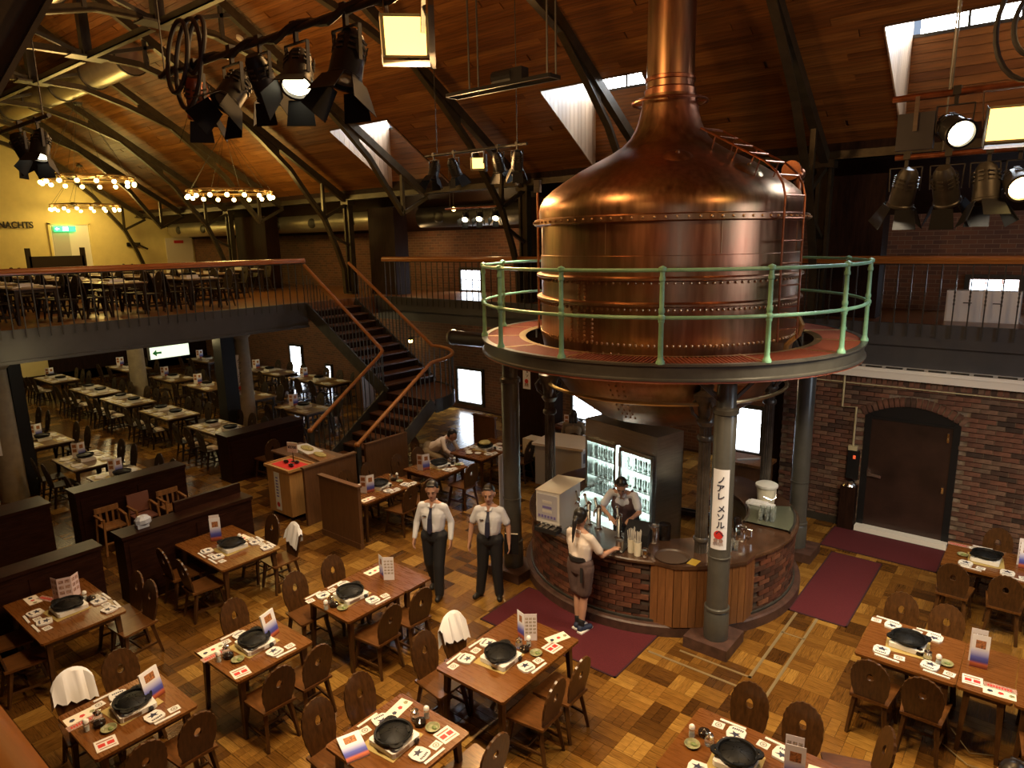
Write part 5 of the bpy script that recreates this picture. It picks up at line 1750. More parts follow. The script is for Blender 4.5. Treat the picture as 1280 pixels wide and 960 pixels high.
MB().lathe([(0, 0.001), (0.021, 0.001), (0.02, 0.05), (0, 0.05)], n=12).build('salt', MT['white'], t, True)
MB().lathe([(0.026, 0.083), (0.026, 0.105), (0.015, 0.118), (0, 0.12)], n=12).build('cap', MT['white'], t, True)
P['salt'] = t
t = thing('spice_jar', 'x', 'jar')
MB().lathe([(0, 0), (0.036, 0), (0.04, 0.015), (0.04, 0.055), (0.03, 0.07), (0, 0.07)], n=14).build('body', MT['glass'], t, True)
MB().lathe([(0.034, 0.066), (0.036, 0.09), (0.012, 0.1), (0.01, 0.115), (0, 0.118)], n=14).build('lid', MT['chrome'], t, True)
P['jar'] = t
t = thing('ashtray', 'x', 'dish')
MB().lathe([(0, 0.006), (0.045, 0.006), (0.062, 0.022), (0.068, 0.022), (0.05, 0), (0, 0)], n=20).build('dish', MT['ash'], t, True)
MB().ball((0.01, 0.01, 0.012), 0.022, 8, (1.3, 0.9, 0.5)).build('garnish', mat('green_paste', (0.15, 0.2, 0.06), 0.6), t, True)
P['ash'] = t
t = thing('picture_card', 'x', 'card')
MB().box(-0.13, 0.13, -0.07, 0.07, 0, 0.002).build('sheet', MT['cream'], t)
mb = MB()
for k, m_ in enumerate(('ink', 'red', 'ash')):
    q = MB().prism([(-0.1 + k * 0.085, -0.012), (-0.08 + k * 0.085, -0.03), (-0.05 + k * 0.085, -0.015), (-0.055 + k * 0.085, 0.012), (-0.085 + k * 0.085, 0.018)], 0.002, 0.003).build('printed_dish', MT[m_], t)
P['card'] = t
t = thing('dish_leaflet', 'x', 'leaflet')
MB().box(-0.13, 0.13, -0.045, 0.045, 0, 0.002).build('sheet', MT['redcard'], t)
mb = MB()
for k in range(9):
    mb.box(-0.1 + k * 0.022, -0.086 + k * 0.022, -0.02, 0.018, 0.002, 0.003)
mb.build('printed_letters', MT['red'], t)
P['leaf'] = t
t = thing('coupon_card', 'x', 'card')
MB().box(-0.085, 0.085, -0.085, 0.085, 0, 0.002).build('sheet', MT['paper'], t)
for k in (-1, 1):
    MB().box(k * 0.036 - 0.028, k * 0.036 + 0.028, -0.03, 0.02, 0.002, 0.003).build('printed_stamp', MT['red'], t)
MB().box(-0.07, 0.06, 0.04, 0.055, 0.002, 0.003).box(-0.06, 0.07, -0.06, -0.05, 0.002, 0.003).build('printed_line', mat('brown_ink', (0.3, 0.12, 0.08), 0.6), t)
P['coupon'] = t


def panel_(t, nm, a, b, h, m, pics=(), y0=0.0):
    """an upright card panel from a to b with printed pictures (u0,u1,v0,v1)"""
    a, b = Vector((a[0], a[1], 0)), Vector((b[0], b[1], 0))
    d = (b - a)
    nr = Vector((d.y, -d.x, 0)).normalized()
    vs = [a, b, b + Vector((0, 0, h)), a + Vector((0, 0, h))]
    vs = [v + nr * 0.0012 for v in vs] + [v - nr * 0.0012 for v in vs]
    o = MB().add(vs, [(0, 1, 2, 3), (7, 6, 5, 4), (0, 4, 5, 1), (1, 5, 6, 2), (2, 6, 7, 3), (3, 7, 4, 0)]).build(nm, m, t)
    for u0, u1, v0, v1, pm in pics:
        q = [a + d * u0 + Vector((0, 0, h * v0)), a + d * u1 + Vector((0, 0, h * v0)), a + d * u1 + Vector((0, 0, h * v1)), a + d * u0 + Vector((0, 0, h * v1))]
        MB().add([v + nr * 0.002 for v in q] + [v - nr * 0.002 for v in q], [(0, 1, 2, 3), (7, 6, 5, 4)]).build('printed_picture', pm, o)


LIST = [(0.1 + 0.3 * i, 0.32 + 0.3 * i, 0.78 - 0.13 * j, 0.86 - 0.13 * j, MT['photo2']) for i in range(3) for j in range(5)]
t = thing('menu_stand', 'x', 'menu')
panel_(t, 'cover', (-0.07, 0.1), (0.0, 0.0), 0.32, MT['menu'], [(0.3, 0.72, 0.62, 0.86, MT['photo'])])
panel_(t, 'list_panel', (0.0, 0.0), (0.14, 0.0), 0.32, MT['menuback'], LIST)
P['menu'] = t                                   # dish list towards the camera, cover to the side
t = thing('menu_stand', 'x', 'menu')
panel_(t, 'cover', (0.0, -0.05), (0.13, 0.01), 0.32, MT['menu'], [(0.25, 0.75, 0.6, 0.85, MT['photo'])])
panel_(t, 'list_panel', (-0.11, 0.0), (0.0, -0.05), 0.32, MT['menuback'], [(0.15, 0.8, 0.68, 0.9, MT['photo']), (0.15, 0.8, 0.38, 0.6, MT['photo'])])
P['menu2'] = t                                  # two small pictures and the blue cover
t = thing('menu_stand', 'x', 'menu')
panel_(t, 'cover', (-0.075, 0.0), (0.075, 0.0), 0.36, MT['menu'], [(0.22, 0.78, 0.6, 0.84, MT['photo'])])
panel_(t, 'list_panel', (-0.08, 0.1), (0.06, 0.1), 0.37, MT['menuback'], LIST)
P['menu3'] = t
t = thing('bow_menu', 'x', 'menu')
RL = [(0.1 + 0.45 * i, 0.45 + 0.45 * i, 0.76 - 0.24 * j, 0.9 - 0.24 * j, MT['redcard']) for i in range(2) for j in range(3)]
panel_(t, 'list_panel', (-0.15, 0.07), (-0.08, -0.03), 0.3, MT['pinkmenu'], RL)
panel_(t, 'list_panel', (-0.08, -0.03), (0.07, -0.03), 0.3, MT['pinkmenu'], RL)
panel_(t, 'list_panel', (0.07, -0.03), (0.14, 0.08), 0.3, MT['pinkmenu'], RL)
P['bow'] = t
t = thing('menu_booklet', 'x', 'menu')
_c = MB().box(-0.1, 0.1, 0, 0.004, 0, 0.3).build('cover', MT['menu'], t)
MB().box(-0.055, 0.05, -0.001, 0.0, 0.19, 0.265).build('printed_picture', MT['photo'], _c)
MB().box(-0.1, 0.1, 0.004, 0.02, 0, 0.3).build('back', MT['paper'], t)
P['booklet'] = t
PROTO_USED = set()


def put(key, loc, label, group=None, rz=0.0, rx=0.0):
    src = P[key]
    if key in PROTO_USED:
        if src.type == 'EMPTY':
            o = dup(src, loc, rz, label, group)
        else:
            o = src.copy()
            COL.objects.link(o)
            o.location = loc
            o.rotation_euler = (0, 0, rz)
            o['label'] = label
    else:
        PROTO_USED.add(key)
        KIDS.clear()
        o = src
        o.location = loc
        o.rotation_euler = (0, 0, rz)
        o['label'] = label
    if rx:
        o.rotation_euler = (rx, 0, rz)
    if group:
        o['group'] = group
    return o


GP = {'plate': 'star-print plates at the place settings', 'coaster': 'round-emblem coasters', 'sticks': 'paper-sleeved chopsticks'}


def dress(cx, cy, ax, d, settings, cond=None, menu=None, leaf=(), z=0.0, stove=(0.0, 0.0, 0.0)):
    """lay a table. ax 'x': seats on the -x/+x sides, 'y': on the -y/+y sides. settings: (side, pos)"""
    def W(u, v, h=0.0):
        return (cx + u, cy + v, z + TH + h) if ax == 'x' else (cx + v, cy - u if False else cy + u, z + TH + h)
    base = 0.0 if ax == 'x' else PI / 2
    sname = {'x': {-1: 'upper left side', 1: 'lower right side'}, 'y': {-1: 'near side', 1: 'far side'}}[ax]
    pname = (lambda v: 'far kettle end' if v > 0.3 else 'kettle end' if v > 0.05 else 'camera end' if v < -0.05 else 'middle') if ax == 'x' else (lambda v: 'far right end' if v > 0.35 else 'right end' if v > 0.05 else 'left end' if v < -0.05 else 'middle')
    if stove:
        put('smat', W(stove[0] - 0.03, stove[1], 0), 'yellow mat under the stove on the ' + d, 'yellow stove mats', base + rad(6))
        put('stove', W(stove[0], stove[1], 0.003), 'white portable gas stove on the ' + d, 'gas stoves', base + rad(random.uniform(-8, 8)))
        put('pan', W(stove[0] - 0.01, stove[1], 0.069), 'black iron grill pan on the stove of the ' + d, 'iron grill pans', base + rad(random.uniform(15, 60)))
    for s, v in settings:
        where = sname[s] + ', ' + pname(v) + ' of the ' + d
        rz = (PI / 2 if s > 0 else -PI / 2) if ax == 'x' else (0 if s < 0 else PI)
        put('plate', W(s * 0.29, v), 'white star-print plate, ' + where, GP['plate'], rz + rad(random.uniform(-14, 14)))
        put('coaster', W(s * 0.32, v + 0.17 * (s if ax == 'x' else -s)), 'round-emblem white coaster, ' + where, GP['coaster'], rz + rad(random.uniform(-8, 8)))
        put('sticks', W(s * 0.405, v + 0.07 * (s if ax == 'x' else -s)), 'paper-sleeved chopsticks, ' + where, GP['sticks'], (0 if ax == 'x' else PI / 2) + rad(random.uniform(-4, 4)))
    if cond:
        u, v = cond
        put('soy', W(u, v), 'black soy sauce pot on the ' + d, 'soy pots', random.uniform(0, 6))
        put('jar', W(u - 0.09, v + 0.02), 'glass spice jar with metal lid on the ' + d, 'spice jars')
        put('salt', W(u - 0.02, v + 0.1 * (1 if v > 0 else -1)), 'white-capped salt shaker on the ' + d, 'salt shakers')
        put('ash', W(u + 0.13, v + 0.03), 'small green dish on the ' + d, 'green dishes')
    if menu:
        k, u, v, rz = menu[:4]
        rx = menu[4] if len(menu) > 4 else 0
        nm = {'menu': 'folded dish menu standing on the ', 'menu2': 'menu with small photos and blue cover on the ', 'menu3': 'tall blue-footed menu standing on the ', 'bow': 'bowed pink dish menu standing on the ', 'booklet': 'blue-white menu booklet lying on the ' if abs(rx) > 1 else 'blue-white menu booklet leaning by the pan on the '}[k]
        put(k, W(u, v, 0.012 if rx < -1.2 else 0), nm + d, 'menus', rad(rz), rx)
    for k, u, v, rz in leaf:
        nm = {'card': 'cream picture card on the ', 'leaf': 'red dish leaflet on the ', 'coupon': 'white card with red stamps on the '}[k]
        put(k, W(u, v), nm + d, 'cards on the tables', rad(rz))


def seats(x0, x1, y0, y1, ax, d, spec, z=0.0, near=True, gap=0.1):
    """spec: (side, fraction along)"""
    out = []
    sname = {'x': {-1: 'upper left side', 1: 'lower right side'}, 'y': {-1: 'near side', 1: 'far side'}}[ax]
    for s, f in spec:
        if ax == 'x':
            x = (x0 - gap) if s < 0 else (x1 + gap)
            y = y0 + (y1 - y0) * f
            face = 0 if s < 0 else 180
            e = 'kettle end' if f > 0.6 else 'camera end' if f < 0.4 else 'middle'
        else:
            y = (y0 - gap) if s < 0 else (y1 + gap)
            x = x0 + (x1 - x0) * f
            face = 90 if s < 0 else 270
            e = 'right end' if f > 0.64 else 'left end' if f < 0.36 else 'middle'
        out.append(chair(x, y, face, 'board-back chair, ' + sname[s] + ', ' + e + ' of the ' + d, z, near))
    return out


# --- the tables in the open hall
d = 'bottom left corner table'
table(-6.9, -6.0, 1.64, 2.54, 'square wooden table at the bottom left corner')
c_ = seats(-6.9, -6.0, 1.64, 2.54, 'x', d, [(-1, 0.27), (-1, 0.75), (1, 0.3), (1, 0.8)])
cloth_on(c_[0], 'white cloth over the chair at the bottom left corner table')
dress(-6.45, 2.14, 'x', d, [(-1, -0.02), (1, 0.06)], (0.0, -0.3), ('booklet', 0.03, 0.2, 108, -0.25), [('card', -0.28, -0.36, 90), ('leaf', -0.17, -0.38, 90), ('coupon', 0.3, -0.36, 80)])
d = 'pink menu booth table'
table(-9.77, -8.4, 1.97, 2.87, 'long booth table with the bowed pink menu')
seats(-9.77, -8.4, 1.97, 2.87, 'y', d, [(-1, 0.3), (-1, 0.72), (1, 0.62), (1, 0.9)])
dress(-9.0, 2.45, 'y', d, [(-1, -0.22), (-1, 0.1), (1, 0.1), (1, 0.42)], None, ('bow', 0.08, -0.3, 68), [('card', -0.2, -0.62, 0), ('leaf', -0.08, -0.52, 20)])
put('salt', (-9.1, 2.66, TH), 'white-capped shaker behind the pan on the pink menu table', 'salt shakers')
put('soy', (-9.02, 2.7, TH), 'dark sauce pot behind the pan on the pink menu table', 'soy pots')
d = 'blue menu booth table'
table(-9.8, -8.43, 4.1, 5.0, 'long booth table with the upright blue menu')
c_ = seats(-9.8, -8.43, 4.1, 5.0, 'y', d, [(-1, 0.3), (-1, 0.72), (1, 0.45), (1, 0.85)])
cloth_on(c_[3], 'white cloth over the chair behind the blue menu booth table')
dress(-9.0, 4.57, 'y', d, [(-1, -0.18), (-1, 0.12), (1, 0.12), (1, 0.42)], None, ('menu3', -0.02, -0.42, 60), [('card', 0.28, -0.18, 0), ('leaf', 0.16, -0.2, 0)])
put('salt', (-9.12, 4.75, TH), 'white-capped shaker on the blue menu booth table', 'salt shakers')
put('ash', (-9.2, 4.68, TH), 'small green dish on the blue menu booth table', 'green dishes')
d = 'second table from the bottom left'
table(-6.92, -6.02, 2.95, 3.85, 'square wooden table second from the bottom left corner')
seats(-6.92, -6.02, 2.95, 3.85, 'x', d, [(-1, 0.75), (1, 0.3), (1, 0.8)])
dress(-6.47, 3.42, 'x', d, [(-1, 0.0), (1, 0.05)], (-0.02, -0.3), ('booklet', 0.02, 0.21, 108, -0.22), [('card', -0.3, -0.34, 90), ('leaf', -0.18, -0.38, 90), ('coupon', 0.32, -0.36, 80)])
d = 'seamed table below the walking waiter'
table(-6.92, -6.02, 4.33, 5.22, 'square table before the walking waiter, pushed to a narrow one')
table(-6.92, -6.02, 5.225, 5.67, 'narrow table extending the one before the walking waiter')
seats(-6.92, -6.02, 4.33, 5.22, 'x', d, [(-1, 0.12), (-1, 0.78), (1, 0.38), (1, 0.95)])
dress(-6.47, 4.72, 'x', d, [(-1, -0.2), (-1, 0.13), (1, 0.1)], (0.02, -0.27), ('menu', 0.0, 0.53, 39), [('card', -0.3, 0.62, 90)])
d = 'long table beside the bar rug'
table(-4.6, -3.7, 4.33, 5.65, 'long wooden table beside the red bar rug')
c_ = seats(-4.6, -3.7, 4.33, 5.65, 'x', d, [(-1, 0.12), (-1, 0.46), (1, 0.28), (1, 0.62)])
cloth_on(c_[1], 'white cloth over the chair at the table beside the bar rug')
dress(-4.15, 4.85, 'x', d, [(-1, -0.22), (-1, 0.13), (1, 0.05)], (0.1, 0.27), ('menu', -0.02, 0.42, 39), [('coupon', 0.3, 0.5, 85), ('card', 0.24, 0.68, 70)])
d = 'bottom centre table'
table(-4.58, -3.68, 2.95, 3.85, 'square wooden table at the bottom centre edge')
seats(-4.58, -3.68, 2.95, 3.85, 'x', d, [(-1, 0.2), (-1, 0.72), (1, 0.3), (1, 0.95)])
dress(-4.13, 3.36, 'x', d, [(-1, 0.1), (1, 0.02)], (0.02, 0.29), ('booklet', -0.08, -0.33, 70, -1.45), [('card', -0.3, 0.32, 100), ('coupon', 0.3, 0.34, 85)])
d = 'bottom table right of centre'
table(-2.2, -0.8, 4.5, 5.41, 'long wooden table at the bottom edge right of centre')
seats(-2.2, -0.8, 4.5, 5.41, 'y', d, [(1, 0.25), (1, 0.58), (-1, 0.3)])
dress(-1.68, 4.96, 'y', d, [(1, -0.12), (1, 0.28), (-1, -0.22)], None, ('menu3', 0.02, 0.45, 15), [('card', 0.28, 0.62, 10)])
put('soy', (-2.02, 5.08, TH), 'black soy pot on the bottom table right of centre', 'soy pots')
put('jar', (-1.94, 5.0, TH), 'glass spice jar on the bottom table right of centre', 'spice jars')
put('salt', (-2.1, 5.0, TH), 'white-capped shaker on the bottom table right of centre', 'salt shakers')
put('ash', (-2.05, 4.9, TH), 'small green dish on the bottom table right of centre', 'green dishes')
d = 'right-hand seamed table'
table(-1.28, -0.38, 7.19, 8.1, 'square table at the right with four star-print plates')
table(-0.375, 0.07, 7.19, 8.1, 'narrow table carrying the tall blue-footed menu at the right')
table(0.08, 1.0, 7.19, 8.1, 'square table cut by the right edge of the view')
seats(-1.28, -0.38, 7.19, 8.1, 'y', d, [(-1, 0.25), (-1, 0.75), (1, 0.25), (1, 0.75)])
seats(0.08, 1.0, 7.19, 8.1, 'y', 'table cut by the right edge', [(-1, 0.3), (1, 0.4)])
dress(-0.86, 7.68, 'y', d, [(-1, -0.2), (-1, 0.24), (1, -0.2), (1, 0.2)], None, ('menu3', -0.03, 0.62, 8), [('leaf', -0.28, 0.82, 5), ('card', -0.37, 0.82, 5), ('coupon', -0.3, 0.6, 5)])
put('jar', (-0.66, 7.5, TH), 'glass spice jar on the right-hand seamed table', 'spice jars')
put('salt', (-0.56, 7.46, TH), 'white-capped shaker on the right-hand seamed table', 'salt shakers')
put('ash', (-0.5, 7.52, TH), 'small green dish on the right-hand seamed table', 'green dishes')
put('soy', (-0.74, 7.56, TH), 'dark sauce pot on the right-hand seamed table', 'soy pots')
d = 'table beside the brown door'
table(-0.86, 0.05, 10.02, 10.9, 'wooden table near the brown door wall')
table(0.06, 1.2, 10.02, 10.9, 'table beyond the blue menu near the brown door wall')
seats(-0.86, 0.05, 10.02, 10.9, 'y', d, [(-1, 0.2), (-1, 0.8), (1, 0.6)])
dress(-0.4, 10.48, 'y', d, [(-1, -0.2), (-1, 0.25), (1, 0.0)], None, ('menu3', 0.0, 0.42, 10), [('leaf', 0.32, -0.34, 0)])
put('ash', (-0.66, 10.45, TH), 'small dark dish on the table beside the brown door', 'green dishes')
d = 'table behind the low partition'
table(-9.66, -8.76, 6.8, 8.1, 'long wooden table behind the low wooden partition')
seats(-9.66, -8.76, 6.8, 8.1, 'x', d, [(-1, 0.45), (-1, 0.85), (1, 0.55), (1, 0.9)])
dress(-9.2, 7.5, 'x', d, [(-1, -0.15), (1, -0.05), (1, 0.35)], (-0.05, 0.38), ('menu2', 0.02, -0.3, 50), [('card', 0.3, -0.52, 90)])
d = 'table below the stair landing'
table(-9.6, -8.7, 8.42, 9.32, 'square wooden table below the stair landing')
seats(-9.6, -8.7, 8.42, 9.32, 'x', d, [(-1, 0.2), (-1, 0.8), (1, 0.7)])
dress(-9.15, 8.98, 'x', d, [(-1, 0.05), (1, -0.1)], (0.12, 0.22), ('menu2', -0.1, -0.35, 45), [('card', 0.2, 0.28, 60)])
d = 'table behind the dark column'
table(-9.6, -8.7, 9.72, 11.05, 'long wooden table behind the dark kettle column')
seats(-9.6, -8.7, 9.72, 11.05, 'x', d, [(1, 0.4), (1, 0.85)])
dress(-9.15, 10.3, 'x', d, [(-1, 0.0), (1, -0.2), (1, 0.2)], None, None, [('card', 0.0, 0.4, 90)], stove=(0.0, 0.05, 0))
t = thing('simmering_dish', 'pan of food on the stove behind the dark column', 'food', (-9.16, 10.35, TH + 0.14))
MB().ball((0, 0, 0), 0.13, 14, (1, 1, 0.4)).build('heap', MT['food'], t, True)
k = 0
for x, y in ((-9.3, 9.98), (-9.2, 9.9), (-9.05, 10.0), (-8.95, 10.55), (-9.4, 10.65), (-9.1, 10.75)):
    o = MB().lathe([(0, 0.004), (0.05, 0.004), (0.07, 0.025), (0.05, 0), (0, 0)], n=14).build('side_dish', MT['paper'], None, True)
    tag(o, 'small white side dish at the %s of the food-laden table' % {-9.3: 'upper left of the near end', -9.2: 'camera end', -9.05: 'middle of the near end', -8.95: 'lower right edge', -9.4: 'upper left of the far end', -9.1: 'far end'}[x], 'dish', 'side dishes')
    o.location = (x, y, TH)
d = 'window table beyond the bar'
table(-9.1, -8.2, 12.6, 13.5, 'table beside the bright bar window')
seats(-9.1, -8.2, 12.6, 13.5, 'x', d, [(1, 0.9)])
dress(-8.65, 13.05, 'x', d, [(-1, 0.0), (1, 0.0)], None, ('menu2', 0.0, -0.3, 38), [])

# --- the tables under the end gallery
FAR_T = []


def far_table(x0, x1, y0, y1, d, ns, z=0.0, group='tables under the end gallery', menus=1, stoves=1, chairs=(-1, 1), napkin=False, lbl=None):
    table(x0, x1, y0, y1, lbl or ('dark wooden ' + d), z, True, group)
    cx, cy = (x0 + x1) / 2, (y0 + y1) / 2
    wn = 'upper gallery' if z > 1 else 'far hall'
    for s in chairs:
        for k in range(ns):
            f = (k + 0.5) / ns
            x = x0 + (x1 - x0) * f
            y = (y0 - 0.14) if s < 0 else (y1 + 0.14)
            nm = ('left', 'middle', 'right')[k] if ns == 3 else ('left', 'right')[k]
            chair(x, y, 90 if s < 0 else 270, 'dark board-back chair, %s seat, %s side of the %s' % (nm, 'near' if s < 0 else 'far', d), z, False, 'gallery chairs' if z > 1 else None)
            if napkin and s < 0:
                o = link('seat_paper', NPK, None, (x, y + 0.03, z + 0.441), random.uniform(-0.5, 0.5))
                tag(o, 'folded white paper on the %s near-side seat of the %s' % (nm, d), 'paper', 'papers left on the seats')
            if z < 1:
                o = link('place_mat', PMT, None, (x, cy + s * 0.28, z + 0.7152), 0)
                tag(o, 'straw-coloured place mat, %s seat, %s side of the %s' % (nm, 'near' if s < 0 else 'far', d), 'place mat', 'place mats on the far tables')
            o = link('plate', PLF, None, (x, cy + s * 0.27, z + TH), random.uniform(0, 6))
            tag(o, 'white plate, %s seat, %s side of the %s' % (nm, 'near' if s < 0 else 'far', d), 'plate', 'plates on the far tables')
            o = link('chopstick_sleeve', STK, None, (x - 0.14, cy + s * 0.3, z + TH), random.uniform(-0.2, 0.2))
            tag(o, 'chopstick sleeve, %s seat, %s side of the %s' % (nm, 'near' if s < 0 else 'far', d), 'chopsticks', 'sleeves on the far tables') if z < 1 else D.objects.remove(o)
            o = link('coaster', COF, None, (x + 0.17, cy + s * 0.3, z + TH), random.uniform(0, 0.4))
            tag(o, 'pale coaster, %s seat, %s side of the %s' % (nm, 'near' if s < 0 else 'far', d), 'coaster', 'coasters on the far tables')
    for k in range(stoves):
        x = x0 + (x1 - x0) * (k + 0.5) / stoves
        nm = '' if stoves == 1 else ('left ', 'right ')[k]
        o = link('gas_stove', STF, None, (x, cy, z + TH), 0)
        tag(o, '%sgas stove with black pan on the %s' % (nm, d), 'stove', 'stoves on the far tables')
    for k in range(menus):
        x = x0 + 0.3 + 0.9 * k
        t = put('menu2', (x, cy - 0.02, z + TH), '%sfolded menu standing on the %s' % (('', 'second ')[k], d), 'menus', math.atan2(-x, cy))


NPK = MB().box(-0.17, 0.17, -0.09, 0.09, 0, 0.03).box(-0.13, 0.15, -0.07, 0.07, 0.03, 0.05).mesh('seat_paper', MT['cream'])
PMT = MB().box(-0.2, 0.2, -0.14, 0.14, 0, 0.0018).mesh('place_mat', MT['pmat'])
STK = MB().box(-0.09, 0.09, -0.018, 0.018, 0, 0.01).mesh('chopstick_sleeve', MT['paper'])
PLF = MB().prism([(-0.1, -0.075), (0.1, -0.075), (0.1, 0.075), (0.04, 0.1), (-0.04, 0.1), (-0.1, 0.075)], 0, 0.022).mesh('plate', MT['paper'])
COF = MB().box(-0.06, 0.06, -0.05, 0.05, 0, 0.006).mesh('coaster', MT['paper'])
STF = MB().box(-0.16, 0.16, -0.14, 0.14, 0, 0.07, 0).lathe([(0, 0.13), (0.1, 0.12), (0.14, 0.1), (0.165, 0.125), (0.15, 0.085), (0, 0.085)], n=16)
STF.mi = [0] * 6 + [1] * (len(STF.f) - 6)
STF = STF.mesh('gas_stove', [MT['whiteb'], MT['iron']])
for a in (
    (-18.7, -17.35, 4.5, 5.38, 'leftmost high-chair-line table', 2),
    (-16.1, -14.86, 4.5, 5.38, 'middle high-chair-line table', 2),
    (-14.25, -13.1, 4.5, 5.38, 'nearest high-chair-line table', 2),
):
    far_table(*a)
far_table(-21.3, -20.0, 4.5, 5.38, 'table behind the cropped pillar', 2)
for i, (x0, x1, m_) in enumerate(((-27.3, -25.6, 1), (-24.1, -22.25, 0), (-21.7, -19.9, 0), (-19.1, -17.4, 0), (-16.4, -14.65, 0))):
    far_table(x0, x1, 7.5, 8.36, ('farthest', 'second', 'third', 'fourth', 'nearest')[i] + ' long paper-strewn table', 3, stoves=2, menus=m_, napkin=True)
for i, (x0, x1) in enumerate(((-27.6, -25.7), (-24.0, -22.3), (-21.7, -19.95), (-19.3, -17.6), (-16.4, -14.9))):
    far_table(x0, x1, 9.9, 10.78, ('farthest', 'second', 'third', 'fourth', 'nearest')[i] + ' pillar-line table', 2, menus=1 if i != 3 else 0)
for i, (x0, x1) in enumerate(((-26.7, -25.0), (-22.6, -20.3), (-19.7, -17.45))):
    far_table(x0, x1, 12.5, 13.38, ('farthest', 'middle', 'nearest')[i] + ' window-line table', 3 if i else 2, menus=1)
far_table(-14.0, -13.0, 1.6, 2.4, 'table behind the far left divider', 2)
# --- the tables up on the end gallery
n = 0
for i, x in enumerate((-16.4, -18.6, -20.8, -23.2, -26.0)):
    for j, y in enumerate((1.2, 2.9, 4.6, 6.3, 8.0, 9.7)):
        if (i > 2 and j == 0) or (i == 0 and j == 5):
            continue
        d = '%s table, %s gallery line' % (('leftmost', 'second', 'third', 'fourth', 'fifth', 'rightmost')[j], ('front', 'second', 'third', 'fourth', 'rear')[i])
        far_table(x - 0.75, x + 0.75, y - 0.42, y + 0.42, d, 2, ZG, 'tables up on the end gallery', menus=0)
far_table(-21.5, -20.0, 11.4, 12.2, 'gallery table before the wall duct', 2, ZG, 'tables up on the end gallery', menus=0)
t = thing('gallery_bench', 'tall dark bench end standing on the gallery before the white doorway', 'bench', (-24.6, 7.9, ZG))
MB().box(-0.06, 0.06, -0.75, 0.75, 0.3, 1.25).build('backrest', MT['chair_far'], t)
for s in (-1, 1):
    MB().box(-0.06, 0.06, s * 0.75 - 0.06, s * 0.75 + 0.06, 0, 1.5).build('post', MT['chair_far'], t)

# --- booth dividers, partitions
def divider(label, xf, xb, y0, y1, h=1.05, ridge=False):
    t = thing('booth_divider', label, 'divider', ((xf + xb) / 2, (y0 + y1) / 2, 0), 0, 'dark booth dividers')
    hx, hy = (xf - xb) / 2, (y1 - y0) / 2
    MB().box(-hx, hx, -hy, hy, 0, h - 0.05).build('body', MT['divider'], t)
    MB().box(-hx - 0.02, hx + 0.02, -hy - 0.02, hy + 0.02, h - 0.05, h).build('cap', MT['divider'], t)
    n = max(2, round(2 * hy / 0.85))
    for k in range(n):
        a, b = -hy + 2 * hy * k / n + 0.06, -hy + 2 * hy * (k + 1) / n - 0.06
        MB().box(hx, hx + 0.012, a, b, 0.12, h - 0.14).build('raised_panel', MT['divider'], t)
    if ridge:
        MB().box(-hx - 0.03, -hx + 0.03, -0.1, hy, h, h + 0.16).build('ridge_board', MT['divider'], t)
    return t


divider('dark booth divider cut by the left edge below the pillar', -12.25, -12.75, 0.6, 3.3)
divider('dark booth divider with the high chairs standing before it', -12.4, -12.75, 3.72, 5.55)
divider('dark booth divider behind the blue menu table', -9.86, -10.2, 3.45, 5.4, ridge=True)
divider('dark booth divider behind the pink menu table', -9.84, -10.15, 0.4, 3.15)
divider('dark booth divider beyond the pale waiter stand', -13.5, -13.95, 7.0, 8.85)
chair(-13.25, 7.75, 180, 'board-back chair against the divider beyond the waiter stand', 0, True)
t = tag(MB().box(-9.72, -8.66, 6.6, 6.66, 0, 1.08).box(-9.74, -8.64, 6.58, 6.68, 1.08, 1.11).box(-9.72, -8.66, 6.585, 6.6, 0, 0.1).build('partition', MT['panel']), 'low wooden partition ending the table row near the walking waiter', 'partition')
t = tag(MB().box(-10.28, -10.22, 6.65, 7.8, 0, 1.08).box(-10.3, -10.2, 6.63, 7.82, 1.08, 1.11).build('partition', MT['panel']), 'low wooden partition beside the waiter stand', 'partition')
t = tag(MB().box(-10.35, -8.0 - 1.7, 11.3, 11.36, 0, 1.08).box(-10.37, -9.68, 11.28, 11.38, 1.08, 1.11).build('partition', MT['panel']), 'low wooden partition behind the stooping guest', 'partition')
# waiter stand
t = thing('waiter_stand', 'pale wooden waiter stand with red top and white notice', 'stand', (-10.98, 6.85, 0))
MB().box(-0.36, 0.36, -0.26, 0.26, 0.08, 0.95).build('body', MT['lightwood'], t)
MB().box(-0.4, 0.4, -0.3, 0.3, 0.95, 0.975).build('top', MT['lightwood'], t)
MB().box(-0.4, 0.4, -0.3, -0.27, 0.975, 1.0).box(-0.4, 0.4, 0.27, 0.3, 0.975, 1.0).box(-0.4, -0.37, -0.27, 0.27, 0.975, 1.0).box(0.37, 0.4, -0.27, 0.27, 0.975, 1.0).build('rim', MT['lightwood'], t)
MB().box(-0.3, 0.3, -0.2, 0.2, 0.975, 0.98).build('red_mat', MT['redfelt'], t)
for sx in (-1, 1):
    for sy in (-1, 1):
        MB().lathe([(0.04, 0.0), (0.04, 0.08)], (sx * 0.28, sy * 0.2, 0), 10).build('caster', MT['black'], t)
b_ = MB().box(-0.14, 0.03, -0.266, -0.26, 0.14, 0.88).build('notice', MT['white'], t)
mb = MB()
for k in range(7):
    mb.box(-0.09, -0.02, -0.269, -0.266, 0.4 + 0.06 * k, 0.43 + 0.06 * k)
mb.build('printed_line', D.materials['violet_print'], b_)
MB().lathe([(0.0, 0), (0.05, 0)], n=14, m=T((-0.055, -0.268, 0.25)) @ Matrix.Rotation(PI / 2, 4, 'X')).build('red_seal', MT['red'], b_)
t = thing('price_sign', 'small white price sign standing on the waiter stand', 'sign', (-11.05, 6.98, 0.98), rad(20))
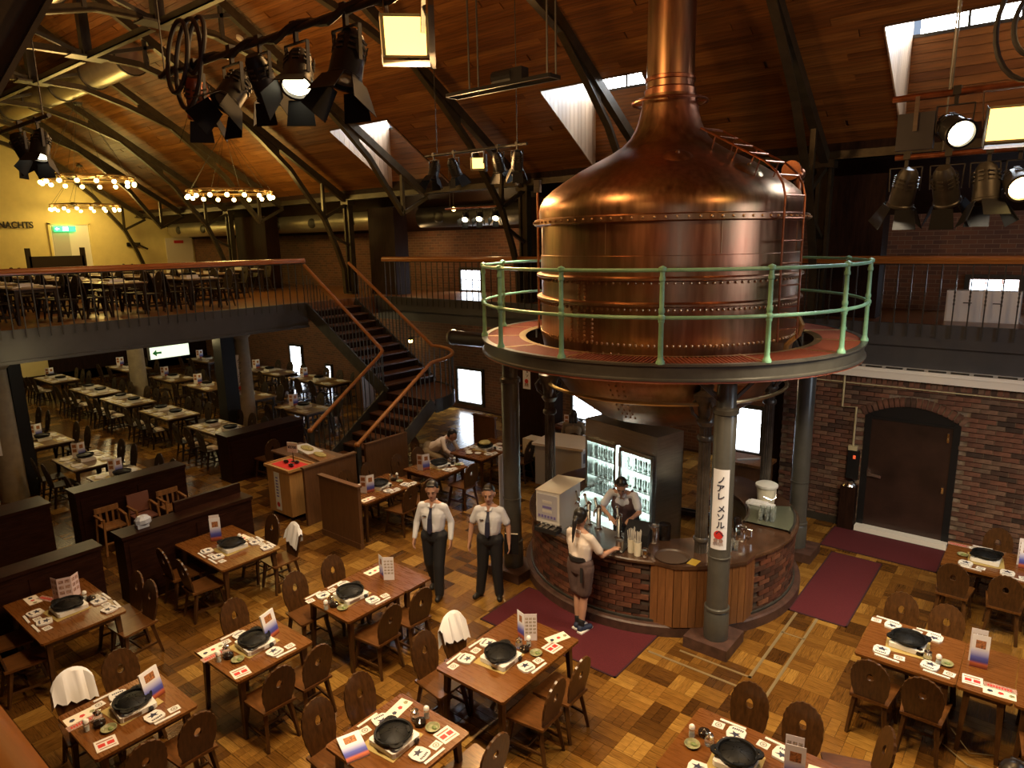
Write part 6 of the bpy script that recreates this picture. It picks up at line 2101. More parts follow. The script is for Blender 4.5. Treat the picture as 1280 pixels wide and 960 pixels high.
MB().box(-0.11, 0.11, -0.006, 0.006, 0.18, 0.38).build('board', MT['white'], t)
x = text('characters', '¥3700', 0.075, MT['ink'], t)
x.rotation_euler = (PI / 2, 0, 0)
x.location = (0, -0.008, 0.26)
MB().tube([(0, 0, 0), (0, 0, 0.2)], 0.008, 6).lathe([(0.05, 0), (0.05, 0.008), (0, 0.01)], n=12).build('stem', MT['black'], t)
for k, (x, y) in enumerate(((-11.1, 6.85), (-10.82, 6.78), (-10.9, 6.95))):
    o = MB().ball((0, 0, 0.03), 0.055, 10, (1.3, 0.8, 0.55)).build('stone_ornament', MT['soy'], None, True)
    tag(o, ('black rounded ornament on the red mat under the price sign', 'black rounded ornament at the near corner of the red mat', 'black rounded ornament at the back of the red mat')[k], 'ornament', 'ornaments on the stand')
    o.location = (x, y, 0.982)
sb = thing('sideboard', 'dark sideboard between waiter stand and stair foot', 'sideboard', (-11.35, 7.55, 0))
MB().box(-0.75, 0.95, -0.35, 0.3, 0, 0.92).build('body', MT['divider'], sb)
MB().box(-0.8, 1.0, -0.38, 0.33, 0.92, 0.95).build('top', MT['panel'], sb)
t = thing('serving_board', 'white serving tray of food on the dark sideboard', 'tray', (-11.5, 7.6, 0.95), rad(80))
MB().box(-0.16, 0.16, -0.38, 0.38, 0, 0.05).build('tray', MT['paper'], t)
MB().ball((0, 0, 0.06), 0.1, 10, (1, 2.4, 0.4)).build('food', MT['food'], t, True)
t = thing('serving_board', 'wooden serving board of food on the dark sideboard', 'tray', (-10.9, 7.5, 0.95), rad(82))
MB().box(-0.18, 0.18, -0.42, 0.42, 0, 0.04).build('tray', MT['hichair'], t)
MB().ball((0, 0.05, 0.05), 0.1, 10, (0.9, 2.2, 0.4)).build('food', MT['food'], t, True)
# children's chairs
def high_chair(x, y, label, vinyl=False):
    t = thing('high_chair', label, 'chair', (x, y, 0), rad(-90), 'children\'s chairs')
    m = MT['hichair']
    for sx in (-1, 1):
        MB().bar((sx * 0.17, 0.17, 0.62), (sx * 0.21, 0.22, 0), 0.03).build('leg', m, t)
        MB().bar((sx * 0.17, -0.14, 0.62), (sx * 0.2, -0.2, 0), 0.03).build('leg', m, t)
        MB().bar((sx * 0.19, -0.16, 0.62), (sx * 0.18, 0.16, 0.6), 0.04, 0.025).build('armrest', m, t)
    MB().box(-0.17, 0.17, -0.16, 0.18, 0.42, 0.445).build('seat', MT['hiback'] if vinyl else m, t)
    if vinyl:
        MB().box(-0.18, 0.18, -0.2, -0.16, 0.46, 0.8).build('backrest', MT['hiback'], t)
    else:
        MB().bar((-0.19, -0.17, 0.68), (0.19, -0.17, 0.68), 0.035, 0.09).build('backrest', m, t)
        for k in (-1, 0, 1):
            MB().bar((k * 0.09, -0.16, 0.44), (k * 0.1, -0.18, 0.66), 0.035, 0.015).build('slat', m, t)
    MB().bar((-0.19, 0.2, 0.2), (0.19, 0.2, 0.2), 0.03, 0.02).build('footrest', m, t)


high_chair(-12.1, 4.1, 'wooden high chair nearest the left edge before the divider')
high_chair(-12.1, 4.62, 'vinyl-backed child seat between the two wooden high chairs', True)
high_chair(-12.1, 5.12, 'wooden high chair on the right before the divider')
t = thing('cleaning_caddy', 'pale blue plastic bundle on the booth divider', 'bundle', (-10.02, 3.8, 1.05))
MB().ball((0, 0, 0.09), 0.11, 10, (0.8, 1.1, 0.85)).box(-0.06, 0.06, -0.1, 0.06, 0.0, 0.06).build('bag', MT['bluebag'], t)
# rugs, floor strips
for x0, x1, y0, y1, l in ((-5.65, -3.55, 6.18, 7.27, 'dark red rug along the foot of the bar'), (-2.44, -1.7, 8.9, 11.12, 'bright red runner rug between bar and brown door'), (-2.67, -1.0, 11.28, 12.2, 'dark red mat before the brown door')):
    t = thing('rug', l, 'rug', (0, 0, 0))
    MB().box(x0 + 0.02, x1 - 0.02, y0 + 0.02, y1 - 0.02, 0.001, 0.013).build('pile', MT['rug'], t)
    MB().box(x0, x1, y0, y0 + 0.025, 0.001, 0.012).box(x0, x1, y1 - 0.025, y1, 0.001, 0.012).box(x0, x0 + 0.025, y0, y1, 0.001, 0.012).box(x1 - 0.025, x1, y0, y1, 0.001, 0.012).build('binding', MT['rug_edge'], t)
fs_ = struct(MB().box(-3.5, -2.3, 6.88, 6.915, 0, 0.004).box(-3.2, -2.3, 7.13, 7.16, 0, 0.004).box(-2.345, -2.31, 7.13, 8.9, 0, 0.004).box(-2.08, -2.045, 6.88, 8.9, 0, 0.004).box(-2.08, -2.045, 4.9, 6.88, 0, 0.004).box(-2.34, -2.05, 8.3, 8.32, 0, 0.004).build('trim_5', MT['strip']))
for x, y in ((-7.2, 2.6), (-5.0, 2.2), (-5.7, 2.3), (-7.6, 2.1)):
    tag(MB().box(x - 0.1, x + 0.1, y - 0.1, y + 0.1, 0, 0.005).build('floor_box_lid', MT['steel']), {-7.2: 'grey floor socket lid above the bottom left corner table', -5.0: 'grey floor socket lid near the bottom centre table', -5.7: 'grey floor socket lid right of the bottom left table', -7.6: 'grey floor socket lid by the cloth-draped chair'}[x], 'floor box')
# cables below the right-hand table
tag(MB().tube([(-0.5, 7.5, 0.5), (-0.4, 7.3, 0.2), (-0.2, 7.2, 0.05), (0.0, 7.35, 0.02), (0.1, 7.1, 0.02), (-0.2, 7.05, 0.02), (-0.45, 7.25, 0.02)], 0.006, 5).build('stove_cable', MT['strip']), 'loose pale hose coiled under the right-hand seamed table', 'hose')

# ================================================================ PEOPLE
GROW = []


def grow(mb, name, m, parent, voxel=0.01, it=4):
    """one continuous skin over overlapping tapered limbs"""
    o = mb.build(name, m, parent)
    r = o.modifiers.new('r', 'REMESH')
    r.mode = 'VOXEL'
    r.voxel_size = voxel
    s = o.modifiers.new('s', 'SMOOTH')
    s.factor = 0.5
    s.iterations = it
    d = o.modifiers.new('d', 'DECIMATE')
    d.ratio = 0.35
    GROW.append(o)
    return o


def finish_people():
    dg = bpy.context.evaluated_depsgraph_get()
    new = []
    for o in GROW:
        new.append(D.meshes.new_from_object(o.evaluated_get(dg)))
    for o, me in zip(GROW, new):
        m = o.data.materials[0]
        o.modifiers.clear()
        o.data = me
        if not me.materials:
            me.materials.append(m)
        me.polygons.foreach_set('use_smooth', [True] * len(me.polygons))


def cap(mb, a, b, ra, rb=None, n=10):
    a, b = Vector(a), Vector(b)
    rb = ra if rb is None else rb
    mb.ball(a, ra, n)
    mb.ball(b, rb, n)
    if (b - a).length > 1e-4:
        mb.tube([a, b], [ra, rb], n)


def hand(mb, w, d, s, palm):
    """palm and five curled fingers from wrist w along d; palm = direction the palm faces; s = side of the thumb"""
    d, palm = d.normalized(), palm.normalized()
    side = d.cross(palm).normalized() * s
    c = w + d * 0.05
    for k in (-1, 0, 1):
        cap(mb, w + side * 0.018 * k, c + side * 0.024 * k + d * 0.025, 0.018, 0.016, 8)
    for k, ln in ((-1.5, 0.058), (-0.5, 0.072), (0.5, 0.078), (1.5, 0.07)):
        p0 = c + side * 0.0195 * k + d * 0.03
        p1 = p0 + d * ln * 0.5 + palm * 0.008
        p2 = p1 + (d * 0.75 + palm * 0.55).normalized() * ln * 0.5
        cap(mb, p0, p1, 0.0095, 0.009, 6)
        cap(mb, p1, p2, 0.009, 0.008, 6)
    t0 = w + d * 0.025 + side * 0.026
    t1 = t0 + (d * 0.6 + side * 0.7).normalized() * 0.035
    t2 = t1 + (d * 0.9 + side * 0.1 + palm * 0.3).normalized() * 0.03
    cap(mb, t0, t1, 0.012, 0.0105, 6)
    cap(mb, t1, t2, 0.0105, 0.009, 6)


def person(label, loc, face, sc, hip, knees, ankles, toe, chest, neck, head, hd, shoulders, elbows, wrists, palms, top, bottom, female=False, hair='short', sleeves='short', skirt=False, tie=False, shoe='shoe', vest=False, seated=False, z0=0.0):
    """joints in local metres, facing +y; hd: where the head looks (yaw, pitch) degrees"""
    t = thing('person', label, 'person', (loc[0], loc[1], z0), rad(face - 90))
    t.scale = (sc, sc, sc)
    V = Vector
    hip, chest, neck, head = V(hip), V(chest), V(neck), V(head)
    hw = 0.095
    b = MB()
    hips = [hip + V((-hw, 0, 0)), hip + V((hw, 0, 0))]
    cap(b, hips[0], hips[1], 0.1, 0.1)
    mid = hip.lerp(chest, 0.45)
    cap(b, hip, mid, 0.13, 0.12)
    for s in (-0.075, 0.075):
        cap(b, mid + V((s * 0.7, 0, 0)), chest + V((s, 0, 0)), 0.102, 0.106)
    sh = [V(q) for q in shoulders]
    cap(b, sh[0], sh[1], 0.046, 0.046)
    for i in (0, 1):
        cap(b, sh[i], neck, 0.045, 0.05)
    cap(b, chest, neck, 0.1, 0.055)
    cap(b, neck, head + V((0, -0.01, -0.06)), 0.05, 0.05)
    knees, ankles, toe = [V(q) for q in knees], [V(q) for q in ankles], [V(q) for q in toe]
    for i in (0, 1):
        cap(b, hips[i], knees[i], 0.088, 0.058)
        mc = knees[i].lerp(ankles[i], 0.35)
        cap(b, knees[i], mc, 0.055, 0.056)
        cap(b, mc, ankles[i], 0.056, 0.036)
        cap(b, ankles[i] + V((0, 0, -0.02)), toe[i], 0.036, 0.03)
    el, wr, pl = [V(q) for q in elbows], [V(q) for q in wrists], [V(q) for q in palms]
    for i in (0, 1):
        cap(b, sh[i], el[i], 0.05, 0.038)
        cap(b, el[i], el[i].lerp(wr[i], 0.3), 0.04, 0.038)
        cap(b, el[i].lerp(wr[i], 0.3), wr[i], 0.038, 0.026)
        d = (wr[i] - el[i]).normalized()
        hand(b, wr[i], d, 1 if i == 0 else -1, pl[i])
    # head with face
    R = Matrix.Rotation(rad(hd[0]), 4, 'Z') @ Matrix.Rotation(rad(hd[1]), 4, 'X') @ Matrix.Scale(1.1, 4)
    HM = T(head) @ R

    def hp(x, y, z):
        return HM @ V((x, y, z))

    def hb(mb, p, r, s3, n=14):
        q = MB().ball((0, 0, 0), r, n, s3)
        mb.add([HM @ (V(v) + V(p)) for v in q.v], q.f)
    hb(b, (0, -0.012, 0.025), 0.094, (0.8, 1.0, 0.98))
    hb(b, (0, 0.018, -0.035), 0.075, (0.82, 0.88, 1.0))
    cap(b, hp(0, 0.055, -0.088), hp(0, 0.052, -0.085), 0.03)
    cap(b, hp(0, 0.088, 0.01), hp(0, 0.104, -0.025), 0.009, 0.014, 8)
    cap(b, hp(-0.012, 0.088, -0.03), hp(0.012, 0.088, -0.03), 0.009)
    cap(b, hp(-0.035, 0.074, 0.026), hp(0.035, 0.074, 0.026), 0.013)
    for s in (-1, 1):
        cap(b, hp(s * 0.076, -0.005, -0.025), hp(s * 0.082, -0.012, 0.018), 0.012, 0.016, 8)
    body = grow(b, 'body', MT['skin'], t, 0.0075, 3)
    for s in (-1, 1):
        q = MB()
        hb(q, (s * 0.03, 0.0805, 0.004), 0.0085, (1.25, 0.7, 0.7), 8)
        q.build('eye', MT['hair'], t, True)
        q = MB()
        cap(q, hp(s * 0.018, 0.087, 0.028), hp(s * 0.046, 0.076, 0.028), 0.0045)
        q.build('eyebrow', MT['hair'], t, True)
    q = MB()
    cap(q, hp(-0.02, 0.083, -0.057), hp(0.02, 0.083, -0.057), 0.006)
    q.build('mouth', mat('lips', (0.32, 0.1, 0.08), 0.5) if 'lips' not in D.materials else D.materials['lips'], t, True)
    # hair
    h = MB()
    hb(h, (0, -0.034, 0.05), 0.094, (0.87, 0.95, 0.9))
    hb(h, (0, -0.05, 0.0), 0.085, (0.92, 0.75, 0.95))
    for s in (-1, 1):
        cap(h, hp(s * 0.068, -0.015, 0.06), hp(s * 0.074, -0.025, 0.015), 0.016)
    cap(h, hp(-0.04, 0.05, 0.1), hp(0.04, 0.05, 0.1), 0.018)
    if hair == 'tail':
        cap(h, hp(0, -0.1, 0.0), hp(0, -0.125, -0.05), 0.03, 0.034)
        cap(h, hp(0, -0.125, -0.05), hp(0.01, -0.115, -0.2), 0.034, 0.022)
        cap(h, hp(0.01, -0.115, -0.2), hp(0.015, -0.1, -0.3), 0.022, 0.01)
    if hair == 'long':
        for s in (-0.05, 0, 0.05):
            cap(h, hp(s, -0.06, 0.02), hp(s * 1.2, -0.075, -0.14), 0.05, 0.035)
    grow(h, 'hair', MT['hair'], t, 0.009, 3)
    # top
    c = MB()
    g = 0.016
    cap(c, hip.lerp(mid, 0.75), mid, 0.128, 0.125 + g)
    for s in (-0.075, 0.075):
        cap(c, mid + V((s * 0.7, 0, 0)), chest + V((s, 0, 0)), 0.105 + g * 0.6, 0.112 + g * 0.4)
    cap(c, sh[0], sh[1], 0.058, 0.058)
    for i in (0, 1):
        cap(c, sh[i], chest.lerp(neck, 0.85), 0.056, 0.056)
    cap(c, chest, chest.lerp(neck, 0.8), 0.11, 0.06)
    for i in (0, 1):
        if sleeves == 'short':
            e = sh[i].lerp(el[i], 0.72)
            cap(c, sh[i], e, 0.058, 0.063)
        else:
            cap(c, sh[i], el[i], 0.058, 0.05)
            cap(c, el[i], wr[i].lerp(el[i], 0.08), 0.052, 0.038)
    grow(c, 'shirt' if top == 'shirt' else 'top', MT[top], t, 0.011, 4)
    col = MB()
    for s in (-1, 1):
        col.bar(neck + V((s * 0.05, 0.03, -0.01)), neck + V((s * 0.03, 0.085, -0.06)), 0.035, 0.012)
    col.bar(neck + V((-0.05, -0.055, 0.0)), neck + V((0.05, -0.055, 0.0)), 0.02, 0.035)
    col.build('collar', MT[top], t)
    if vest:
        c = MB()
        cap(c, hip + V((0, 0, 0.0)), mid, 0.155, 0.147)
        for s in (-0.085, 0.085):
            cap(c, mid + V((s * 0.7, 0.012, 0)), chest + V((s * 1.05, 0.012, -0.06)), 0.118, 0.112)
            cap(c, chest + V((s * 1.3, 0.06, 0.0)), sh[0 if s < 0 else 1] + V((-s * 0.5, 0.0, 0.045)), 0.05, 0.035)
        grow(c, 'waistcoat', MT['vest'], t, 0.012, 4)
    if tie:
        a = neck + V((0, 0.092, -0.07))
        e = hip + V((0, 0.168, 0.14))
        m2 = chest + V((0, 0.148, -0.02))
        tb = MB().bar(a, a + V((0, 0.014, -0.045)), 0.04, 0.025, up=(0, 1, 0), w2=0.026).bar(a + V((0, 0.012, -0.04)), m2, 0.034, 0.012, up=(0, 1, 0), w2=0.06, h2=0.012).bar(m2, e, 0.06, 0.012, up=(0, 1, 0), w2=0.08, h2=0.012).bar(e, e + V((0, 0, -0.05)), 0.08, 0.012, up=(0, 1, 0), w2=0.01)
        tb.build('tie', MT['ink'], t)
        MB().box(0.05, 0.11, 0.0, 0.01, 0, 0.012, m=T(chest + V((0.01, 0.125, 0.0)))).build('name_badge', MT['black'], t)
    # bottom
    c = MB()
    if skirt:
        cap(c, hips[0] + V((0.02, 0, 0.06)), hips[1] + V((-0.02, 0, 0.06)), 0.125)
        for i in (0, 1):
            k = hips[i].lerp(knees[i], 0.82)
            cap(c, hips[i], k + V((0, 0, 0.03)), 0.118, 0.105)
        cap(c, hip, hip + V((0, 0, 0.12)), 0.15, 0.14)
        cap(c, hips[0].lerp(knees[0], 0.75), hips[1].lerp(knees[1], 0.75), 0.1)
        grow(c, 'skirt', MT[bottom], t, 0.012, 6)
        MB().lathe([(0.12, 0), (0.156, 0.0), (0.156, 0.06), (0.12, 0.06)], (hip.x, hip.y, hip.z + 0.13), 24).build('waistband', MT['charcoal'], t, True)
        MB().bar(hip + V((0.12, -0.13, 0.06)), hip + V((0.14, -0.15, -0.14)), 0.04, 0.012).build('apron_string', MT['charcoal'], t)
    else:
        cap(c, hips[0], hips[1], 0.118)
        cap(c, hip, hip + V((0, 0, 0.08)), 0.138, 0.134)
        cap(c, hip + V((0, 0, 0.08)), hip + V((0, 0, 0.1)), 0.134, 0.13)
        for i in (0, 1):
            cap(c, hips[i], knees[i], 0.108, 0.085)
            cap(c, knees[i], ankles[i] + V((0, 0, 0.0)), 0.085, 0.07)
        grow(c, 'trousers', MT[bottom], t, 0.011, 4)
    for i in (0, 1):
        c = MB()
        cap(c, ankles[i] + V((0, -0.03, -0.025)), toe[i], 0.045, 0.04)
        cap(c, ankles[i] + V((0, -0.01, 0.0)), ankles[i] + V((0, -0.02, -0.03)), 0.045)
        o = grow(c, 'shoe', MT[shoe], t, 0.011, 3)
        if shoe == 'sneaker':
            q = (ankles[i] + toe[i]) / 2
            MB().box(q.x - 0.042, q.x + 0.042, ankles[i].y - 0.075, toe[i].y + 0.045, 0.0, 0.02).build('sole', MT['white'], t)
            c = MB()
            cap(c, ankles[i] + V((0, 0, 0.0)), ankles[i] + V((0, 0, 0.09)), 0.046, 0.048)
            grow(c, 'sock', MT['trouser'], t, 0.011, 2)
    return t


STAND = dict(hip=(0, 0, 0.93), chest=(0, 0.0, 1.27), neck=(0, -0.005, 1.46), head=(0, 0.01, 1.625), shoulders=((-0.175, 0, 1.385), (0.175, 0, 1.385)))
# face: direction in degrees in which the person looks (0 = +x, 90 = +y)
person('waiter with tie and dark trousers, long white sleeves, walking past the tables', (-6.62, 6.33), -66, 0.975, knees=((-0.09, 0.1, 0.5), (0.1, -0.02, 0.5)), ankles=((-0.09, 0.12, 0.075), (0.1, -0.2, 0.1)), toe=((-0.1, 0.24, 0.035), (0.11, -0.08, 0.035)),
       hd=(10, -12), elbows=((-0.25, -0.06, 1.14), (0.26, 0.0, 1.13)), wrists=((-0.27, 0.04, 0.9), (0.27, 0.1, 0.9)), palms=((1, 0, 0), (-1, 0, 0)), top='shirt', bottom='trouser', sleeves='long', tie=True, **STAND)
person('waiter with tie and short white sleeves standing beside the dark column', (-5.92, 6.74), -62, 0.96, knees=((-0.1, 0.02, 0.5), (0.12, 0.01, 0.5)), ankles=((-0.12, 0.0, 0.075), (0.17, 0.0, 0.075)), toe=((-0.15, 0.13, 0.035), (0.23, 0.11, 0.035)),
       hd=(4, -8), elbows=((-0.27, -0.04, 1.13), (0.28, -0.04, 1.13)), wrists=((-0.29, 0.02, 0.88), (0.3, 0.04, 0.88)), palms=((1, 0.2, 0), (-1, 0.2, 0)), top='shirt', bottom='trouser', tie=True, **STAND)
person('waitress with ponytail, pale blouse and brown skirt leaning at the bar', (-4.44, 6.8), 84, 0.95, knees=((-0.07, 0.03, 0.48), (0.06, 0.0, 0.48)), ankles=((-0.04, 0.0, 0.075), (0.05, -0.04, 0.075)), toe=((-0.05, 0.12, 0.035), (0.1, 0.09, 0.035)),
       hd=(6, -22), elbows=((-0.24, 0.1, 1.12), (0.26, 0.14, 1.12)), wrists=((-0.12, 0.3, 1.08), (0.27, 0.36, 1.13)), palms=((0, 0, -1), (0, 0, -1)), top='blouse', bottom='skirt', female=True, hair='tail', skirt=True, shoe='sneaker', z0=0.013, **STAND)
t = thing('black_folder', 'black folder held against the hip of the standing waiter', 'folder', (-5.66, 6.9, 0.68), rad(28))
MB().box(-0.1, 0.1, -0.015, 0.015, 0, 0.3).build('cover', MT['black'], t)
MB().box(-0.09, 0.09, -0.01, 0.01, 0.3, 0.303).build('pages', MT['cream'], t)
LEAN = dict(hip=(0, -0.05, 0.92), chest=(0, 0.1, 1.24), neck=(0, 0.19, 1.41), head=(0.0, 0.27, 1.52), shoulders=((-0.18, 0.16, 1.37), (0.18, 0.16, 1.37)))
person('bartender in white shirt and plum waistcoat bending over the beer taps', (-4.75, 8.5), -75, 0.98, knees=((-0.1, 0.02, 0.48), (0.1, 0.02, 0.48)), ankles=((-0.11, -0.03, 0.075), (0.11, -0.03, 0.075)), toe=((-0.12, 0.1, 0.035), (0.12, 0.1, 0.035)),
       hd=(12, -35), elbows=((-0.27, 0.22, 1.13), (0.3, 0.24, 1.14)), wrists=((-0.2, 0.4, 1.1), (0.12, 0.42, 1.08)), palms=((0, 0, -1), (0, 0, -1)), top='shirt', bottom='trouser', vest=True, **LEAN)
SIT = dict(hip=(0, 0, 0.56), chest=(0, 0.04, 0.9), neck=(0, 0.04, 1.08), head=(0, 0.07, 1.21), shoulders=((-0.18, 0.03, 1.03), (0.18, 0.03, 1.03)), knees=((-0.1, 0.42, 0.52), (0.1, 0.42, 0.52)), ankles=((-0.1, 0.4, 0.075), (0.1, 0.4, 0.075)), toe=((-0.1, 0.52, 0.035), (0.1, 0.52, 0.035)))
person('seated woman in a tan cardigan reading before the bright bar window', (-8.15, 12.18), 122, 0.97, hd=(0, -25), elbows=((-0.24, 0.14, 0.8), (0.24, 0.14, 0.8)), wrists=((-0.12, 0.34, 0.84), (0.12, 0.34, 0.84)), palms=((0.3, 0, -1), (-0.3, 0, -1)), top='coat', bottom='trouser', hair='long', sleeves='long', seated=True, **SIT)
chair(-8.1, 12.1, 122, 'board-back chair under the reading woman', 0, True)
BEND = dict(hip=(0, -0.12, 0.62), chest=(0, 0.2, 0.84), neck=(0, 0.36, 0.96), head=(0, 0.47, 1.03), shoulders=((-0.18, 0.31, 0.95), (0.18, 0.31, 0.95)), knees=((-0.12, 0.24, 0.5), (0.12, 0.24, 0.5)), ankles=((-0.12, 0.12, 0.075), (0.12, 0.12, 0.075)), toe=((-0.12, 0.26, 0.035), (0.12, 0.26, 0.035)))
person('stooping guest in a pale top reaching down beside the food-laden table', (-10.2, 9.85), 20, 0.97, hd=(0, -30), elbows=((-0.22, 0.42, 0.76), (0.24, 0.4, 0.76)), wrists=((-0.14, 0.56, 0.6), (0.16, 0.55, 0.6)), palms=((0.3, 0, -1), (-0.3, 0, -1)), top='blouse', bottom='coat', sleeves='long', **BEND)
chair(-10.3, 9.7, 20, 'board-back chair under the stooping guest', 0, True)
person('black-haired guest seated at the bottom right edge', (0.1, 5.34), 75, 1.0, hd=(0, -15), elbows=((-0.24, 0.1, 0.8), (0.24, 0.1, 0.8)), wrists=((-0.12, 0.3, 0.78), (0.12, 0.3, 0.78)), palms=((0.3, 0, -1), (-0.3, 0, -1)), top='shirt', bottom='trouser', seated=True, **SIT)
chair(0.08, 5.25, 75, 'board-back chair under the black-haired guest', 0, True)
chair(-0.95, 5.75, 205, 'board-back chair seen edge-on at the bottom edge near the guest', 0, True)
for o in list(D.objects):
    if o.get('label') == 'x':
        D.objects.remove(o)
finish_people()

# ================================================================ STAGE LIGHTS AND CHANDELIERS
def aim(o, d):
    o.rotation_euler = Vector(d).to_track_quat('-Z', 'Y').to_euler()


def can(label, hang, d, sc=1.0, lit=True, hot='lens_hot', body='black', flaps=True, group='stage spot cans'):
    """par can: yoke clamped to the pipe, vented barrel, four barn-door flaps"""
    t = thing('spot_can', label, 'spotlight', hang, 0, group)
    hd = T((0, 0, -0.3 * sc)) @ Vector(d).to_track_quat('-Z', 'Y').to_matrix().to_4x4() @ Matrix.Scale(sc, 4)
    b = MB().lathe([(0.0, 0.2), (0.06, 0.2), (0.085, 0.16), (0.1, 0.1), (0.11, 0.0), (0.115, -0.14), (0.125, -0.15), (0.125, -0.17), (0.105, -0.17), (0.1, -0.12)], n=20, m=hd)
    b.build('barrel', MT[body], t, True)
    mb = MB()
    for k in range(8):
        a = 2 * PI * k / 8
        for z in (0.02, 0.06, 0.1):
            mb.box(-0.025, 0.025, 0.105, 0.116, z, z + 0.015, 0, hd @ Matrix.Rotation(a, 4, 'Z'))
    mb.build('vents', MT['steel'], t)
    MB().lathe([(0.0, -0.135), (0.1, -0.14)], n=20, m=hd).build('lens', MT[hot] if lit else MT['lens_off'], t)
    y = MB()
    y.bar((0, 0, 0.0), (0, 0, -0.1 * sc), 0.03 * sc).bar((-0.14 * sc, 0, -0.1 * sc), (0.14 * sc, 0, -0.1 * sc), 0.03 * sc, 0.008)
    for s in (-1, 1):
        y.bar((s * 0.14 * sc, 0, -0.1 * sc), (s * 0.13 * sc, 0, -0.32 * sc), 0.008, 0.03 * sc)
    y.box(-0.03 * sc, 0.03 * sc, -0.03 * sc, 0.03 * sc, -0.02, 0.05 * sc)
    y.build('yoke', MT['steel'], t)
    if flaps:
        for k in range(4):
            q = hd @ Matrix.Rotation(PI / 2 * k, 4, 'Z')
            w, l = (0.13, 0.2) if k % 2 else (0.11, 0.17)
            out = 0.09
            MB().add([q @ Vector(v) for v in ((-0.09, 0.12, -0.17), (0.09, 0.12, -0.17), (w, 0.12 + out, -0.17 - l), (-w, 0.12 + out, -0.17 - l), (-0.09, 0.125, -0.17), (0.09, 0.125, -0.17), (w, 0.125 + out, -0.17 - l), (-w, 0.125 + out, -0.17 - l))], [(0, 3, 2, 1), (4, 5, 6, 7), (0, 1, 5, 4), (1, 2, 6, 5), (2, 3, 7, 6), (3, 0, 4, 7)]).build('flap', MT['barn'], t)
    return t


def flood(label, hang, d, sc=1.0, lit=True):
    t = thing('flood_lamp', label, 'floodlight', hang, 0, 'flood lamps')
    hd = T((0, 0, -0.28 * sc)) @ Vector(d).to_track_quat('-Z', 'Y').to_matrix().to_4x4() @ Matrix.Scale(sc, 4)
    MB().add([hd @ Vector(v) for v in ((-0.09, -0.08, 0.16), (0.09, -0.08, 0.16), (0.09, 0.08, 0.16), (-0.09, 0.08, 0.16), (-0.16, -0.14, -0.02), (0.16, -0.14, -0.02), (0.16, 0.14, -0.02), (-0.16, 0.14, -0.02))], [(0, 1, 2, 3), (0, 4, 5, 1), (1, 5, 6, 2), (2, 6, 7, 3), (3, 7, 4, 0)]).build('housing', MT['fascia'], t)
    MB().box(-0.14, 0.14, -0.12, 0.12, -0.03, -0.02, 0, hd).build('glass', MT['flood_hot'] if lit else MT['lens_off'], t)
    q = MB()
    for s in (-1, 1):
        q.bar((s * 0.19 * sc, 0, -0.02), (s * 0.17 * sc, 0, -0.3 * sc), 0.008, 0.04 * sc)
    q.bar((-0.19 * sc, 0, -0.02), (0.19 * sc, 0, -0.02), 0.04 * sc, 0.008)
    q.build('yoke', MT['stainless'], t)
    q = MB().box(-0.2, -0.16, -0.2, 0.2, -0.06, 0.18, 0, hd).box(0.16, 0.165, -0.15, 0.15, -0.16, -0.02, 0, hd).box(-0.16, 0.16, -0.16, -0.155, -0.16, -0.02, 0, hd)
    q.build('flap', MT['fascia'], t)
    return t


def pipe(label, x0, x1, y, z, hangs):
    t = thing('lighting_pipe', label, 'pipe', (0, y, z))
    MB().tube([(x0, 0, 0), (x1, 0, 0)], 0.026, 10).build('tube', MT['steel'] if z > 6.4 else MT['copper_dk'], t, True)
    for x in hangs:
        MB().tube([(x, 0, 0), (x, 0, roof_z(y) - z)], 0.008, 6).build('hanger', MT['steel'], t)
    return t


PZ = 6.68
pipe('long cable-wrapped lighting pipe across the hall near the camera', -7.3, 3.0, 3.5, PZ, (-7.2, -4.0, -1.0))
pipe('short lighting pipe cut by the left edge below the great brace', -13.0, -10.1, 3.4, PZ - 0.03, (-10.3, -12.5))
mb = MB()
x = -7.2
pts = []
while x < -3.2:
    pts.append((x, 3.5 + 0.03 * sin(x * 9), PZ + 0.03 * cos(x * 9)))
    x += 0.12
tag(MB().tube(pts, 0.03, 6).build('cable_run', MT['cable']), 'thick black cable wound along the near lighting pipe', 'cable')
can('copper-lit spot can at the end of the near lighting pipe', (-6.6, 3.5, PZ), (-0.35, 0.25, -0.8), 1.0, False, body='copper_dk')  # copper body colour paints the warm light onto the can
can('spot can with wide black flap beside the copper-lit can', (-5.95, 3.5, PZ), (0.1, -0.6, -0.7), 1.05, False)
can('spot can seen from behind between flap can and glowing can', (-5.5, 3.5, PZ), (-0.2, 0.5, -0.8), 0.95, True)
can('brightly glowing spot can on the near lighting pipe', (-4.98, 3.5, PZ), (0.42, -0.45, -0.8), 1.05, True)
can('unlit big-flapped spot can beside the orange flood', (-4.35, 3.5, PZ), (0.1, -0.35, -0.9), 1.1, False)
flood('square orange flood lamp on the near lighting pipe', (-3.72, 3.5, PZ), (0.62, -0.62, -0.5), 1.0)
can('spot can with silver flap cut by the left edge', (-10.55, 3.4, PZ - 0.05), (0.3, -0.3, -0.9), 1.0, True)
can('dark spot can at the left edge below the great brace', (-11.2, 3.4, PZ - 0.02), (0.3, 0.3, -0.9), 1.0, False)
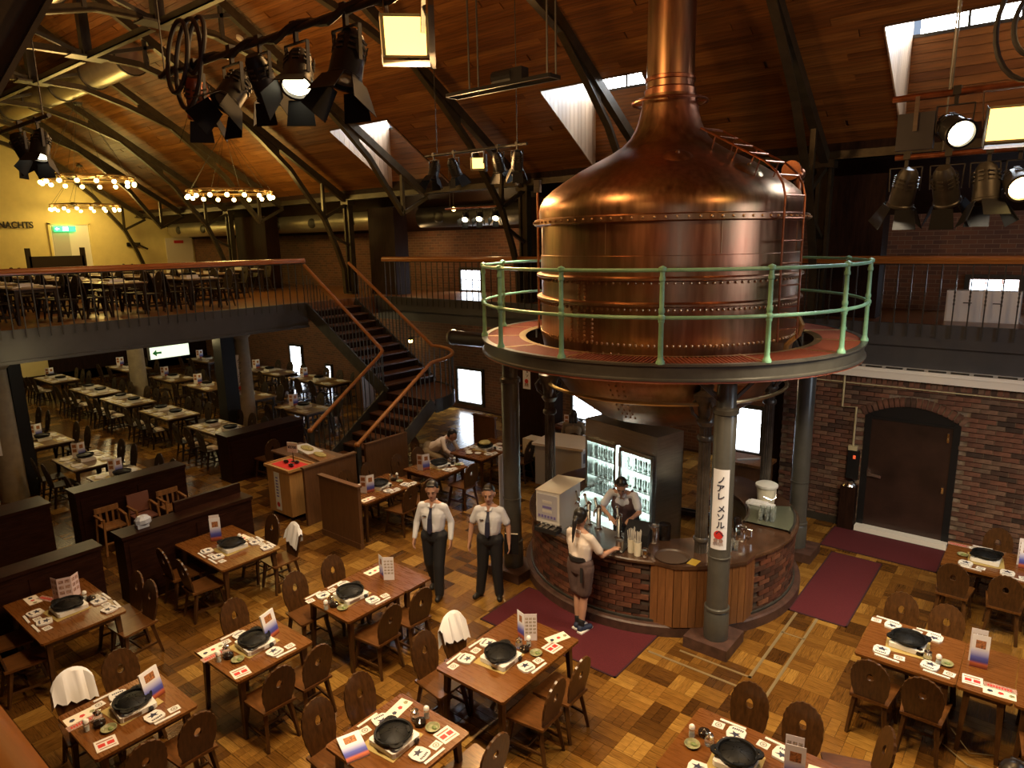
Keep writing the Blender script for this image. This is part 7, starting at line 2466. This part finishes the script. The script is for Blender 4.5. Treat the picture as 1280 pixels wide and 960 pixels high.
# slack cable loops
for i, (cx, r, dz) in enumerate(((-6.75, 0.26, -0.12), (-6.62, 0.32, -0.2), (-6.5, 0.2, -0.05))):
    tag(MB().tube([(cx + r * 0.75 * cos(2 * PI * k / 24), 3.42 + 0.03 * i + 0.05 * sin(6.28 * k / 24), PZ + 0.2 + dz + r * 1.25 * sin(2 * PI * k / 24)) for k in range(24)], 0.022, 8, closed=True).build('cable_loop', MT['cable'], None, True), ('black cable loop, innermost of the three on the near pipe', 'black cable loop, widest of the three on the near pipe', 'black cable loop, smallest of the three on the near pipe')[i], 'cable', 'slack cable loops')
pipe('upper rust-brown lighting pipe before the bright dormer', -1.25, 3.5, 6.5, 6.06, (-0.85, 0.6, 2.0))
pipe('lower rust-brown lighting pipe under the bright dormer', -1.38, 3.5, 7.5, 5.7, (-1.0, 0.5, 2.0))
can('glowing spot can on the upper pipe before the dormer', (-0.81, 6.5, 6.06), (0.45, -0.75, -0.35), 0.9, True, flaps=False)
flood('orange flood lamp on the upper pipe before the dormer', (-0.46, 6.5, 6.06), (0.2, -0.9, -0.3), 0.95)
t = thing('flood_lamp', 'grey flood lamp seen from the back on the upper pipe', 'floodlight', (-1.07, 6.5, 6.06), 0, 'flood lamps')
MB().box(-0.13, 0.13, -0.02, 0.06, -0.4, -0.12).build('housing', MT['fascia'], t)
MB().bar((0, -0.03, 0.0), (0, -0.03, -0.26), 0.03, 0.01).build('yoke', MT['stainless'], t)
for x, d, l, lit in ((-1.28, (-0.2, 0.3, -0.9), 'unlit spot can first on the lower pipe under the dormer', False), (-0.95, (0.1, 0.5, -0.8), 'unlit spot can with white flap second on the lower pipe', False), (-0.64, (0.1, -0.2, -0.9), 'unlit spot can third on the lower pipe under the dormer', False), (-0.42, (0.3, -0.85, -0.35), 'yellow-glowing spot can last on the lower pipe', True)):
    can(l, (x, 7.5, 5.7), d, 0.95, lit, hot='bulb' if lit else 'lens_hot', body='steel', flaps=not lit)
for i, r in enumerate((0.3, 0.17)):
    tag(MB().tube([(-0.35 + r * 0.8 * cos(2 * PI * k / 24), 6.3, 6.42 + r * 1.25 * sin(2 * PI * k / 24)) for k in range(24)], 0.018, 8, closed=True).build('cable_loop', MT['cable'], None, True), ('wide black cable loop over the dormer-side flood', 'small black cable loop over the dormer-side flood')[i], 'cable', 'slack cable loops')
pipe('lighting pipe with the orange lamp beyond the kettle platform', -9.2, -6.9, 9.0, 6.52, (-8.9, -7.1))
for x, d, l, lit in ((-8.99, (0.1, -0.4, -0.9), 'small unlit spot can first on the pipe beyond the platform', True), (-8.5, (0.1, 0.4, -0.9), 'small unlit spot can second on the pipe beyond the platform', False), (-7.5, (0.0, 0.3, -0.9), 'small copper-lit spot can after the orange lamp', False), (-7.1, (-0.3, 0.3, -0.8), 'small spot can last on the pipe beyond the platform', True)):
    can(l, (x, 9.0, 6.52), d, 0.85, False, body='black')
flood('small round-glowing orange flood beyond the kettle platform', (-7.94, 9.0, 6.5), (0.5, -0.8, -0.15), 0.7)
pipe('short lighting pipe above the far gallery rail', -11.95, -10.2, 12.3, 5.8, (-11.8, -10.4))
for x, l in ((-11.3, 'tiny spot can first of three over the far gallery rail'), (-10.85, 'tiny glowing spot can second of three over the far gallery rail'), (-10.35, 'tiny glowing spot can last of three over the far gallery rail')):
    can(l, (x, 12.3, 5.8), (0.35, -0.6, -0.5), 0.7, True)
t = thing('globe_lamp', 'small yellow lamp shining under the eave over the far gallery', 'lamp', (-11.87, 12.5, 5.8))
MB().ball((0, 0, 0), 0.05, 10).build('bulb', MT['bulb'], t, True)
MB().tube([(0, 0, 0.04), (0, 0, 0.4)], 0.008, 6).build('stem', MT['steel'], t)
t = thing('wall_lamp', 'small lit lantern behind the stair handrail', 'lamp', (-15.95, 14.6, 1.98))
MB().ball((0, 0, 0), 0.07, 10).build('bulb', MT['bulb'], t, True)
MB().lathe([(0.02, 0.12), (0.12, 0.05), (0.12, 0.04)], n=12).build('shade', MT['steel'], t, True)
MB().bar((0, 0, 0.1), (0, 0.4, 0.1), 0.02).build('arm', MT['steel'], t)
# work platform hung from the roof
t = thing('hoist_tray', 'black steel tray carrying a winch hung below the roof boards', 'tray', (-6.6, 8.0, 7.16))
MB().bar((-0.95, -0.12, 0), (0.95, -0.12, 0), 0.03, 0.05).bar((-0.95, 0.12, 0), (0.95, 0.12, 0), 0.03, 0.05).bar((-0.95, -0.12, 0), (-0.95, 0.12, 0), 0.03, 0.05).bar((0.95, -0.12, 0), (0.95, 0.12, 0), 0.03, 0.05).build('frame', MT['black'], t)
for x in (-0.5, 0.9):
    MB().tube([(x, -0.1, 0), (x, -0.1, roof_z(7.9) - 7.16)], 0.014, 6).build('hanger', MT['steel'], t)
    MB().tube([(x, 0.1, 0), (x, 0.1, roof_z(8.1) - 7.16)], 0.014, 6).build('hanger', MT['steel'], t)
MB().tube([(-0.1, 0, 0.12), (0.25, 0, 0.12)], 0.1, 12).box(0.25, 0.45, -0.08, 0.08, 0.03, 0.2).build('winch', MT['black'], t)
# smoke detectors
for x, y, l in ((-13.9, 8.4, 'round ceiling detector above the smallest dormer'), (-16.0, 10.1, 'round ceiling detector above the single-ring chandelier'), (-9.2, 8.3, 'round ceiling detector near the orange flood glow')):
    o = MB().lathe([(0, -0.03), (0.06, -0.03), (0.075, 0.0), (0.08, 0.02)], n=16).build('smoke_detector', MT['cream'], None, True)
    tag(o, l, 'detector')
    o.location = (x, y, roof_z(y) - 0.005)
    o.rotation_euler = (-ang, 0, 0)


def chandelier(label, c, r, n=16, two=False, drop=None):
    t = thing('chandelier', label, 'chandelier', c)
    MB().tube([(r * cos(2 * PI * k / 48), r * sin(2 * PI * k / 48), 0) for k in range(48)], 0.025, 8, closed=True).build('ring', MT['brass'], t, True)
    MB().tube([(r * 0.97 * cos(2 * PI * k / 48), r * 0.97 * sin(2 * PI * k / 48), -0.05) for k in range(48)], 0.014, 6, closed=True).build('ring', MT['brass'], t, True)
    top = drop or roof_z(c[1]) - c[2]
    ap = top
    for k in range(8):
        a = 2 * PI * k / 8
        MB().tube([(r * cos(a), r * sin(a), 0), (0.04 * cos(a), 0.04 * sin(a), ap)], 0.005, 5).build('rod', MT['steel'], t)
    MB().lathe([(0.12, 0), (0.1, -0.06), (0, -0.09)], (0, 0, ap), 14).build('ceiling_rose', MT['steel'], t, True)
    bulb = MB().ball((0, 0, -0.16), 0.06, 10).mesh('bulb', MT['bulb'], True)
    arm = MB().tube([(0, 0, -0.02), (0, 0, -0.11)], 0.02, 6).lathe([(0.02, -0.07), (0.04, -0.1), (0.03, -0.12)], n=10).mesh('holder', MT['brass'], True)
    for k in range(n):
        a = 2 * PI * (k + 0.5) / n
        for me in (arm, bulb):
            link(me.name.split('.')[0], me, t, (r * cos(a), r * sin(a), 0))
    for k in range(4):
        a = PI / 2 * k + 0.4
        MB().ball((r * 0.45 * cos(a), r * 0.45 * sin(a), 0.03), 0.1, 10, (1, 1, 0.6)).build('spot_pod', MT['steel'], t, True)
    if two:
        MB().bar((-r, 0, 0), (r, 0, 0), 0.03).bar((0, -r, 0), (0, r, 0), 0.03).build('cross_bar', MT['brass'], t)


chandelier('ring chandelier of yellow bulbs before the stair-side roof slope', (-18.2, 10.28, 6.5), 1.1)
chandelier('ring chandelier of yellow bulbs, the upper one before the cream wall', (-21.3, 7.9, 6.94), 1.12, two=True, drop=1.95)
chandelier('ring chandelier of yellow bulbs, the lower one against the cream wall', (-28.4, 10.3, 6.6), 1.1)


# lettering as plain meshes
dg = bpy.context.evaluated_depsgraph_get()
fonts = [o for o in D.objects if o.type == 'FONT']
mes = [D.meshes.new_from_object(o.evaluated_get(dg)) for o in fonts]
for o, me in zip(fonts, mes):
    nm = o.name.split('.')[0]
    keep = {k: o[k] for k in ('label', 'category', 'group', 'kind') if k in o}
    par, mb_ = o.parent, o.matrix_basis.copy()
    cu = o.data
    D.objects.remove(o)
    n = D.objects.new(nm, me)
    COL.objects.link(n)
    n.parent = par
    n.matrix_basis = mb_
    if not me.materials:
        me.materials.append(cu.materials[0])
    for k, v in keep.items():
        n[k] = v
